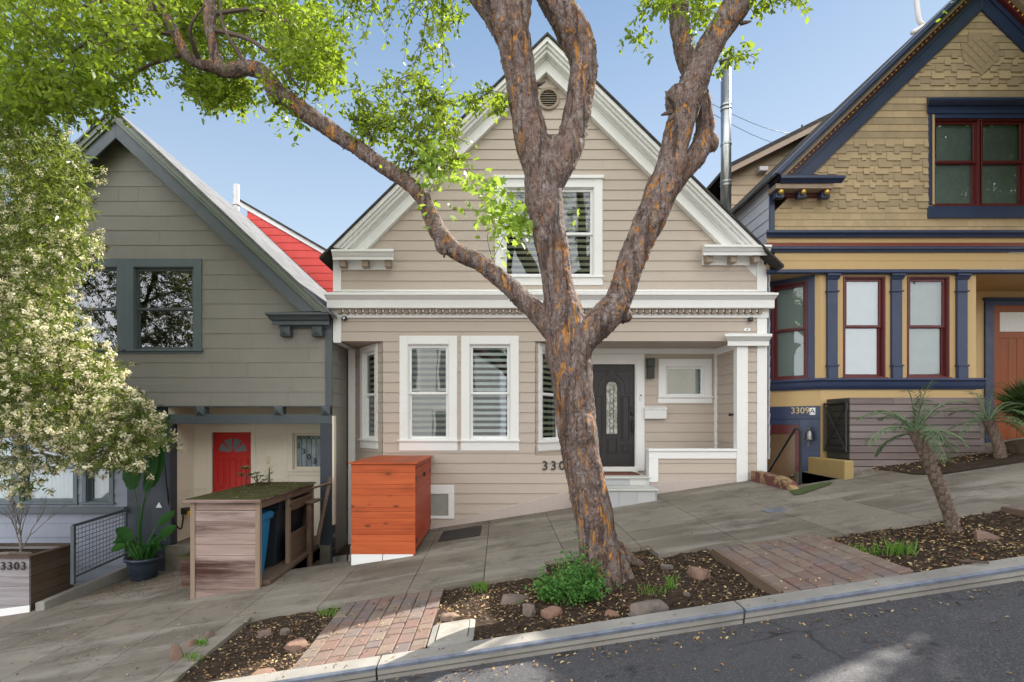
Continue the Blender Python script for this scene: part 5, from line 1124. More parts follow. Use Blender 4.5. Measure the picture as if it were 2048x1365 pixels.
# entry: wood door with a notice
fe = front(YE); de = (onw(fe, 1985, 0)[0], onw(fe, 1985, 0)[0] + 0.92, onw(fe, 0, 920)[1] , onw(fe, 0, 612)[1])
mb = MB(fe); mb.box(de[0] - 0.17, de[0], de[2], de[3] + 0.10, 0, 0.04); mb.box(de[1], de[1] + 0.17, de[2], de[3] + 0.10, 0, 0.04); mb.box(de[0], de[1], de[3], de[3] + 0.1, 0, 0.038); mb.box(de[0] - 0.20, de[1] + .2, de[3] + 0.10, de[3] + 0.15, 0, 0.08)
mb.box(bx1 + .01, tR, onw(fe, 0, 570)[1], onw(fe, 0, 563)[1], 0, 0.06); mb.build('door_frame', M['navy'], TH, bevel=0.004)
mb = MB(fe); mb.box(de[0], de[1], de[2], de[3], 0.0, 0.012)
u_ = [de[0], de[0] + .12, de[1] - .12, de[1]]; vr = onw(fe, 0, 665)[1]
mb.box(u_[0], u_[1], de[2], de[3] - .12, 0.0125, 0.03, .2); mb.box(u_[2], u_[3], de[2], de[3] - .12, 0.0125, 0.03, .7); mb.box(u_[0], u_[3], de[3] - .12, de[3], 0.0125, 0.03, .4); mb.box(u_[1], u_[2], vr - .12, vr, 0.0125, 0.03, .6)
for k in range(4): mb.box(u_[1] + .17 * k + .003, u_[1] + .17 * (k + 1) - .003, de[2], vr - .12, 0.0125, 0.02, rng.random())
wd = mb.build('oak_door', M['varnish'], TH, bevel=0.003, label='varnished oak door with a patterned paper in its light')
mb = MB(fe); mb.box(u_[1] + .01, u_[2] - .01, vr + .01, de[3] - .13, 0.013, 0.018); mb.build('paper_notice', M['paper'], wd)
# entry landing and yellow low wall
mb = MB(); mb.wbox(bx1 - .2, tR, 9.6, YE - .001, 0.2, de[2] - .002); mb.build('landing', M['concrete'], TH)
# tan house further back
TB = thing('rear_house', (7.0, 15.5, 4), 'tan clapboard house end with a low rake, seen behind the flue', 'house')
fz = front(15.5); mb = MB(fz); p = [onw(fz, x, y) for x, y in ((1455, 520), (1800, 520), (1800, 178), (1455, 350))]; siding(mb, [p], 3.0, 0.27, [], drop=0.02, seed=41); mb.box(p[0][0], p[1][0], 1.0, p[0][1] , -4, -0.02)
mb.build('wall', M['tan_back'], TB, fix=False)
mb = MB(fz); p, a0_, a1_ = sl_band(fz, 1440, 352, 1800, 172, 0.0, 0.10, -5, 0.45); mb.prism(p, a0_, a1_); mb.build('roof', M['roof_dark'], TB)
mb = MB(fz); p, a0_, a1_ = sl_band(fz, 1440, 352, 1800, 172, -0.16, -0.002, 0.30, 0.43); mb.prism(p, a0_, a1_); mb.build('rake_board', M['taupe'], TB)
q = onw(fz, 1523, 342, .1); mb = MB(fz); mb.box(q[0] - .12, q[0] + .12, q[1] - .06, q[1] + .07, 0, 0.25); mb.build('dryer_vent', M['pipe_white'], TB, bevel=0.02)
mb = MB(); mb.tube([P(1604, 270, 15.3), P(1604, 250, 15.3)], [0.05, 0.02], 8); mb.build('roof_spike', M['black'], TB)
# vent pipe with an elbow on the tan roof
VP = MB(); VP.tube(smooth_path([P(1824, 66, 12.4), P(1846, 52, 12.4), P(1838, 40, 12.4), P(1832, -10, 12.4), P(1830, -60, 12.4)], 4), 0.05, 12); VP.build('vent_pipe', M['pipe_white'], smooth=True, label='bent pale vent pipe on the navy-edged roof', cat='vent pipe')
# =============== orange bin cabinet ===============
X0, X1, Y0, Y1, ZT = -2.11, -1.20, 8.06, 9.88, 1.045
ZB = gz(-1.2, 8.06) + 0.02
OC = thing('bin_cabinet', ((X0 + X1) / 2, (Y0 + Y1) / 2, ZB), 'orange-red stained plank cabinet with two side doors on white blocks, against the beige house', 'cabinet')
mb = MB(); z = ZB; k = 0
hs = [0.167, 0.085, 0.07, 0.145, 0.08, 0.055, 0.155, 0.08, 0.06, 0.15, 0.11]; sc_ = (ZT - ZB) / sum(hs)
for h in hs:
    h *= sc_; mb.wbox(X0, X1, Y0, Y0 + 0.02, z + 0.0015, z + h - 0.0015, rng.random()); mb.wbox(X0, X0 + 0.02, Y0 + .021, Y1, z + .0015, z + h - .0015, rng.random()); z += h
mb.wbox(X0 + .021, X1 - .021, Y1 - 0.02, Y1, ZB + .2, ZT, 0.4)
mb.build('side_panel', M['orange_wood'], OC, bevel=0.002)
mb = MB()
for k in range(5): mb.wbox(X0 - 0.03, X1 + 0.03, Y0 - 0.03 + k * 0.377, Y0 - 0.03 + (k + 1) * 0.377 - 0.003, ZT, ZT + 0.022, rng.random())
mb.build('top', M['orange_wood'], OC, bevel=0.003)
mb = MB(); ys = 0.14
mb.wbox(X1 - .03, X1 - 0.002, Y0 + .021, Y0 + .10, ZB - .04, ZT - .001, .3); mb.wbox(X1 - .03, X1 - 0.002, Y1 - .08, Y1, ZB + .12, ZT - .001, .6)
mb.wbox(X1 - 0.03, X1 - 0.002, Y0 + .1, Y1 - .08, ZT - 0.06, ZT - .001, .5); mb.build('door_frame', M['orange_wood_y'], OC, bevel=0.003)
for j, (ya, yb) in enumerate(((Y0 + 0.105, (Y0 + Y1) / 2 - .002), ((Y0 + Y1) / 2 + .002, Y1 - 0.085))):
    mb = MB(); n = 8; zb = ZB + 0.06 + 0.0 * j; dz = (ZT - 0.065 - zb) / n
    for k in range(n): mb.wbox(X1 - 0.022, X1 + 0.001, ya, yb, zb + k * dz + .001, zb + (k + 1) * dz - .001, rng.random())
    dj = mb.build('door', M['orange_wood_y'], OC, bevel=0.002)
    for zz in (zb + 0.12, ZT - 0.22):
        yy = ya if j == 0 else yb; mb = MB(); mb.wbox(X1 + 0.001, X1 + 0.007, yy - 0.06, yy + 0.06, zz - 0.03, zz + 0.03); mb.build('hinge', M['black'], dj, bevel=0.002)
    if j == 0: mb = MB(); mb.wbox(X1 + 0.001, X1 + 0.03, yb - 0.07, yb + .03, ZT - .25, ZT - .19); mb.build('latch', M['black'], dj, bevel=0.006)
mb = MB()
for (xa, xb) in ((X0, X0 + .44), (X0 + .45, X1 - .03)):
    pts = [(x, y, zz) for zz, yy in ((0, 0),) for x in (xa, xb) for y in (Y0 + .004, Y0 + 0.05)]
    mb.add([(xa, Y0 + .004, gz(xa, Y0)), (xb, Y0 + .004, gz(xb, Y0)), (xb, Y0 + .004, ZB), (xa, Y0 + .004, ZB), (xa, Y0 + .05, gz(xa, Y0)), (xb, Y0 + .05, gz(xb, Y0)), (xb, Y0 + .05, ZB), (xa, Y0 + .05, ZB)], [(0, 1, 2, 3), (4, 7, 6, 5), (0, 4, 5, 1), (1, 5, 6, 2), (2, 6, 7, 3), (3, 7, 4, 0)], rng.random())
mb.wbox(X0 + .01, X0 + .06, Y0 + .06, Y1 - .02, gz(X0, Y0) - .6, ZB + .02, .5)
mb.build('white_block', M['white'], OC, bevel=0.003)
mb = MB(); mb.tube([(X1 - .10, 8.9, gz(X1, 8.9) + .07), (X1 - .04, 8.9, gz(X1, 8.9) + .07)], 0.07, 16); mb.wbox(X1 - .16, X1 - .02, Y1 - .1, Y1 - .03, gz(X1, Y1) - .05, ZB + .2); mb.build('foot', M['black'], OC)

# =============== weathered bin shelter ===============
Xa, Xb, Ya, Yb, Zt = -4.09, -3.19, 7.54, 9.72, 0.595
BS = thing('bin_shelter', ((Xa + Xb) / 2, (Ya + Yb) / 2, gz(-3.7, 8.6)), 'weathered redwood bin shelter with a mossy felt top and one open side', 'bin shelter')
def g2(x, y): return gz(x, y)
mb = MB(); n = 8; zb = g2(Xa, Ya) - 0.02; hh = (Zt - 0.13 - zb) / n
for k in range(n):
    z0 = zb + k * hh; zl = max(z0, g2(Xa, Ya) - .02); zr = max(z0, g2(Xb, Ya) - .02)
    if z0 + hh - .004 <= zr + .01: zr = z0 + hh - .01
    mb.add([(Xa + .05, Ya, zl), (Xb - .05, Ya, zr), (Xb - .05, Ya, z0 + hh - .004), (Xa + .05, Ya, z0 + hh - .004), (Xa + .05, Ya + .02, zl), (Xb - .05, Ya + .02, zr), (Xb - .05, Ya + .02, z0 + hh - .004), (Xa + .05, Ya + .02, z0 + hh - .004)], [(0, 1, 2, 3), (4, 7, 6, 5), (0, 4, 5, 1), (1, 5, 6, 2), (2, 6, 7, 3), (3, 7, 4, 0)], rng.random())
mb.wbox(Xa + 0.05, Xb - 0.05, Ya + 0.004, Ya + .02, Zt - 0.125, Zt - 0.01, 0.0)
mb.build('front_panel', M['old_wood'], BS, bevel=0.002)
mb = MB(); mb.wbox(Xa - .01, Xa + .05, Ya - 0.012, Ya + .06, g2(Xa, Ya) - .03, Zt - .002, .9); mb.wbox(Xb - .05, Xb + .012, Ya - 0.012, Ya + .05, g2(Xb, Ya) - .03, Zt - .002, .7)
ym = Ya + 1.02; mb.wbox(Xb - .04, Xb + .012, ym, ym + .09, g2(Xb, ym) - .03, Zt - .06, .3); mb.wbox(Xb - .05, Xb + .012, Yb - .07, Yb, g2(Xb, Yb) - .03, Zt - .002, .5); mb.wbox(Xa, Xa + .05, Yb - .07, Yb, -1.1, Zt - .002, .5)
mb.build('post', M['post_wood'], BS, bevel=0.003)
mb = MB(); mb.wbox(Xb - .03, Xb + .008, Ya + .051, Yb - .071, Zt - .11, Zt - .003, .6)
mb.wbox(Xb - .02, Xb + .006, ym + .091, Yb - .071, Zt - .31, Zt - .16, .4)
for k in range(4):
    z0 = g2(Xb, Yb) - .02 + k * .125; mb.wbox(Xb - .02, Xb + .006, ym + .091, Yb - .071, z0, z0 + .122, rng.random())
for k in range(9): z0 = -1.0 + k * .17; mb.wbox(Xa + .0, Xa + .018, Ya + .061, Yb - .071, z0, z0 + .167, rng.random())
mb.wbox(Xa + .02, Xb - .01, Yb - .03, Yb - .01, -1, Zt - .1, .3)
mb.build('side_panel', M['old_wood_y'], BS, bevel=0.002)
mb = MB(); mb.wbox(Xb - .012, Xb + .018, ym + .05, ym + .11, Zt - .24, Zt - .21); mb.wbox(Xb + .012, Xb + .018, ym + .02, ym + .12, Zt - .12, Zt - .09); mb.build('hinge', M['black'], BS, bevel=.002)
mb = MB(); mb.wbox(Xa - .07, Xb + .04, Ya - .05, Yb + .04, Zt, Zt + .014, .4); mb.wbox(Xa - .07, Xb + .04, Ya - .065, Ya - .051, Zt - .022, Zt + .018, .4); mb.build('top_board', M['old_wood'], BS, bevel=.002)
mb = MB(); mb.wbox(Xa - .06, Xb + .035, Ya - .045, Yb + .035, Zt + .0145, Zt + .026); mb.build('felt', M['moss'], BS, bevel=.004)
mb = MB(); mb.add([(x, y, gz(x, y) + d) for d in (0.005, .07) for x, y in ((Xb - .3, Ya + .1), (Xb + .10, Ya + .1), (Xb + .10, Yb), (Xb - .3, Yb))], [(0, 3, 2, 1), (4, 5, 6, 7), (0, 1, 5, 4), (1, 2, 6, 5), (2, 3, 7, 6), (3, 0, 4, 7)]); mb.build('plinth', M['old_wood_y'], BS, bevel=.01)
# step at its side
ST = thing('low_bench', (-4.2, 8.4, gz(-4.2, 8.4)), 'small weathered plank step at the downhill side of the bin shelter', 'bench')
zt = 1.6 - (1117 - 850) * 8.35 / F
mb = MB(); mb.wbox(-4.72, -4.12, 8.30, 8.95, zt, zt + .03); mb.build('seat', M['moss'], ST, bevel=.004)
mb = MB(); mb.wbox(-4.68, -4.15, 8.34, 8.36, gz(-4.68, 8.34) - .05, zt - .001); mb.wbox(-4.68, -4.66, 8.361, 8.93, -1.1, zt - .001); mb.build('panel', M['old_wood'], ST, bevel=.003)
# wheelie bins
def wheelie(name, x, y, ang, mt_, lidm, label, sc=1.0, txt=None):
    z = gz(x, y) + 0.0; T_ = thing(name, (x, y, z), label, 'wheelie bin')
    def q(w0, d0, h0): return Vector((x, y, z)) + Matrix.Rotation(R(ang), 3, 'Z') @ Vector((w0, d0, h0))
    mb = MB(); h = 0.93 * sc
    lv = [(0.20, 0.20, 0.05), (0.24, 0.25, 0.55 * h), (0.27, 0.28, h - .05), (0.30, 0.31, h - .049), (0.30, 0.31, h)]
    pts = []
    for a, b, zz in lv: pts += [q(-a, -b, zz), q(a, -b, zz), q(a, b, zz), q(-a, b, zz)]
    mb.add(pts, [(0, 1, 2, 3), (16, 19, 18, 17)] + [(4 * i + k, 4 * i + (k + 1) % 4, 4 * i + 4 + (k + 1) % 4, 4 * i + 4 + k) for i in range(4) for k in range(4)])
    mb.build('body', M[mt_], T_, bevel=.012)
    mb = MB(); pts = [q(-.31, -.33, h + .002), q(.31, -.33, h + .002), q(.31, .33, h + .002), q(-.31, .33, h + .002), q(-.27, -.29, h + .06), q(.27, -.29, h + .06), q(.27, .33, h + .09), q(-.27, .33, h + .09)]
    mb.add(pts, [(0, 3, 2, 1), (4, 5, 6, 7)] + [(k, (k + 1) % 4, 4 + (k + 1) % 4, 4 + k) for k in range(4)]); mb.build('lid', M[lidm], T_, bevel=.012)
    for s in (-1, 1): mb = MB(); mb.tube([q(s * .22, .24, .09), q(s * .27, .24, .09)], .085, 16); mb.build('wheel', M['screen_black'], T_)
    mb = MB(); mb.tube([q(-.24, .36, h - .02), q(.24, .36, h - .02)], .015, 8); mb.build('handle', M[mt_], T_)
    return T_
wheelie('blue_bin', -3.62, 8.02, 90, 'blue_bin', 'blue_bin', 'bright blue wheelie bin just inside the open front of the weathered shelter')
wheelie('dark_bin', -3.58, 8.72, 90, 'black_bin', 'black_bin', 'dark grey wheelie bin in the middle of the weathered shelter', 1.08)
wheelie('small_dark_bin', -3.60, 9.38, 90, 'black_bin', 'black_bin', 'dark wheelie bin seen through the gap at the far end of the shelter', 0.95)
# leaning plank and stick
mb = MB(); a, b = P(633, 1090, 9.3), P(661, 955, 9.82); mb.tube([a, b], 0.036, 4); mb.build('leaning_plank', M['old_wood_y'], label='grey-green plank leaning against the dark porch post', cat='plank', bevel=.004)
mb = MB(); mb.tube([P(619, 978, 9.55), P(663, 966, 9.75)], 0.022, 4); mb.build('wooden_bar', M['old_wood_y'], label='thin horizontal wooden bar between the bin shelter and the porch post', cat='bar', bevel=.003)
mb = MB(); mb.wbox(-3.13, -3.05, 9.2, 9.28, gz(-3.1, 9.2) - .3, 0.33); mb.wbox(-3.15, -3.0, 9.15, 9.6, 0.33, 0.36); mb.build('side_shelf', M['old_wood_y'], label='low weathered shelf on a post between the bin shelter and the dark porch post', cat='shelf', bevel=.004)

# =============== planter, fence, low kerb ===============
PX, PYa, PYb = -6.87, 8.30, 9.17; ZP = 1.6 - (1116 - 850) * 8.30 / F
PL = thing('planter_box', (-7.5, 8.7, gz(-7.5, 8.7)), 'weathered plank planter box carrying the numerals 3303, at the left by the mesh fence', 'planter')
mb = MB(); n = 6; zb = gz(PX, PYa) - .05; dz = (ZP - zb) / n
for k in range(n): mb.wbox(-9.0, PX, PYa, PYa + .03, zb + k * dz + .002, zb + (k + 1) * dz - .002, rng.random())
mb.wbox(-9.0, PX - .03, PYb - .03, PYb, zb, ZP, .4)
mb.build('front_panel', M['planter_front'], PL, bevel=.003)
mb = MB()
for k in range(n): mb.wbox(PX - .03, PX + .002, PYa + .031, PYb + .001, zb + k * dz + .002, zb + (k + 1) * dz - .002, rng.random())
mb.build('side_panel', M['planter_side'], PL, bevel=.003)
mb = MB(); mb.wbox(-9.05, PX + .03, PYa - .03, PYa + .06, ZP, ZP + .03, .3); mb.wbox(PX - .06, PX + .03, PYa + .061, PYb + .03, ZP, ZP + .03, .6); mb.wbox(-9.05, PX - .061, PYb - .05, PYb + .03, ZP, ZP + .03, .5); mb.build('rim', M['planter_side'], PL, bevel=.004)
mb = MB(); mb.wbox(-9, PX - .03, PYa + .03, PYb - .03, ZP - .3, ZP - .05); mb.build('soil', M['soil'], PL)
for i, ch_ in enumerate('3303'):
    fpl = front(PYa); u, v = onw(fpl, 6 + i * 13.5, 1133, .01); text_mesh(ch_, 0.165, .006, 'numeral', M['black'], PL, mtx_on(fpl, u, v, .012))
mb = MB(); zb2 = gz(-9, PYa)
mb.add([(-9.0, PYa - .02, gz(-9, PYa) - .1), (PX + .02, PYa - .02, gz(PX, PYa) - .1), (PX + .02, PYa - .02, gz(PX, PYa) + .10), (-9, PYa - .02, gz(-9, PYa) + .16), (-9.0, PYa + .0, gz(-9, PYa) - .1), (PX + .02, PYa - .001, gz(PX, PYa) - .1), (PX + .02, PYa - .001, gz(PX, PYa) + .10), (-9, PYa - .001, gz(-9, PYa) + .16)], [(0, 1, 2, 3), (4, 7, 6, 5), (0, 4, 5, 1), (1, 5, 6, 2), (2, 6, 7, 3), (3, 7, 4, 0)]); mb.build('white_base', M['white'], PL, bevel=.005)
def lowwall(name, p0, p1, w, h0, h1, mat, label, cat, bev=.012):
    (x0, y0), (x1, y1) = p0, p1; d = Vector((x1 - x0, y1 - y0)).normalized(); nx, ny = -d.y * w / 2, d.x * w / 2; mb = MB()
    b = [(x0 - nx, y0 - ny), (x1 - nx, y1 - ny), (x1 + nx, y1 + ny), (x0 + nx, y0 + ny)]; hs_ = [h0, h1, h1, h0]
    mb.add([(x, y, gz(x, y) - .5) for x, y in b] + [(x, y, gz(x, y) + h) for (x, y), h in zip(b, hs_)], [(0, 3, 2, 1), (4, 5, 6, 7)] + [(k, (k + 1) % 4, 4 + (k + 1) % 4, 4 + k) for k in range(4)])
    return mb.build(name, mat, bevel=bev, label=label, cat=cat)
lowwall('low_kerb_wall', (-6.70, 8.28), (-6.45, 9.88), .16, .12, .20, M['kerb'], 'low concrete kerb wall running back from the planter box to the glazed pot', 'kerb wall')
FN = thing('mesh_fence', (-6.47, 9.2, gz(-6.47, 9.2)), 'slate wire-grid fence panel with a sloping rail beside the planter box', 'fence')
xf = -6.50; z_ = lambda px, py, Y: 1.6 - (py - 850) * Y / F
t0, t1, b0, b1 = z_(145, 1052, 8.68), z_(258, 1020, 9.9), z_(148, 1155, 8.68), z_(256, 1108, 9.9)
mb = MB(); mb.tube([(xf, 8.64, t0), (xf, 9.93, t1)], .022, 4); mb.tube([(xf, 8.66, b0), (xf, 9.9, b1)], .018, 4); mb.wbox(xf - .025, xf + .025, 8.64, 8.69, b0 - .1, t0, .5); mb.wbox(xf - .02, xf + .02, 9.86, 9.90, b1 - .15, t1 + .02, .5); mb.build('fence_frame', M['slate'], FN)
mb = MB(); N = 15
for k in range(N + 1):
    f_ = k / N; y = 8.69 + 1.18 * f_; mb.tube([(xf, y, b0 + (b1 - b0) * f_), (xf, y, t0 + (t1 - t0) * f_)], .0045, 4, cap=False)
for k in range(1, 11):
    f_ = k / 11; mb.tube([(xf, 8.69, b0 + (t0 - b0) * f_), (xf, 9.87, b1 + (t1 - b1) * f_)], .0045, 4, cap=False)
mb.build('wire_grid', M['slate'], FN)
# pale floor strip below the fence in the sun
mb = MB(); mb.wbox(-9.5, -6.6, 9.3, YF + .1, -1.62, gz(-8, 9.5) + .05); mb.build('front_terrace', M['concrete'], kind='structure')

# =============== glazed pot ===============
pc_ = Vector((-5.92, 9.45, gz(-5.92, 9.45) + .0)); 
PT = thing('plant_pot', pc_, 'dark blue glazed pot beside the dark porch post, holding a tall bird-of-paradise plant', 'plant pot')
mb = MB(); mb.lathe(pc_, [(0.17, 0), (0.19, .02), (0.245, .27), (0.25, .31), (0.285, .32), (0.29, .37), (0.265, .375), (0.25, .34), (0.0, .335)], 28); mb.build('pot', M['glaze'], PT, smooth=True)
mb = MB(); mb.lathe(pc_ + Vector((0, 0, .33)), [(0.0, .0), (0.25, .006), (0.25, .012), (0.0, .02)], 20); mb.build('potting_soil', M['soil'], PT)

# =============== slat planter, gate, low wall, handrail ===============
SX0, SX1, SY = 5.66, 7.84, 9.20; SZ1 = 1.6 + 55 * SY / F
SP = thing('slat_planter', (6.7, 9.4, gz(6.7, 9.2)), 'large silvered horizontal-slat planter wall in front of the tan house bay', 'planter')
mb = MB(); n = 11; zb = gz(SX0, SY) - .02; dz = (SZ1 - zb) / n
for k in range(n):
    z0 = zb + dz * k; xs_ = [SX0] + sorted(rng.uniform(SX0 + .3, SX1 - .3) for _ in range(1)) + [SX1]
    for a, b in zip(xs_[:-1], xs_[1:]): mb.wbox(a + .001, b - .001, SY, SY + .025, z0 + .006, z0 + dz - .006, rng.random())
mb.build('slat', M['slat_wood'], SP, bevel=.003)
mb = MB()
for k in range(n): z0 = zb + dz * k; mb.wbox(SX0, SX0 + .025, SY + .026, 9.86, z0 + .006, z0 + dz - .006, rng.random())
mb.build('side_slat', M['slat_side'], SP, bevel=.003); mb = MB()
for k in range(n): z0 = zb + dz * k; mb.wbox(SX1 - .025, SX1, SY + .026, 9.86, z0 + .006, z0 + dz - .006, rng.random())
mb.build('side_slat', M['slat_side'], SP, bevel=.003)
mb = MB(); mb.wbox(SX0 + .03, SX1 - .03, SY + .04, 9.86, zb - .2, SZ1 - .06); mb.build('soil', M['soil'], SP)
GT = thing('mesh_gate', (5.60, 9.5, 1.0), 'black steel gate with fine dark mesh and crossed bars beside the slat planter', 'gate')
gx = 5.615; gz0, gz1 = 1.16, 1.96; mb = MB()
for (a, b) in (((9.22, gz0), (9.22, gz1)), ((9.86, gz0), (9.86, gz1)), ((9.22, gz1), (9.86, gz1)), ((9.22, gz0), (9.86, gz0))): mb.tube([(gx, a[0], a[1]), (gx, b[0], b[1])], .017, 4)
mb.tube([(gx, 9.22, gz0), (gx, 9.86, gz1)], .008, 4); mb.tube([(gx, 9.22, gz1), (gx, 9.86, gz0)], .008, 4); mb.build('gate_frame', M['black'], GT)
mb = MB()
for k in range(30): y = 9.23 + .63 * k / 29; mb.tube([(gx, y, gz0), (gx, y, gz1)], .0016, 3, cap=False)
for k in range(38): z0 = gz0 + (gz1 - gz0) * k / 37; mb.tube([(gx, 9.23, z0), (gx, 9.86, z0)], .0016, 3, cap=False)
mb.build('mesh', M['black'], GT)
mb = MB(); mb.wbox(gx - .015, gx + .02, 9.2, 9.24, gz1 - .12, gz1 - .02); mb.build('latch', M['black'], GT, bevel=.004)
LW = MB(); lx0, lx1, ly = onw(front(8.62), 1616, 0)[0], onw(front(8.62), 1690, 0)[0], 8.62; lz = 1.6 - 64 * ly / F
LW.wbox(5.28, 5.43, 8.72, 9.76, gz(5.1, 8.6) - .9, 1.05); LW.build('yellow_low_wall', paint('ochre_wall_paint', (0.40, 0.27, 0.10), (0.2, 0.15, 0.06), wear=0.5), bevel=.02, label='low ochre painted wall below the mesh gate', cat='low wall')
KS = thing('kerb_stub', (4.42, 9.2, gz(4.4, 9.2)), 'short worn curb painted dark red and ochre, at the foot of the white porch post', 'curb')
mb = MB(); secs = [(8.50, .02, .05), (8.62, .10, .08), (8.95, .15, .09), (9.4, .16, .09), (9.82, .16, .09)]
pts = []; 
for y, h, w in secs: pts += [(4.42 - w, y, gz(4.42, y) - .1), (4.42 - w, y, gz(4.42, y) + h), (4.42 + w, y, gz(4.42, y) + h), (4.42 + w, y, gz(4.42, y) - .9)]
fcs = [(4 * i + k, 4 * i + (k + 1) % 4, 4 * i + 4 + (k + 1) % 4, 4 * i + 4 + k) for i in range(4) for k in range(4)] + [(0, 1, 2, 3), (16, 19, 18, 17)]
mb.add(pts, fcs)
t = NT('worn_red_curb_paint'); t.color(t.mix(t.ramp(t.noise(5, 5), 0.47, 0.53), (0.13, 0.04, 0.035), (0.30, 0.21, 0.10))); t.set(.8); t.bump(t.noise(30), .5, .01); mb.build('curb', t.m, KS, bevel=.012)
HR = thing('handrail', (4.7, 8.86, gz(4.7, 8.86)), 'black steel handrail sloping down to the basement door of the tan house', 'handrail')
mb = MB(); a = P(1601, 858, 8.86); b = Vector((a.x, 8.86, gz(a.x, 8.86) - .0)); 
mb.tube([b, a - Vector((0, 0, .03)), a + Vector((-.02, 0.02, 0)), a + Vector((-.06, .05, -0.0))], .021, 8); mb.build('post', M['black'], HR)
mb = MB(); e = P(1534, 948, 9.85); mb.tube([a + Vector((-.06, .05, 0)), e], .021, 8); mb.build('rail', M['black'], HR)
# steps down to the basement door
mb = MB()
for k in range(4): mb.wbox(4.53, 5.11, 8.9 + .28 * k, 9.18 + .28 * k if k < 3 else 10.1, -1.2, gz(4.8, 8.9) - .16 - .17 * k)
mb.build('basement_steps', M['concrete'], kind='structure')

# =============== rocks, sticks ===============
def rock(px, py, wpx, hpx, depth_, label, seed, tone=0.3, up=0.55, dark=None):
    c = G(px, py); s = wpx / 2 * c.y / F; rr = random.Random(seed)
    bm = bmesh.new(); bmesh.ops.create_icosphere(bm, subdivisions=3, radius=1)
    hz = hpx * c.y / F * up * 1.15
    axs = [(Vector((rr.uniform(-.25, .25), rr.uniform(-.25, .25), 1)).normalized(), rr.uniform(.38, .5))] + [(Vector((rr.gauss(0, 1), rr.gauss(0, 1), rr.uniform(0, .5))).normalized(), rr.uniform(.55, .8)) for _ in range(6)]
    for v in bm.verts:
        n_ = v.co.normalized(); d = 1 + 0.33 * mnoise.noise(n_ * 1.3 + Vector((seed * 3.1, 0, 0))) + 0.12 * mnoise.noise(n_ * 3.4 + Vector((0, seed * 1.7, 0)))
        co = n_ * d
        for ax, lim in axs:
            k = co.dot(ax) - lim
            if k > 0: co -= ax * k * 0.92
        v.co = Vector((co.x * s, co.y * depth_, max(co.z, -.3) * hz))
    me = bpy.data.meshes.new('rock'); bm.to_mesh(me); bm.free()
    at = me.attributes.new("tone", 'FLOAT', 'FACE'); at.data.foreach_set("value", [tone] * len(me.polygons))
    o = link(me, 'rock', M['rock'], label=label, cat='rock', group='rocks in the planting beds'); o.location = (c.x, c.y, soilz(c.x, c.y) + hz * .1); o.rotation_euler = (0, 0, rr.uniform(-.3, .3)); return o
rock(1297, 1215, 88, 50, .14, 'large flat grey rock by the kerb, downhill of the uphill pavers', 1, .0, .6)
rock(1400, 1147, 44, 42, .12, 'pinkish angular rock uphill of the trunk near the raised pavers', 2, .55)
rock(1332, 1133, 30, 18, .09, 'small whitish flaky rock between the trunk and the pinkish rock', 3, .0)
rock(1106, 1222, 44, 36, .10, 'reddish squat rock at the foot of the green weed clump', 4, .75)
rock(1060, 1216, 36, 38, .10, 'dark pointed rock, one of two beside the green weed clump', 5, .1, .8)
rock(1030, 1193, 58, 28, .13, 'flat pale rock with a grass tuft, downhill of the weed clump', 6, .1)
rock(1222, 1222, 32, 18, .08, 'small rust-coloured rock downhill of the large flat grey rock', 7, .9)
rock(897, 1232, 46, 24, .12, 'low brown rock by the lower paver strip above the utility lid', 8, .4)
rock(600, 1287, 48, 36, .12, 'triangular pinkish rock beside the left edge of the lower pavers', 9, .6)
rock(570, 1264, 26, 20, .07, 'small pale grey rock in the downhill bed', 10, .0)
rock(530, 1265, 46, 20, .10, 'low brown half-buried rock in the downhill bed', 11, .3)
rock(352, 1318, 28, 52, .07, 'upright pale edging rock at the downhill corner of the bed', 12, .5, .9)
rock(383, 1291, 30, 30, .08, 'rounded pinkish edging rock, second from the bed corner', 13, .5, .9)
rock(418, 1274, 28, 32, .07, 'dark edging rock, third from the downhill bed corner', 14, .2, .9)
rock(1968, 1075, 44, 30, .11, 'brown rock uphill of the leaning palm trunk', 15, .45)
rock(525, 1345, 60, 24, .12, 'brown flat rock by the kerb at the bottom of the downhill bed', 16, .6)
rock(1375, 1185, 16, 12, .05, 'tiny grey stone between the pinkish rock and the kerb', 17, .1)
mb = MB(); a, b = G(1920, 1131), G(1978, 1136); mb.tube([a + Vector((0, 0, .035)), b + Vector((0, 0, .04))], [.012, .009], 6); mb.build('stick', M['twig'], label='dark stick lying along the top of the kerb at the uphill end', cat='stick')

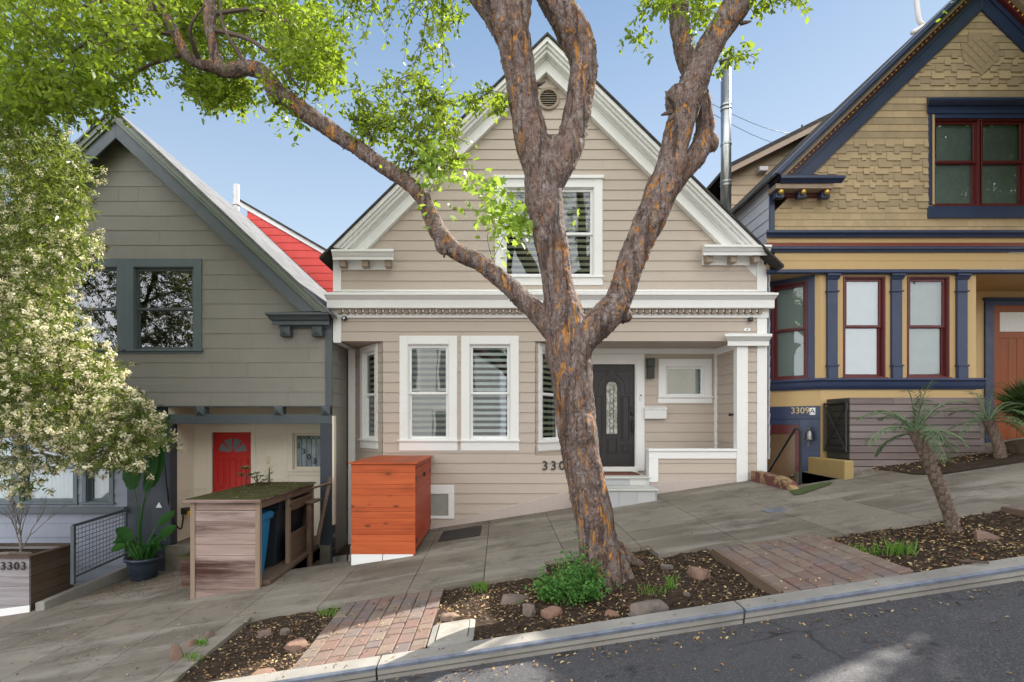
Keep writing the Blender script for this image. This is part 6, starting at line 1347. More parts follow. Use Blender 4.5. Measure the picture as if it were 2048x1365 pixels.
# =============== across the street (seen only in the window glass) ===============
def across(x, w, h, col, label):
    T_ = thing('house_across', (x, -10, gz(x, 4)), label, 'house'); f_ = Fr((x, -9.5, 0), (-1, 0, 0)); g0 = gz(x, 4)
    mb = MB(f_); op = [(-w * .32, -w * .08, g0 + 4.2, g0 + 6.2), (w * .08, w * .32, g0 + 4.2, g0 + 6.2), (-w * .3, -w * .05, g0 + 1.2, g0 + 3)]
    backing(mb, [[(-w / 2, g0 - 2.5), (w / 2, g0 - 2.5), (w / 2, g0 + h), (0, g0 + h + w * .35), (-w / 2, g0 + h)]], w=0)
    mb.box(-w / 2, w / 2, g0 - 2.5, g0 + h, -9, -.03); mb.build('wall', plain('paint_' + label.split()[0], col, .6), T_, fix=False)
    mb = MB(f_)
    for a, b, c, d in op: mb.box(a - .12, b + .12, c - .12, d + .12, 0.0, .05)
    mb.build('window_frame', M['white'], T_); mb = MB(f_)
    for a, b, c, d in op: mb.box(a, b, c, d, .05, .06)
    mb.build('window', M['frost'], T_); roof_slabs('roof', 'roof_dark', T_, f_, 0, .7, g0 + h + w * .35 + .02, .4, 9, (-w / 2 - .3, w / 2 + .3), .1)
for x, w, h, c, l in ((-11.5, 7.4, 6.2, (.62, .60, .55), 'cream house across the street, seen only as a reflection'), (-3.7, 7.4, 6.0, (.72, .74, .74), 'white house across the street, seen only as a reflection'), (4.1, 7.4, 6.4, (.50, .58, .50), 'green house across the street, seen only as a reflection'), (11.9, 7.4, 6.1, (.68, .62, .52), 'buff house across the street, seen only as a reflection')): across(x, w, h, c, l)
# =============== leaves by the thousand ===============
def leaf_mesh(name, mat, parent, cen, nrm, along, size, tone, template, **tg):
    """one mesh of many leaves: cen, nrm, along are (N,3), size (N,), template (k,3) = (along, across, up)"""
    N = len(cen); k = len(template)
    nrm = nrm / np.linalg.norm(nrm, axis=1, keepdims=True)
    along = along - nrm * np.sum(along * nrm, axis=1, keepdims=True); along /= (np.linalg.norm(along, axis=1, keepdims=True) + 1e-9)
    ac = np.cross(nrm, along)
    V = cen[:, None, :] + size[:, None, None] * (template[None, :, 0, None] * along[:, None, :] + template[None, :, 1, None] * ac[:, None, :] + template[None, :, 2, None] * nrm[:, None, :])
    me = bpy.data.meshes.new(name); me.vertices.add(N * k); me.vertices.foreach_set("co", V.reshape(-1).astype(np.float32))
    me.loops.add(N * k); me.loops.foreach_set("vertex_index", np.arange(N * k, dtype=np.int32))
    me.polygons.add(N); me.polygons.foreach_set("loop_start", np.arange(0, N * k, k, dtype=np.int32)); me.polygons.foreach_set("loop_total", np.full(N, k, dtype=np.int32))
    me.update(calc_edges=True)
    at = me.attributes.new("tone", 'FLOAT', 'FACE'); at.data.foreach_set("value", tone.astype(np.float32))
    return link(me, name, mat, parent, **tg)
def rnd(n): v = nrg.normal(size=(n, 3)); return v / np.linalg.norm(v, axis=1, keepdims=True)
OVAL = np.array([(0, 0, 0), (.3, .2, .04), (.65, .22, .03), (1, 0, -.06), (.65, -.22, .03), (.3, -.2, .04)])
NARROW = np.array([(0, 0, 0), (.35, .11, .03), (1, 0, -.08), (.35, -.11, .03)])
PETAL = np.array([(0, 0, 0), (.5, .35, .1), (1, 0, .1), (.5, -.35, .1)])
def star(n=5):
    p = []
    for i in range(n):
        a = R(-110 + 220 * i / (n - 1)); L = (1, .95, .8)[abs(i - n // 2)]; p.append((.5 + .5 * L * math.cos(a) , .5 * L * math.sin(a), -.05))
        if i < n - 1: a2 = R(-110 + 220 * (i + .5) / (n - 1)); p.append((.5 + .24 * math.cos(a2), .24 * math.sin(a2), .02))
    return np.array([(0.25, 0, 0)] + p)
MAPLE = star()
def inpoly_np(x, y, poly):
    c = np.zeros(len(x), bool)
    for i in range(len(poly)):
        (x1, y1), (x2, y2) = poly[i], poly[(i + 1) % len(poly)]
        if y1 == y2: continue
        c ^= ((y1 > y) != (y2 > y)) & (x < (x2 - x1) * (y - y1) / (y2 - y1) + x1)
    return c
def samp(poly, n, y0, y1, rad=0):
    "n points through the volume whose outline is poly (photo points) between distances y0 and y1"
    xs_ = [p[0] for p in poly]; ys_ = [p[1] for p in poly]; out = []
    while sum(len(o) for o in out) < n:
        x = nrg.uniform(min(xs_), max(xs_), n); y = nrg.uniform(min(ys_), max(ys_), n); m = inpoly_np(x, y, poly); x, y = x[m], y[m]
        Y = nrg.uniform(y0, y1, len(x)); out.append(np.stack([(x - CX) * Y / F, Y, CZ - (y - CY) * Y / F], 1))
    return np.concatenate(out)[:n]
def sprays(starts, L, nleaf, droop, spread, leafsize, jitter=.012, dirs=None, seg=6):
    "drooping twigs from each start; returns leaf centres, directions, twig polylines"
    n = len(starts); d = rnd(n) * np.array([1, 1, .35]) if dirs is None else dirs; d = d / np.linalg.norm(d, axis=1, keepdims=True)
    Ls = L * nrg.uniform(.55, 1.25, n); cs, al, lines = [], [], []
    for i in range(n):
        p = starts[i].copy(); v = d[i].copy(); line = [p.copy()]; st = Ls[i] / seg
        for k in range(seg):
            v = v + np.array([0, 0, -droop]) + nrg.normal(size=3) * .12; v /= np.linalg.norm(v); p = p + v * st; line.append(p.copy())
        line = np.array(line); lines.append(line)
        t_ = np.linspace(.06, 1, nleaf) * seg; i0 = np.minimum(t_.astype(int), seg - 1); fr_ = (t_ - i0)[:, None]; pos = line[i0] * (1 - fr_) + line[i0 + 1] * fr_; tang = line[i0 + 1] - line[i0]; tang /= np.linalg.norm(tang, axis=1, keepdims=True)
        side = np.cross(tang, rnd(1)[0]); side /= (np.linalg.norm(side, axis=1, keepdims=True) + 1e-9); side[1::2] *= -1
        cs.append(pos + nrg.normal(size=pos.shape) * jitter); al.append(tang * .55 + side * spread + nrg.normal(size=pos.shape) * .25 + np.array([0, 0, -.15]))
    return np.concatenate(cs), np.concatenate(al), lines
def twig_mesh(name, lines, mat, parent, r=.004, n=3):
    mb = MB()
    for l in lines: mb.tube([Vector(p) for p in l], [r * (1 - .7 * i / (len(l) - 1)) for i in range(len(l))], n, cap=False)
    return mb.build(name, mat, parent, fix=False)

# =============== the big street tree ===============
TR = thing('street_tree', (1.15, 5.66, gz(1.15, 5.66)), 'big street tree with peeling mottled bark and forked limbs before the beige house', 'tree')
def px_path(pts, Y0):
    out = []
    for p in pts:
        x, y, w = p[:3]; Y = p[3] if len(p) > 3 else Y0; out.append((P(x, y, Y), w / 2 * Y / F * 0.93))
    return out
limbs = {
 'trunk': [(1222, 1195, 108), (1214, 1165, 104, 5.66), (1202, 1120, 92), (1192, 1060, 84), (1180, 1000, 82), (1162, 912, 83), (1150, 820, 86), (1143, 745, 92), (1137, 690, 100), (1128, 620, 78), (1120, 575, 50), (1117, 545, 24)],
 'leader': [(1137, 690, 86), (1124, 630, 70), (1111, 541, 66), (1096, 450, 72), (1088, 395, 82), (1085, 345, 80), (1066, 290, 76), (1048, 202, 66), (1038, 135, 68), (1022, 67, 78), (992, 5, 84), (950, -50, 80), (900, -110, 70), (860, -190, 60)],
 'leader_spur': [(1030, 60, 58), (1040, 0, 50), (1052, -60, 46), (1050, -150, 40)],
 'leader_right': [(1092, 385, 60), (1115, 340, 62), (1140, 290, 62, 5.7), (1158, 202, 58, 5.75), (1167, 130, 62, 5.8), (1148, 67, 72, 5.8), (1112, 5, 68, 5.8), (1085, -50, 64, 5.8), (1070, -140, 56, 5.8)],
 'left_limb': [(1128, 690, 50, 5.66), (1100, 655, 46, 5.68), (1070, 622, 44, 5.7), (1045, 598, 41, 5.72), (1000, 557, 38, 5.76), (957, 524, 37, 5.8), (915, 503, 38, 5.85), (888, 478, 40, 5.85), (866, 445, 35, 5.88), (848, 400, 34, 5.9), (812, 363, 33, 5.95), (752, 323, 33, 6.0), (702, 288, 33, 6.05), (635, 243, 35, 6.1), (584, 205, 36, 6.15), (553, 182, 38, 6.2), (528, 148, 35, 6.2), (500, 137, 33, 6.25), (472, 141, 33, 6.3), (440, 137, 35, 6.3), (425, 128, 30, 6.3)],
 'left_fork_up': [(440, 137, 30, 6.3), (427, 95, 24, 6.3), (420, 30, 28, 6.3), (425, -40, 26, 6.35), (440, -140, 20, 6.4)],
 'left_fork_out': [(445, 137, 28, 6.3), (395, 128, 22, 6.3), (372, 108, 22, 6.3), (352, 70, 23, 6.3), (330, 30, 19, 6.3), (312, 0, 18, 6.3), (290, -60, 16, 6.3), (240, -130, 14, 6.3)],
 'right_limb': [(1150, 705, 64), (1172, 672, 66), (1205, 640, 68), (1237, 600, 60, 5.68), (1256, 541, 58, 5.72), (1277, 490, 60, 5.76), (1300, 440, 66, 5.8), (1322, 385, 70, 5.83), (1342, 335, 64, 5.86), (1350, 290, 58, 5.88), (1364, 236, 60, 5.9), (1382, 185, 66, 5.92), (1400, 135, 56, 5.95), (1436, 67, 56, 6.0), (1480, 0, 58, 6.05), (1525, -70, 52, 6.1), (1570, -150, 44, 6.2)],
 'right_twin': [(1325, 400, 46, 5.9), (1360, 350, 44, 5.98), (1396, 305, 46, 6.05), (1409, 262, 40, 6.1), (1404, 205, 38, 6.12), (1390, 165, 38, 6.15), (1374, 120, 42, 6.2), (1362, 67, 43, 6.25), (1356, 0, 40, 6.3), (1350, -70, 36, 6.35), (1335, -160, 30, 6.4)],
 'root': [(1228, 1110, 50), (1255, 1160, 36, 5.60), (1272, 1183, 18, 5.52)], 'root2': [(1195, 1110, 50), (1178, 1165, 36, 5.55), (1168, 1190, 18, 5.45)], 'root3': [(1215, 1100, 60, 5.60), (1222, 1165, 44, 5.46), (1228, 1190, 22, 5.38)], 'root4': [(1232, 1095, 36, 5.8), (1258, 1120, 26, 5.92), (1282, 1130, 14, 6.05)],
}
mb = MB()
for nm, pts in limbs.items():
    pp = px_path(pts, 5.62); cs = smooth_path([p for p, r in pp], 4); rs = []
    for i in range(len(pp) - 1):
        for k in range(4): rs.append(pp[i][1] + (pp[i + 1][1] - pp[i][1]) * k / 4)
    rs.append(pp[-1][1]); mb.tube(cs, rs, 14)
for (x, y, Y, r, s) in ((888, 490, 5.85, .10, (1, .8, 1)), (551, 196, 6.2, .085, (1, .8, 1)), (1358, 205, 5.88, .165, (.85, .8, 1.2)), (1246, 632, 5.64, .085, (1.2, .8, .9)), (1128, 705, 5.6, .19, (1, .9, 1.3)), (1420, 285, 6.08, .10, (1, .8, 1.2)), (1160, 860, 5.50, .15, (1, .8, 1.4)), (1108, 300, 5.6, .13, (1, .9, 1.2))):
    mb.ball(P(x, y, Y), r, 12, s)
raw = mb.build('raw', M['bark'], None, fix=True)
rm = raw.modifiers.new('r', 'REMESH'); rm.mode = 'VOXEL'; rm.voxel_size = 0.014; rm.use_smooth_shade = True
sm = raw.modifiers.new('s', 'SMOOTH'); sm.iterations = 5; sm.factor = 0.6
tx = bpy.data.textures.new('burl', 'CLOUDS'); tx.noise_scale = .22; d1 = raw.modifiers.new('d', 'DISPLACE'); d1.texture = tx; d1.strength = .035; d1.mid_level = .5; d1.texture_coords = 'GLOBAL'
tx2 = bpy.data.textures.new('flake', 'CLOUDS'); tx2.noise_scale = .05; tx2.noise_depth = 3; d2 = raw.modifiers.new('d2', 'DISPLACE'); d2.texture = tx2; d2.strength = .016; d2.mid_level = .5; d2.texture_coords = 'GLOBAL'
me = bpy.data.meshes.new_from_object(raw.evaluated_get(bpy.context.evaluated_depsgraph_get())); bpy.data.objects.remove(raw)
me.materials.clear(); me.name = 'trunk'
trunk = link(me, 'trunk', M['bark'], TR, smooth=True)
# curling flakes of bark on the trunk
nv = len(me.vertices); co = np.empty(nv * 3, np.float32); me.vertices.foreach_get('co', co); co = co.reshape(-1, 3); no = np.empty(nv * 3, np.float32); me.vertices.foreach_get('normal', no) if False else None
no = np.array([v.normal[:] for v in me.vertices], np.float32)
msk = np.array([mnoise.noise(Vector(c) * 3.0) > 0.0 for c in co[::7]]); idx = np.arange(0, nv, 7)[msk]; idx = nrg.choice(idx, min(2600, len(idx)), replace=False)
FLK = np.array([(0, -.3, 0), (.5, -.42, .03), (1, -.2, .22), (1.05, .15, .25), (.6, .4, .04), (0, .3, 0)])
nn = no[idx] + rnd(len(idx)) * .18; al = np.tile(np.array([[0, 0, -1.]]), (len(idx), 1)) + rnd(len(idx)) * .6
leaf_mesh('bark_flake', plain('loose_bark', (0.20, 0.155, 0.13), .85, var=.65, nscale=25), TR, co[idx] + no[idx] * .004, nn, al, nrg.uniform(.010, .026, len(idx)), nrg.random(len(idx)), FLK)
# small dead stubs
for (x, y, Y, dx, dy) in ((1345, 205, 5.75, -14, -22), (1342, 225, 5.73, -20, 6), (1348, 232, 5.72, -16, 16), (1482, 47, 6.0, 20, -4), (1074, 170, 5.6, 16, -6), (890, 500, 5.82, -2, 16)):
    mb = MB(); mb.tube([P(x, y, Y), P(x + dx * .6, y + dy * .5, Y - .05), P(x + dx, y + dy, Y - .03)], [.026, .018, .008], 6); mb.build('dead_stub', M['twig'], TR)
# --- crown ---
cen, al, lines = [], [], []
def grow(poly, n, y0, y1, L=.34, nl=17, droop=.16, spread=.8):
    a, b, l = sprays(samp(poly, n, y0, y1), L, nl, droop, spread, 1); cen.append(a); al.append(b); lines.extend(l[::2])
grow([(-60, -40), (330, -40), (330, 60), (240, 150), (205, 180), (120, 185), (-60, 190)], 720, 5.2, 8.2)
grow([(190, 20), (330, -30), (440, -30), (430, 90), (330, 110), (300, 165), (215, 180)], 290, 6.45, 8.2)
grow([(330, -30), (640, -40), (660, 40), (560, 70), (470, 110), (350, 120)], 400, 6.4, 8.2)
grow([(560, 30), (668, 60), (672, 110), (640, 150), (570, 110)], 190, 5.6, 7.0, L=.36)
grow([(365, 140), (500, 150), (495, 215), (440, 195), (380, 190)], 170, 6.3, 7.2, L=.28)
grow([(-60, 160), (215, 150), (225, 200), (140, 225), (-60, 225)], 300, 5.6, 7.6, L=.26)
grow([(545, 165), (590, 240), (598, 262), (575, 250), (550, 205)], 12, 6.0, 6.6, L=.22)
for x0, y0, k in ((560, 170, 6), (600, 150, 6), (640, 120, 8), (665, 120, 5), (700, -10, 14), (735, -20, 12), (860, -10, 10), (880, 20, 5)):
    p = P(x0, y0, 6.2); st = np.array([p[:]] * k) + nrg.normal(size=(k, 3)) * .07
    a, b, l = sprays(st, .42, 18, .35, .8, 1); cen.append(a); al.append(b); lines.extend(l)
for x0, y0 in ((825, -10), (840, 0), (852, 20), (845, 60), (872, 80), (850, 90)):
    p = P(x0, y0, 6.0); st = np.array([p[:]] * 3) + nrg.normal(size=(3, 3)) * .04; a, b, l = sprays(st, .5, 15, .5, .7, 1); cen.append(a); al.append(b); lines.extend(l)
for poly, n in (([(1270, -40), (1345, -40), (1340, 20), (1300, 20)], 34), ([(1378, -30), (1440, -30), (1420, 30), (1395, 45), (1375, 10)], 46), ([(1500, -40), (1600, -40), (1590, 0), (1520, 10)], 34), ([(1455, 95), (1500, 80), (1490, 120), (1460, 130)], 9), ([(1240, 60), (1295, 50), (1270, 90)], 6), ([(905, 10), (930, 10), (925, 40), (910, 50)], 8), ([(960, 200), (1010, 195), (1010, 215)], 10), ([(1440, 112), (1464, 112), (1462, 130), (1442, 132)], 3)):
    grow(poly, n, 5.7, 6.7, L=.26, nl=13)
# shade-giving crown above the picture, all round
for (cx, cy, cz, rx, ry, rz, n) in ((-2.5, 6.3, 8.2, 3.6, 2.8, 1.5, 1200), (1.5, 6.0, 8.6, 3.4, 3.0, 1.4, 1100), (4.3, 6.2, 8.0, 2.6, 2.4, 1.4, 650), (-5.0, 6.4, 7.2, 2.0, 2.2, 1.0, 450)):
    q = rnd(n) * nrg.uniform(.3, 1, (n, 1)) * np.array([rx, ry, rz]) + np.array([cx, cy, cz])
    pxl_y = CY - (q[:, 2] - CZ) * F / q[:, 1]; q = q[pxl_y < -60]
    a, b, l = sprays(q, .5, 12, .12, .8, 1); cen.append(a); al.append(b); lines.extend(l[::4])
cen = np.concatenate(cen); al = np.concatenate(al); n = len(cen)
clump = np.array([0.5 + 0.9 * mnoise.noise(Vector(c) * 1.3) for c in cen[::1]])
leaf_mesh('crown', M['leaf'], TR, cen, rnd(n) * .9 + np.array([0, 0, .7]), al, nrg.uniform(.040, .088, n), np.clip((clump - .5) * 1.9 + .5 + nrg.normal(size=n) * .25, 0, 1), OVAL)
twig_mesh('twigs', lines, M['twig'], TR, .005)
bl_ = [[(500, 140, 6.2), (450, 60, 6.2), (440, 0, 6.2)], [(400, 125, 6.3), (380, 60, 6.0), (410, 10, 5.9)], [(352, 70, 6.3), (250, 60, 6.2), (150, 100, 6.1), (80, 170, 6.0)], [(320, 20, 6.3), (220, 0, 6.4), (120, 30, 6.4), (20, 60, 6.4)], [(420, 30, 6.3), (520, 20, 6.4), (600, 60, 6.4), (650, 110, 6.4)], [(425, 60, 6.3), (500, 80, 6.1), (560, 130, 6.0), (600, 180, 6)], [(300, -20, 6.4), (160, -10, 6.8), (60, 10, 6.9)], [(372, 108, 6.3), (300, 130, 6.5), (230, 170, 6.6)], [(312, 0, 6.2), (250, 90, 5.9), (200, 140, 5.8)]]
mb = MB()
for b in bl_: pp = smooth_path([P(x, y, Y) for x, y, Y in b], 4); mb.tube(pp, [.03 * (1 - .75 * i / len(pp)) for i in range(len(pp))], 6)
mb.build('branch', M['twig'], TR)
# added unseen tree uphill on the right, its crown shaped to shade the road
UT = thing('added_shade_tree', (11.2, 5.7, gz(11.2, 5.7)), 'unseen tree added further uphill, its crown shaped to shade the road', 'tree')
q = rnd(6500) * nrg.uniform(.05, 1, (6500, 1)) ** .5 * np.array([2.9, 3.4, 3.2]) + np.array([9.9, 7.4, 8.4]); q = q[q[:, 0] > q[:, 1] * .925 + .7]
a, b, l = sprays(q, .5, 12, .12, .8, 1)
leaf_mesh('crown', M['leaf'], UT, a, rnd(len(a)) + np.array([0, 0, .7]), b, nrg.uniform(.09, .15, len(a)), nrg.random(len(a)), OVAL)
mb = MB(); mb.tube([Vector((11.2, 5.7, gz(11.2, 5.7) - .1)), Vector((11.3, 5.8, 4)), Vector((11.0, 6.2, 8.5))], [.25, .19, .08], 12); mb.tube([Vector((11.3, 5.8, 4)), Vector((12.6, 6.8, 8))], [.16, .06], 10); mb.build('trunk', M['bark'], UT, smooth=True)
# leafy shoots on the left limb
cen, al, lines, lines2 = [], [], [], []
for (x0, y0, Y0_, stems) in ((738, 302, 5.98, [[(738, 302), (742, 260), (735, 215), (720, 175)], [(738, 302), (748, 265), (768, 225), (775, 170)], [(742, 260), (722, 250), (708, 235)]]),
        (818, 352, 5.9, [[(818, 352), (822, 300), (815, 240), (795, 160)], [(818, 352), (830, 290), (848, 240), (862, 175)], [(822, 300), (795, 270), (765, 245)], [(830, 290), (870, 260), (898, 235)], [(818, 352), (850, 325), (890, 295), (915, 270)], [(815, 240), (835, 200), (840, 150)], [(850, 325), (880, 330), (915, 318)], [(848, 240), (880, 215), (890, 190)]]),
        (1016, 185, 5.6, [[(1016, 190), (975, 182), (940, 190), (900, 206)], [(975, 184), (960, 200), (945, 215)], [(1016, 195), (1000, 215), (985, 222)]])):
    for st_ in stems:
        pts_ = [P(x + nrg.normal() * 2, y, Y0_ + nrg.normal() * .06 * i) for i, (x, y) in enumerate(st_)]; ln = np.array([v[:] for v in smooth_path(pts_, 5)]); (lines if x0 < 1000 else lines2).append(ln)
        q = np.repeat(ln[3:], 3 if x0 < 1000 else 1, 0) + nrg.normal(size=(len(ln[3:]) * (3 if x0 < 1000 else 1), 3)) * .004
        a, b, l = sprays(q, .24 if x0 < 1000 else .12, 9, .06, .9, 1, seg=4); cen.append(a); al.append(b); (lines if x0 < 1000 else lines2).extend(l)
cen_, al_ = np.concatenate(cen), np.concatenate(al); n = len(cen_)
leaf_mesh('shoot_leaves', M['leaf'], TR, cen_, rnd(n) + np.array([0, 0, .6]), al_, nrg.uniform(.042, .075, n), nrg.random(n), OVAL)
cen, al = [], []
for (x0, y0, x1, y1, k) in ((835, 350, 900, 290, 26), (850, 330, 905, 350, 22), (900, 300, 950, 370, 26), (930, 350, 1040, 400, 34), (980, 400, 1055, 450, 46), (990, 430, 1060, 480, 46), (1010, 450, 960, 420, 22), (870, 360, 850, 420, 12), (985, 470, 1005, 512, 12), (905, 420, 990, 430, 14), (1110, 425, 1140, 422, 3), (845, 290, 870, 340, 14), (965, 380, 1000, 400, 12)):
    s, e = P(x0, y0, 5.8), P(x1, y1, 5.6); lines.append(np.array([v[:] for v in smooth_path([s, s.lerp(e, .5) + Vector((0, 0, .03)), e], 4)]))
    k = int(k * 1.7) if k > 5 else k; t_ = nrg.random(k)[:, None]; c = np.array(s[:]) * (1 - t_) + np.array(e[:]) * t_ + nrg.normal(size=(k, 3)) * np.array([.06, .10, .06]); cen.append(c); al.append(rnd(k) + np.array([0, 0, -.5]))
for pts in ([(985, 520), (975, 470), (1000, 440)], [(985, 520), (1010, 470), (1030, 440)], [(815, 352), (840, 330), (900, 300)], [(738, 302), (742, 250), (735, 200)], [(818, 352), (822, 290), (835, 230)], [(900, 300), (950, 350), (1000, 400)]): lines.append(np.array([v[:] for v in smooth_path([P(x, y, 5.82) for x, y in pts], 4)]))
cen_, al_ = np.concatenate(cen), np.concatenate(al); n = len(cen_)
leaf_mesh('young_leaves', M['leaf_new'], TR, cen_, rnd(n) + np.array([0, -.5, .6]), al_, nrg.uniform(.07, .12, n), nrg.random(n), MAPLE)
twig_mesh('shoot', lines, M['twig'], TR, .004, 4); twig_mesh('shoot', lines2, M['twig'], TR, .004, 4)

# =============== the flowering evergreen on the left ===============
ET = thing('flowering_tree', (-8.6, 8.9, -1.3), 'evergreen tree covered in small cream blossoms at the left, in front of the grey house', 'tree')
outline = [(-80, 215), (50, 222), (120, 262), (150, 310), (172, 352), (158, 410), (170, 470), (208, 492), (178, 530), (140, 560), (142, 620), (165, 672), (225, 728), (250, 775), (295, 820), (312, 855), (335, 880), (322, 900), (290, 905), (268, 940), (222, 945), (170, 925), (110, 880), (60, 862), (-80, 850)]
low = [(-60, 850), (120, 850), (150, 900), (100, 950), (70, 990), (20, 985), (-60, 940)]
a, b, l1 = sprays(samp(outline, 3000, 7.2, 9.2), .26, 16, .02, .8, 1); a2, b2, l2 = sprays(samp(low, 140, 7.4, 8.6), .24, 12, .08, .8, 1)
a3, b3, l3 = sprays(samp(outline, 900, 6.7, 7.3), .2, 14, .02, .8, 1)
cen = np.concatenate([a, a2, a3]); al = np.concatenate([b, b2, b3]); n = len(cen)
clump = np.array([0.5 + 0.9 * mnoise.noise(Vector(c) * 1.6) for c in cen])
leaf_mesh('crown', M['leaf_dark'], ET, cen, rnd(n) + np.array([0.2, -.2, .6]), al, nrg.uniform(.06, .115, n), np.clip(clump + nrg.normal(size=n) * .25, 0, 1), NARROW)
tips = np.array([l[-1] for l in l1 + l2 + l3]); dens = np.array([mnoise.noise(Vector(c) * 1.7 + Vector((4, 0, 0))) for c in tips]); py_ = CY - (tips[:, 2] - CZ) * F / tips[:, 1]; px_t = CX + tips[:, 0] * F / tips[:, 1]; tips = tips[(dens > -.3) & ((py_ > 470 + 60 * dens * 4) | (nrg.random(len(tips)) < .22) | (px_t > 170 + 60 * nrg.random(len(tips))))]
nb = 26; cb = np.repeat(tips, nb, 0); off = rnd(len(cb)) * nrg.uniform(.01, .05, (len(cb), 1)); cb = cb + off
leaf_mesh('blossom', M['blossom'], ET, cb, off + rnd(len(cb)) * .02, rnd(len(cb)), nrg.uniform(.018, .034, len(cb)) * (1 + .35 * (CY - (cb[:, 2] - CZ) * F / cb[:, 1] > 560)), nrg.random(len(cb)), PETAL)
twig_mesh('twigs', (l1 + l2)[::3], M['twig'], ET, .006)
mb = MB(); base = Vector((-8.75, 8.75, ZP - .1))
for pts, r in (([base, P(-20, 1000, 8.6), P(-40, 850, 8.5), P(-20, 650, 8.4), P(20, 450, 8.3), P(60, 300, 8.2)], .09), ([P(-40, 900, 8.5), P(20, 870, 8.2), P(120, 905, 8.0), P(240, 870, 7.8), P(300, 860, 7.7)], .035), ([P(-30, 700, 8.4), P(80, 640, 8.2), P(160, 600, 8.0)], .04), ([P(-25, 860, 8.5), P(60, 800, 8.1), P(180, 760, 7.9), P(260, 800, 7.9)], .045), ([P(0, 520, 8.4), P(90, 460, 8.2), P(170, 470, 8)], .035), ([P(-40, 940, 8.4), P(60, 905, 8.2), P(150, 925, 8.1), P(230, 900, 8.0)], .025)):
    pp = smooth_path(pts, 4); mb.tube(pp, [r * (1 - .75 * i / len(pp)) for i in range(len(pp))], 8)
mb.build('trunk', M['sapling'], ET, smooth=True)

# bare sapling and stones in the planter
def branching(mb, p, d, L, r, depth_, rr, droop=0):
    q = p + d * L; mid = p + d * L * .5 + Vector((rr.uniform(-1, 1), rr.uniform(-1, 1), 0)) * L * .06; mb.tube([p, mid, q], [r, r * .85, r * .7], 5)
    if depth_ == 0: return
    for _ in range(rr.choice([2, 2, 3])):
        a = (d + Vector((rr.uniform(-.55, .55), rr.uniform(-.55, .55), rr.uniform(-.05, .35)))).normalized(); branching(mb, q, a, L * rr.uniform(.6, .95), r * .66, depth_ - 1, rr)
BP = P(42, 1095, 8.62); BP.z = ZP - .06
mb = MB(); rr = random.Random(5)
mb.tube([BP, BP + Vector((.0, 0, .12))], .022, 6)
for d in ((-.35, .1, 1), (.05, -.1, 1), (.45, .1, .9), (-.15, .2, 1)): branching(mb, BP + Vector((0, 0, .1)), Vector(d).normalized(), .24, .012, 4, rr)
mb.build('bare_sapling', M['sapling'], label='leafless grey multi-stemmed sapling growing in the numbered planter box', cat='sapling')
o = rock(30, 1105, 40, 20, .10, 'smooth pale stone lying in the numbered planter box', 40, .0); o.location = P(26, 1105, 8.5); o.location.z = ZP - .04; o['group'] = 'stones'; 
# =============== bird of paradise ===============
BD = thing('bird_of_paradise', pc_ + Vector((0, 0, .35)), 'tall bird-of-paradise with big paddle leaves in the blue glazed pot', 'plant')
def blade(mb, pts, width, fold=.25, n=8):
    pp = smooth_path([Vector(p) for p in pts], n // (len(pts) - 1) + 1); m = len(pp); base = len(mb.V); V = []
    for i, p in enumerate(pp):
        t_ = i / (m - 1); w = width * math.sin(math.pi * min(.98, max(.03, t_ ** .8))) ** .7; tg_ = (pp[min(i + 1, m - 1)] - pp[max(i - 1, 0)]).normalized(); s = tg_.cross(Vector((0, 1, .3))).normalized(); nn_ = s.cross(tg_)
        rip = .015 * math.sin(i * 2.3)
        V += [p - s * w + nn_ * (w * fold + rip), p, p + s * w + nn_ * (w * fold - rip)]
    mb.add(V, [(3 * i + k, 3 * i + k + 1, 3 * i + k + 4, 3 * i + k + 3) for i in range(m - 1) for k in (0, 1)], rng.random())
def big_leaf(stem, leafpts, w, Y=9.4):
    a = MB(); a.tube(smooth_path([P(x, y, Y) for x, y in stem], 5), [.016 - .009 * i / (5 * (len(stem) - 1)) for i in range(5 * (len(stem) - 1) + 1)], 6); a.build('stem', M['leaf_big'], BD, smooth=True)
    b = MB(); blade(b, [P(x, y, Y - .03 * i) for i, (x, y) in enumerate(leafpts)], w); b.build('leaf', M['leaf_big'], BD, smooth=True, fix=False)
big_leaf([(283, 1120), (280, 1050), (290, 990), (300, 960)], [(290, 985), (300, 940), (308, 890), (322, 850)], .10)
big_leaf([(279, 1120), (277, 1040), (268, 975)], [(262, 980), (262, 945), (285, 925)], .15, 9.3)
big_leaf([(281, 1120), (285, 1020), (310, 960)], [(305, 975), (318, 930), (322, 880), (340, 830)], .08, 9.5)
big_leaf([(275, 1110), (262, 1080)], [(262, 1082), (245, 1068), (232, 1058)], .13, 9.2)
big_leaf([(285, 1110), (310, 1060), (322, 1045)], [(315, 1050), (330, 1038), (350, 1022)], .07, 9.3)
big_leaf([(285, 1110), (310, 1080), (325, 1070)], [(318, 1075), (335, 1062), (352, 1052)], .075, 9.4)
big_leaf([(272, 1115), (255, 1090)], [(250, 1090), (235, 1096), (222, 1102)], .06, 9.2)
for k in range(26):
    a_ = rng.uniform(0, 6.28); r0 = rng.uniform(.03, .16); s = pc_ + Vector((r0 * math.cos(a_), r0 * math.sin(a_), .33)); h = rng.uniform(.15, .42); e = s + Vector((math.cos(a_) * h * .6, math.sin(a_) * h * .6, h)); e2 = e + Vector((math.cos(a_) * .1, math.sin(a_) * .1, -.05))
    b = MB(); blade(b, [s, (s + e) / 2 + Vector((0, 0, .04)), e, e2], rng.uniform(.02, .06)); b.build('leaf', M['leaf_big'], BD, smooth=True, fix=False)
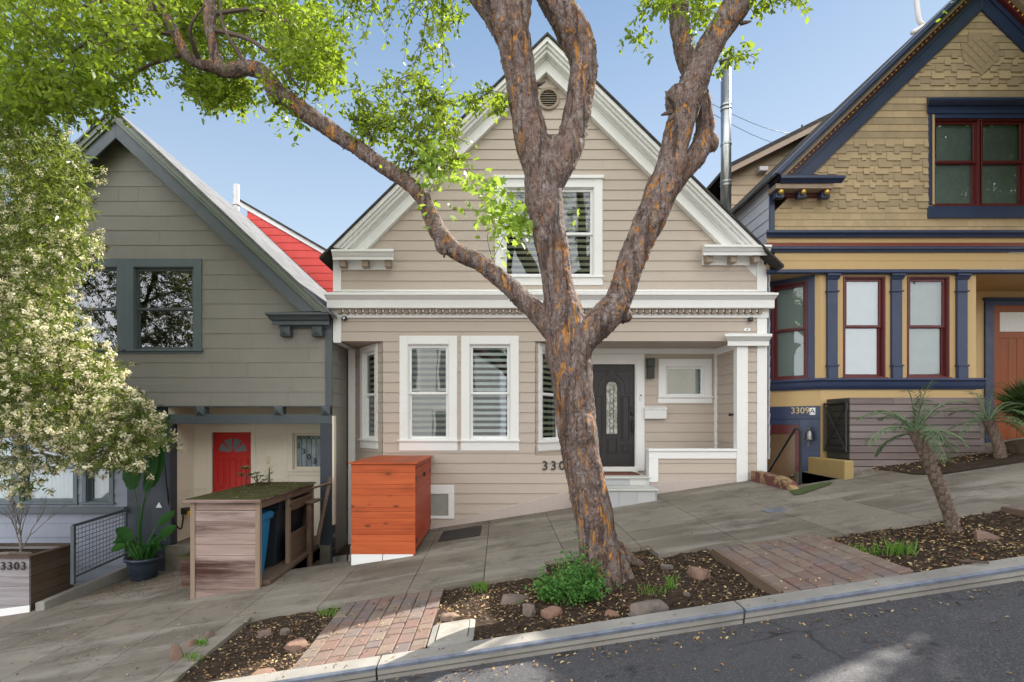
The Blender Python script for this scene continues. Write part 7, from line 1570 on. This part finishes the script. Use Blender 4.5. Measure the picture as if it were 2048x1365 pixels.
# =============== succulents on the shelter ===============
def rosette(mb, c, r, n=16, up=.5):
    for k in range(n):
        a_ = k * 2.4; e = up * (1 - k / n * .2); d = Vector((math.cos(a_), math.sin(a_), e * (k / n) * 1.6)).normalized(); s = d.cross(Vector((0, 0, 1))).normalized() * r * .22
        mb.add([c, c + d * r * .6 - s, c + d * r, c + d * r * .6 + s], [(0, 1, 2, 3)], rng.random())
def succulent(x, y, Y, h, label, kind):
    c = P(x, y, Y); c.z = Zt + .026; T_ = thing('succulent', c, label, 'plant', 'succulents on the bin shelter')
    mb = MB(); top_ = c + Vector((.01, 0, h)); mb.tube([c, c.lerp(top_, .5) + Vector((.01, 0, 0)), top_], [.014, .011, .009], 6)
    hd = MB()
    if kind == 'tree':
        rosette(hd, top_, .12, 22)
        for dx in (-.09, .08): q = top_ + Vector((dx, .02, -.10)); mb.tube([top_ - Vector((0, 0, h * .5)), q], .008, 5); rosette(hd, q, .09, 16)
    elif kind == 'flower':
        for k in range(60): zz = rng.random(); q = top_ + Vector((rng.gauss(0, .05) * (1.1 - zz), rng.gauss(0, .05) * (1.1 - zz), -.10 + .28 * zz)); rosette(hd, q, .028, 5)
        lf = MB()
        for k in range(9): rosette(lf, c + Vector((.04 * math.sin(k), 0, .03 + k * (h - .1) / 9)), .055, 6)
        lf.build('leaf_ring', M['succ'], T_, fix=False)
    else:
        for dx, dz_ in ((-.05, -.02), (.06, 0), (.0, .05), (.13, -.06)): q = top_ + Vector((dx, 0, dz_)); mb.tube([c + Vector((0, 0, .03)), q], .007, 5); rosette(hd, q, .075, 14)
    mb.build('stem', M['twig'], T_); hd.build('flower_head' if kind == 'flower' else 'rosette', M['succ_yellow' if kind == 'flower' else 'succ'], T_, fix=False)
succulent(490, 970, 9.1, .27, 'tree-like succulent with rosettes on a bare stem, leftmost on the mossy shelter top', 'tree'); succulent(513, 968, 9.3, .13, 'low dark succulent clump between the two taller ones on the shelter', 'clump'); succulent(537, 966, 9.4, .27, 'succulent with a tall yellow flower head on the mossy shelter top', 'flower')
# =============== palms ===============
def palm(base, path, widths, crownc, spread, nf, label, seed, Ybase):
    rr = random.Random(seed); T_ = thing('palm', base, label, 'palm', 'small leaning palms')
    pts = smooth_path([Vector(p) for p in path], 6); n = len(pts); rad = [widths[0] + (widths[1] - widths[0]) * i / (n - 1) for i in range(n)]
    mb = MB(); mb.tube(pts, rad, 12); mb.build('trunk', M['twig'], T_, smooth=True)
    sc = MB(); tot = 110
    for k in range(tot):
        f_ = k / tot; i = f_ * (n - 1); i0 = int(i); p = pts[i0].lerp(pts[min(i0 + 1, n - 1)], i - i0); r_ = rad[i0]; a_ = k * 2.4; d = Vector((math.cos(a_), math.sin(a_), 0)); s = Vector((-d.y, d.x, 0)); hh_ = r_ * 0.75; up_ = Vector((0, 0, 1))
        b0_ = p + d * r_ * .9; big = 1 + 1.0 * max(0, f_ - .6)
        sc.add([b0_ - s * hh_ * .6 - up_ * hh_ * .6, b0_ + s * hh_ * .6 - up_ * hh_ * .6, b0_ + s * hh_ * .35 + d * r_ * .35 * big + up_ * hh_ * .7 * big, b0_ - s * hh_ * .35 + d * r_ * .35 * big + up_ * hh_ * .7 * big, b0_ + up_ * hh_ * 1.1 - d * .01], [(0, 1, 2, 3), (2, 3, 4), (1, 2, 4), (0, 3, 4)], rr.random())
    sc.build('leaf_base', M['palm_boot'], T_, fix=False)
    top_ = Vector(path[-1])
    for k in range(nf):
        a_ = k * 2.39996 + rr.uniform(-.2, .2); el_ = R(rr.uniform(25, 85) if k > nf * .35 else rr.uniform(0, 35)); L = spread * rr.uniform(.75, 1.1)
        d = Vector((math.cos(a_) * math.cos(el_), math.sin(a_) * math.cos(el_), math.sin(el_))); v = d.copy(); p = top_.copy(); line = [p.copy()]; N_ = 10
        for i in range(N_): v = (v + Vector((0, 0, -.07 - .022 * i))).normalized(); p = p + v * L / N_; line.append(p.copy())
        mb = MB(); mb.tube(line, [.010 * (1 - .8 * i / N_) + .001 for i in range(N_ + 1)], 4, cap=False, tone=.8)
        M_ = 26
        for i in range(3, M_ + 1):
            f_ = i / M_ * N_; i0 = min(int(f_), N_ - 1); q = line[i0].lerp(line[i0 + 1], f_ - i0); tg_ = (line[i0 + 1] - line[i0]).normalized(); sd = tg_.cross(Vector((0, 0, 1))); sd = sd.normalized() if sd.length > .01 else Vector((1, 0, 0)); ll = L * .30 * math.sin(math.pi * min(.97, .15 + .8 * i / M_)) ** .6
            for s in (-1, 1):
                dd_ = (sd * s + tg_ * .9 + Vector((rr.uniform(-.12, .12), rr.uniform(-.12, .12), -.12 + rr.uniform(-.15, .15)))).normalized(); wd_ = dd_.cross(Vector((0, 0, 1))).normalized() * .0055
                e = q + dd_ * ll + Vector((0, 0, -.12 * ll)); m_ = q + dd_ * ll * .5; mb.add([q, m_ - wd_, e, m_ + wd_], [(0, 1, 2, 3)], rr.random())
        mb.build('frond', M['palm_leaf'], T_, fix=False)
M['palm_boot'] = plain('palm_leaf_bases', (0.23, 0.165, 0.125), .9, var=.6, nscale=12)
b = G(1903, 1062)
palm(b, [b + Vector((.03, 0, -.03)), P(1892, 1010, 5.55), P(1868, 950, 5.55), P(1846, 900, 5.55), P(1832, 868, 5.55)], (.054, .052), None, .56, 16, 'leaning palm with a knobbly trunk in the uphill planting bed', 3, 5.6)
b = P(2002, 922, 8.5); palm(b, [b, P(1996, 890, 8.5), P(1984, 862, 8.5), P(1976, 845, 8.5)], (.065, .06), None, .68, 15, 'smaller leaning palm behind, at the end of the slat planter', 4, 8.5)
# spiky bush by the oak door
BU = thing('spiky_bush', (8.05, 8.9, 1.2), 'dark spiky-leaved bush at the right beside the oak door', 'bush')
c = np.array(P(2065, 815, 8.9)[:]); n = 1500; d = rnd(n) * np.array([1, .8, .8]) + np.array([0, 0, .45]); r_ = nrg.uniform(.05, .22, (n, 1))
leaf_mesh('foliage', M['shrub_dark'] if 'shrub_dark' in M else leafmat('dark_spiky_leaf', (0.03, .06, .02), (.08, .12, .03), None, .2), BU, c + d * r_ * np.array([1, 1, .8]), rnd(n), d, nrg.uniform(.18, .42, n), nrg.random(n), np.array([(0, 0, 0), (.3, .045, 0), (1, 0, -.08), (.3, -.045, 0)]))
mb = MB(); c = P(2065, 850, 8.9); mb.tube([Vector((c.x, c.y, gz(c.x, c.y))), c + Vector((0, 0, .2))], [.08, .05], 8); mb.build('stem', M['twig'], BU)
MBK = MB(); q = P(2030, 900, 8.75); MBK.ball((q.x + .2, q.y, gz(q.x, q.y) + .02), .45, 20, (1.1, .6, .42)); MBK.build('earth_mound', M['soil'], kind='structure', smooth=True)

# =============== weeds and grass ===============
WD = thing('weed_clump', G(1150, 1185), 'leafy bright green weed clump at the downhill foot of the big trunk', 'weed')
cen, al = [], []
for k in range(120):
    x = nrg.normal(1142, 36); y = nrg.normal(1182, 13); x = min(max(x, 1085), 1200); b = G(x, max(1160, min(y + 8, 1205))); hgt = (.05 + nrg.exponential(.085)) * (1.5 if 1135 < x < 1180 else .9)
    e = b + Vector((nrg.normal() * .08, nrg.normal() * .08, hgt)); t_ = nrg.random(26)[:, None] ** .7; cc = np.array(b[:]) * (1 - t_) + np.array(e[:]) * t_ + nrg.normal(size=(26, 3)) * .022; cen.append(cc); al.append(rnd(26) + np.array([0, 0, .3]))
for k in range(30):
    b = G(nrg.uniform(1150, 1178), 1170); b.y = 5.28; e = b + Vector((nrg.normal() * .03, 0, nrg.uniform(.2, .33))); t_ = nrg.random(22)[:, None]; cen.append(np.array(b[:]) * (1 - t_) + np.array(e[:]) * t_ + nrg.normal(size=(22, 3)) * .02); al.append(rnd(22) + np.array([0, 0, .3]))
cen_, al_ = np.concatenate(cen), np.concatenate(al); n = len(cen_); cen_[:, 2] = np.maximum(cen_[:, 2], [soilz(c[0], c[1]) + .01 for c in cen_])
leaf_mesh('foliage', M['shrub'], WD, cen_, rnd(n) + np.array([0, -.3, .8]), al_, nrg.uniform(.02, .045, n), nrg.random(n), OVAL)
def tuft(x, y, w, h, n, label):
    base = [G(x + np.clip(nrg.normal(), -1.6, 1.6) * w / 2, y + np.clip(nrg.normal(), -1.5, 1.5) * 4) for _ in range(n)]; c = np.array([b[:] for b in base]); c[:, 2] = [soilz(b.x, b.y) for b in base]; d = rnd(n) * np.array([.6, .6, .2]) + np.array([0, 0, 1.])
    leaf_mesh('grass_tuft', M['grass'], None, c, rnd(n) * np.array([1, 1, .1]), d, nrg.uniform(.5, 1.1, n) * h * base[0].y / F, nrg.random(n), np.array([(0, -.05, 0), (.6, -.035, .05), (1, 0, .18), (.6, .035, .05), (0, .05, 0)]), label=label, cat='grass tuft', group='grass tufts in the beds')
tuft(958, 1172, 20, 17, 110, 'bright grass tuft at the back edge of the bed, above the utility lid'); tuft(662, 1222, 30, 15, 110, 'grass tuft at the upper left corner of the lower pavers'); tuft(1305, 1182, 34, 14, 90, 'grass tuft between the trunk and the large flat grey rock'); tuft(1345, 1172, 12, 30, 26, 'thin upright grass blades beside the tuft uphill of the trunk')
tuft(1790, 1098, 50, 30, 90, 'long loose grass between the uphill pavers and the palm'); tuft(1722, 1100, 30, 18, 70, 'grass fringe along the edge of the uphill pavers'); tuft(1040, 1193, 12, 12, 40, 'tiny grass tuft on the flat pale rock'); tuft(402, 1290, 12, 24, 60, 'small grass tuft between the edging rocks'); tuft(390, 1318, 26, 20, 40, 'sparse grass blades at the downhill end of the bed'); tuft(1548, 1163, 10, 10, 50, 'tiny weed sprouting between the uphill pavers'); tuft(1100, 1190, 16, 24, 120, 'narrow-bladed grass tuft downhill of the weed clump')
# =============== fallen leaves ===============
def litter(n, x0, x1, y0, y1, zf, s0, s1, dens=None):
    c = np.stack([nrg.uniform(x0, x1, n), nrg.uniform(y0, y1, n)], 1)
    if dens: c = c[np.array([mnoise.noise(Vector((a * 1.5, b * 1.5, 7))) + nrg.uniform(-.5, .5) > dens for a, b in c])]
    z = np.array([zf(a, b) for a, b in c]) + .006; N = len(c); return np.column_stack([c, z]), nrg.uniform(s0, s1, N)
parts = [litter(2900, -.6, 2.25, KY1, 6.28, soilz, .016, .05, -.15), litter(1200, -2.74, -1.72, KY1, 6.25, soilz, .016, .045, -.15), litter(2000, 3.4, 5.24, KY1, 5.97, soilz, .016, .05, -.2), litter(300, .53, 1.74, 6.3, 6.7, soilz, .018, .045),
         litter(330, -2.7, 8, 6.3, 9.9, gz, .02, .045, -.2), litter(300, -6, -2.75, 4.7, 9.3, gz, .02, .045), litter(900, -6.3, -4.2, 8.3, 9.7, lambda x, y: gz(x, y), .018, .04, .0), litter(420, -2, 8, 1.5, 4.38, roadz, .016, .04), litter(350, -2, 6, 4.15, 4.4, roadz, .02, .045, .0), litter(60, -2, 6, 4.45, 4.6, lambda x, y: gz(x, y) + .014, .02, .04), litter(110, -1.7, -.6, 4.65, 6.2, lambda x, y: gz(x, y) + .01, .02, .045), litter(80, 2.3, 3.38, 4.65, 6.1, lambda x, y: gz(x, y) + .025, .02, .045),
         litter(500, 5.7, 9, 8.5, 9.15, lambda x, y: gz(x, y) + .02, .03, .06), litter(160, Xa, Xb, Ya, Yb, lambda x, y: Zt + .028, .02, .04)]
cen = np.concatenate([p[0] for p in parts]); sz = np.concatenate([p[1] for p in parts]); n = len(cen)
vd = np.array([any(a < c[0] < b_ and c_ < c[1] < d_ for a, b_, c_, d_ in VOIDS) for c in cen]); cen, sz = cen[~vd], sz[~vd]; n = len(cen)
leaf_mesh('fallen_leaves', M['litter'], None, cen + np.array([0, 0, .003]), rnd(n) * .35 + np.array([-.15, 0, 1.]), rnd(n), sz, nrg.random(n), OVAL * np.array([1, .9, 2.5]), kind='stuff')
# pebbles and bark chips on the soil
parts = [litter(1500, -.6, 2.25, KY1, 6.28, soilz, .01, .035), litter(700, -2.74, -1.72, KY1, 6.25, soilz, .01, .035), litter(1200, 3.4, 5.24, KY1, 5.97, soilz, .01, .035)]
cen = np.concatenate([p[0] for p in parts]); sz = np.concatenate([p[1] for p in parts]); n = len(cen)
leaf_mesh('bark_chips', plain('bark_chip', (0.13, .085, .06), .95, var=.7, nscale=20), None, cen, rnd(n) * .7 + np.array([0, 0, 1.]), rnd(n), sz, nrg.random(n), np.array([(0, -.25, 0), (.8, -.3, .05), (1, .1, .1), (.5, .35, .1), (0, .2, .0)]), kind='stuff')
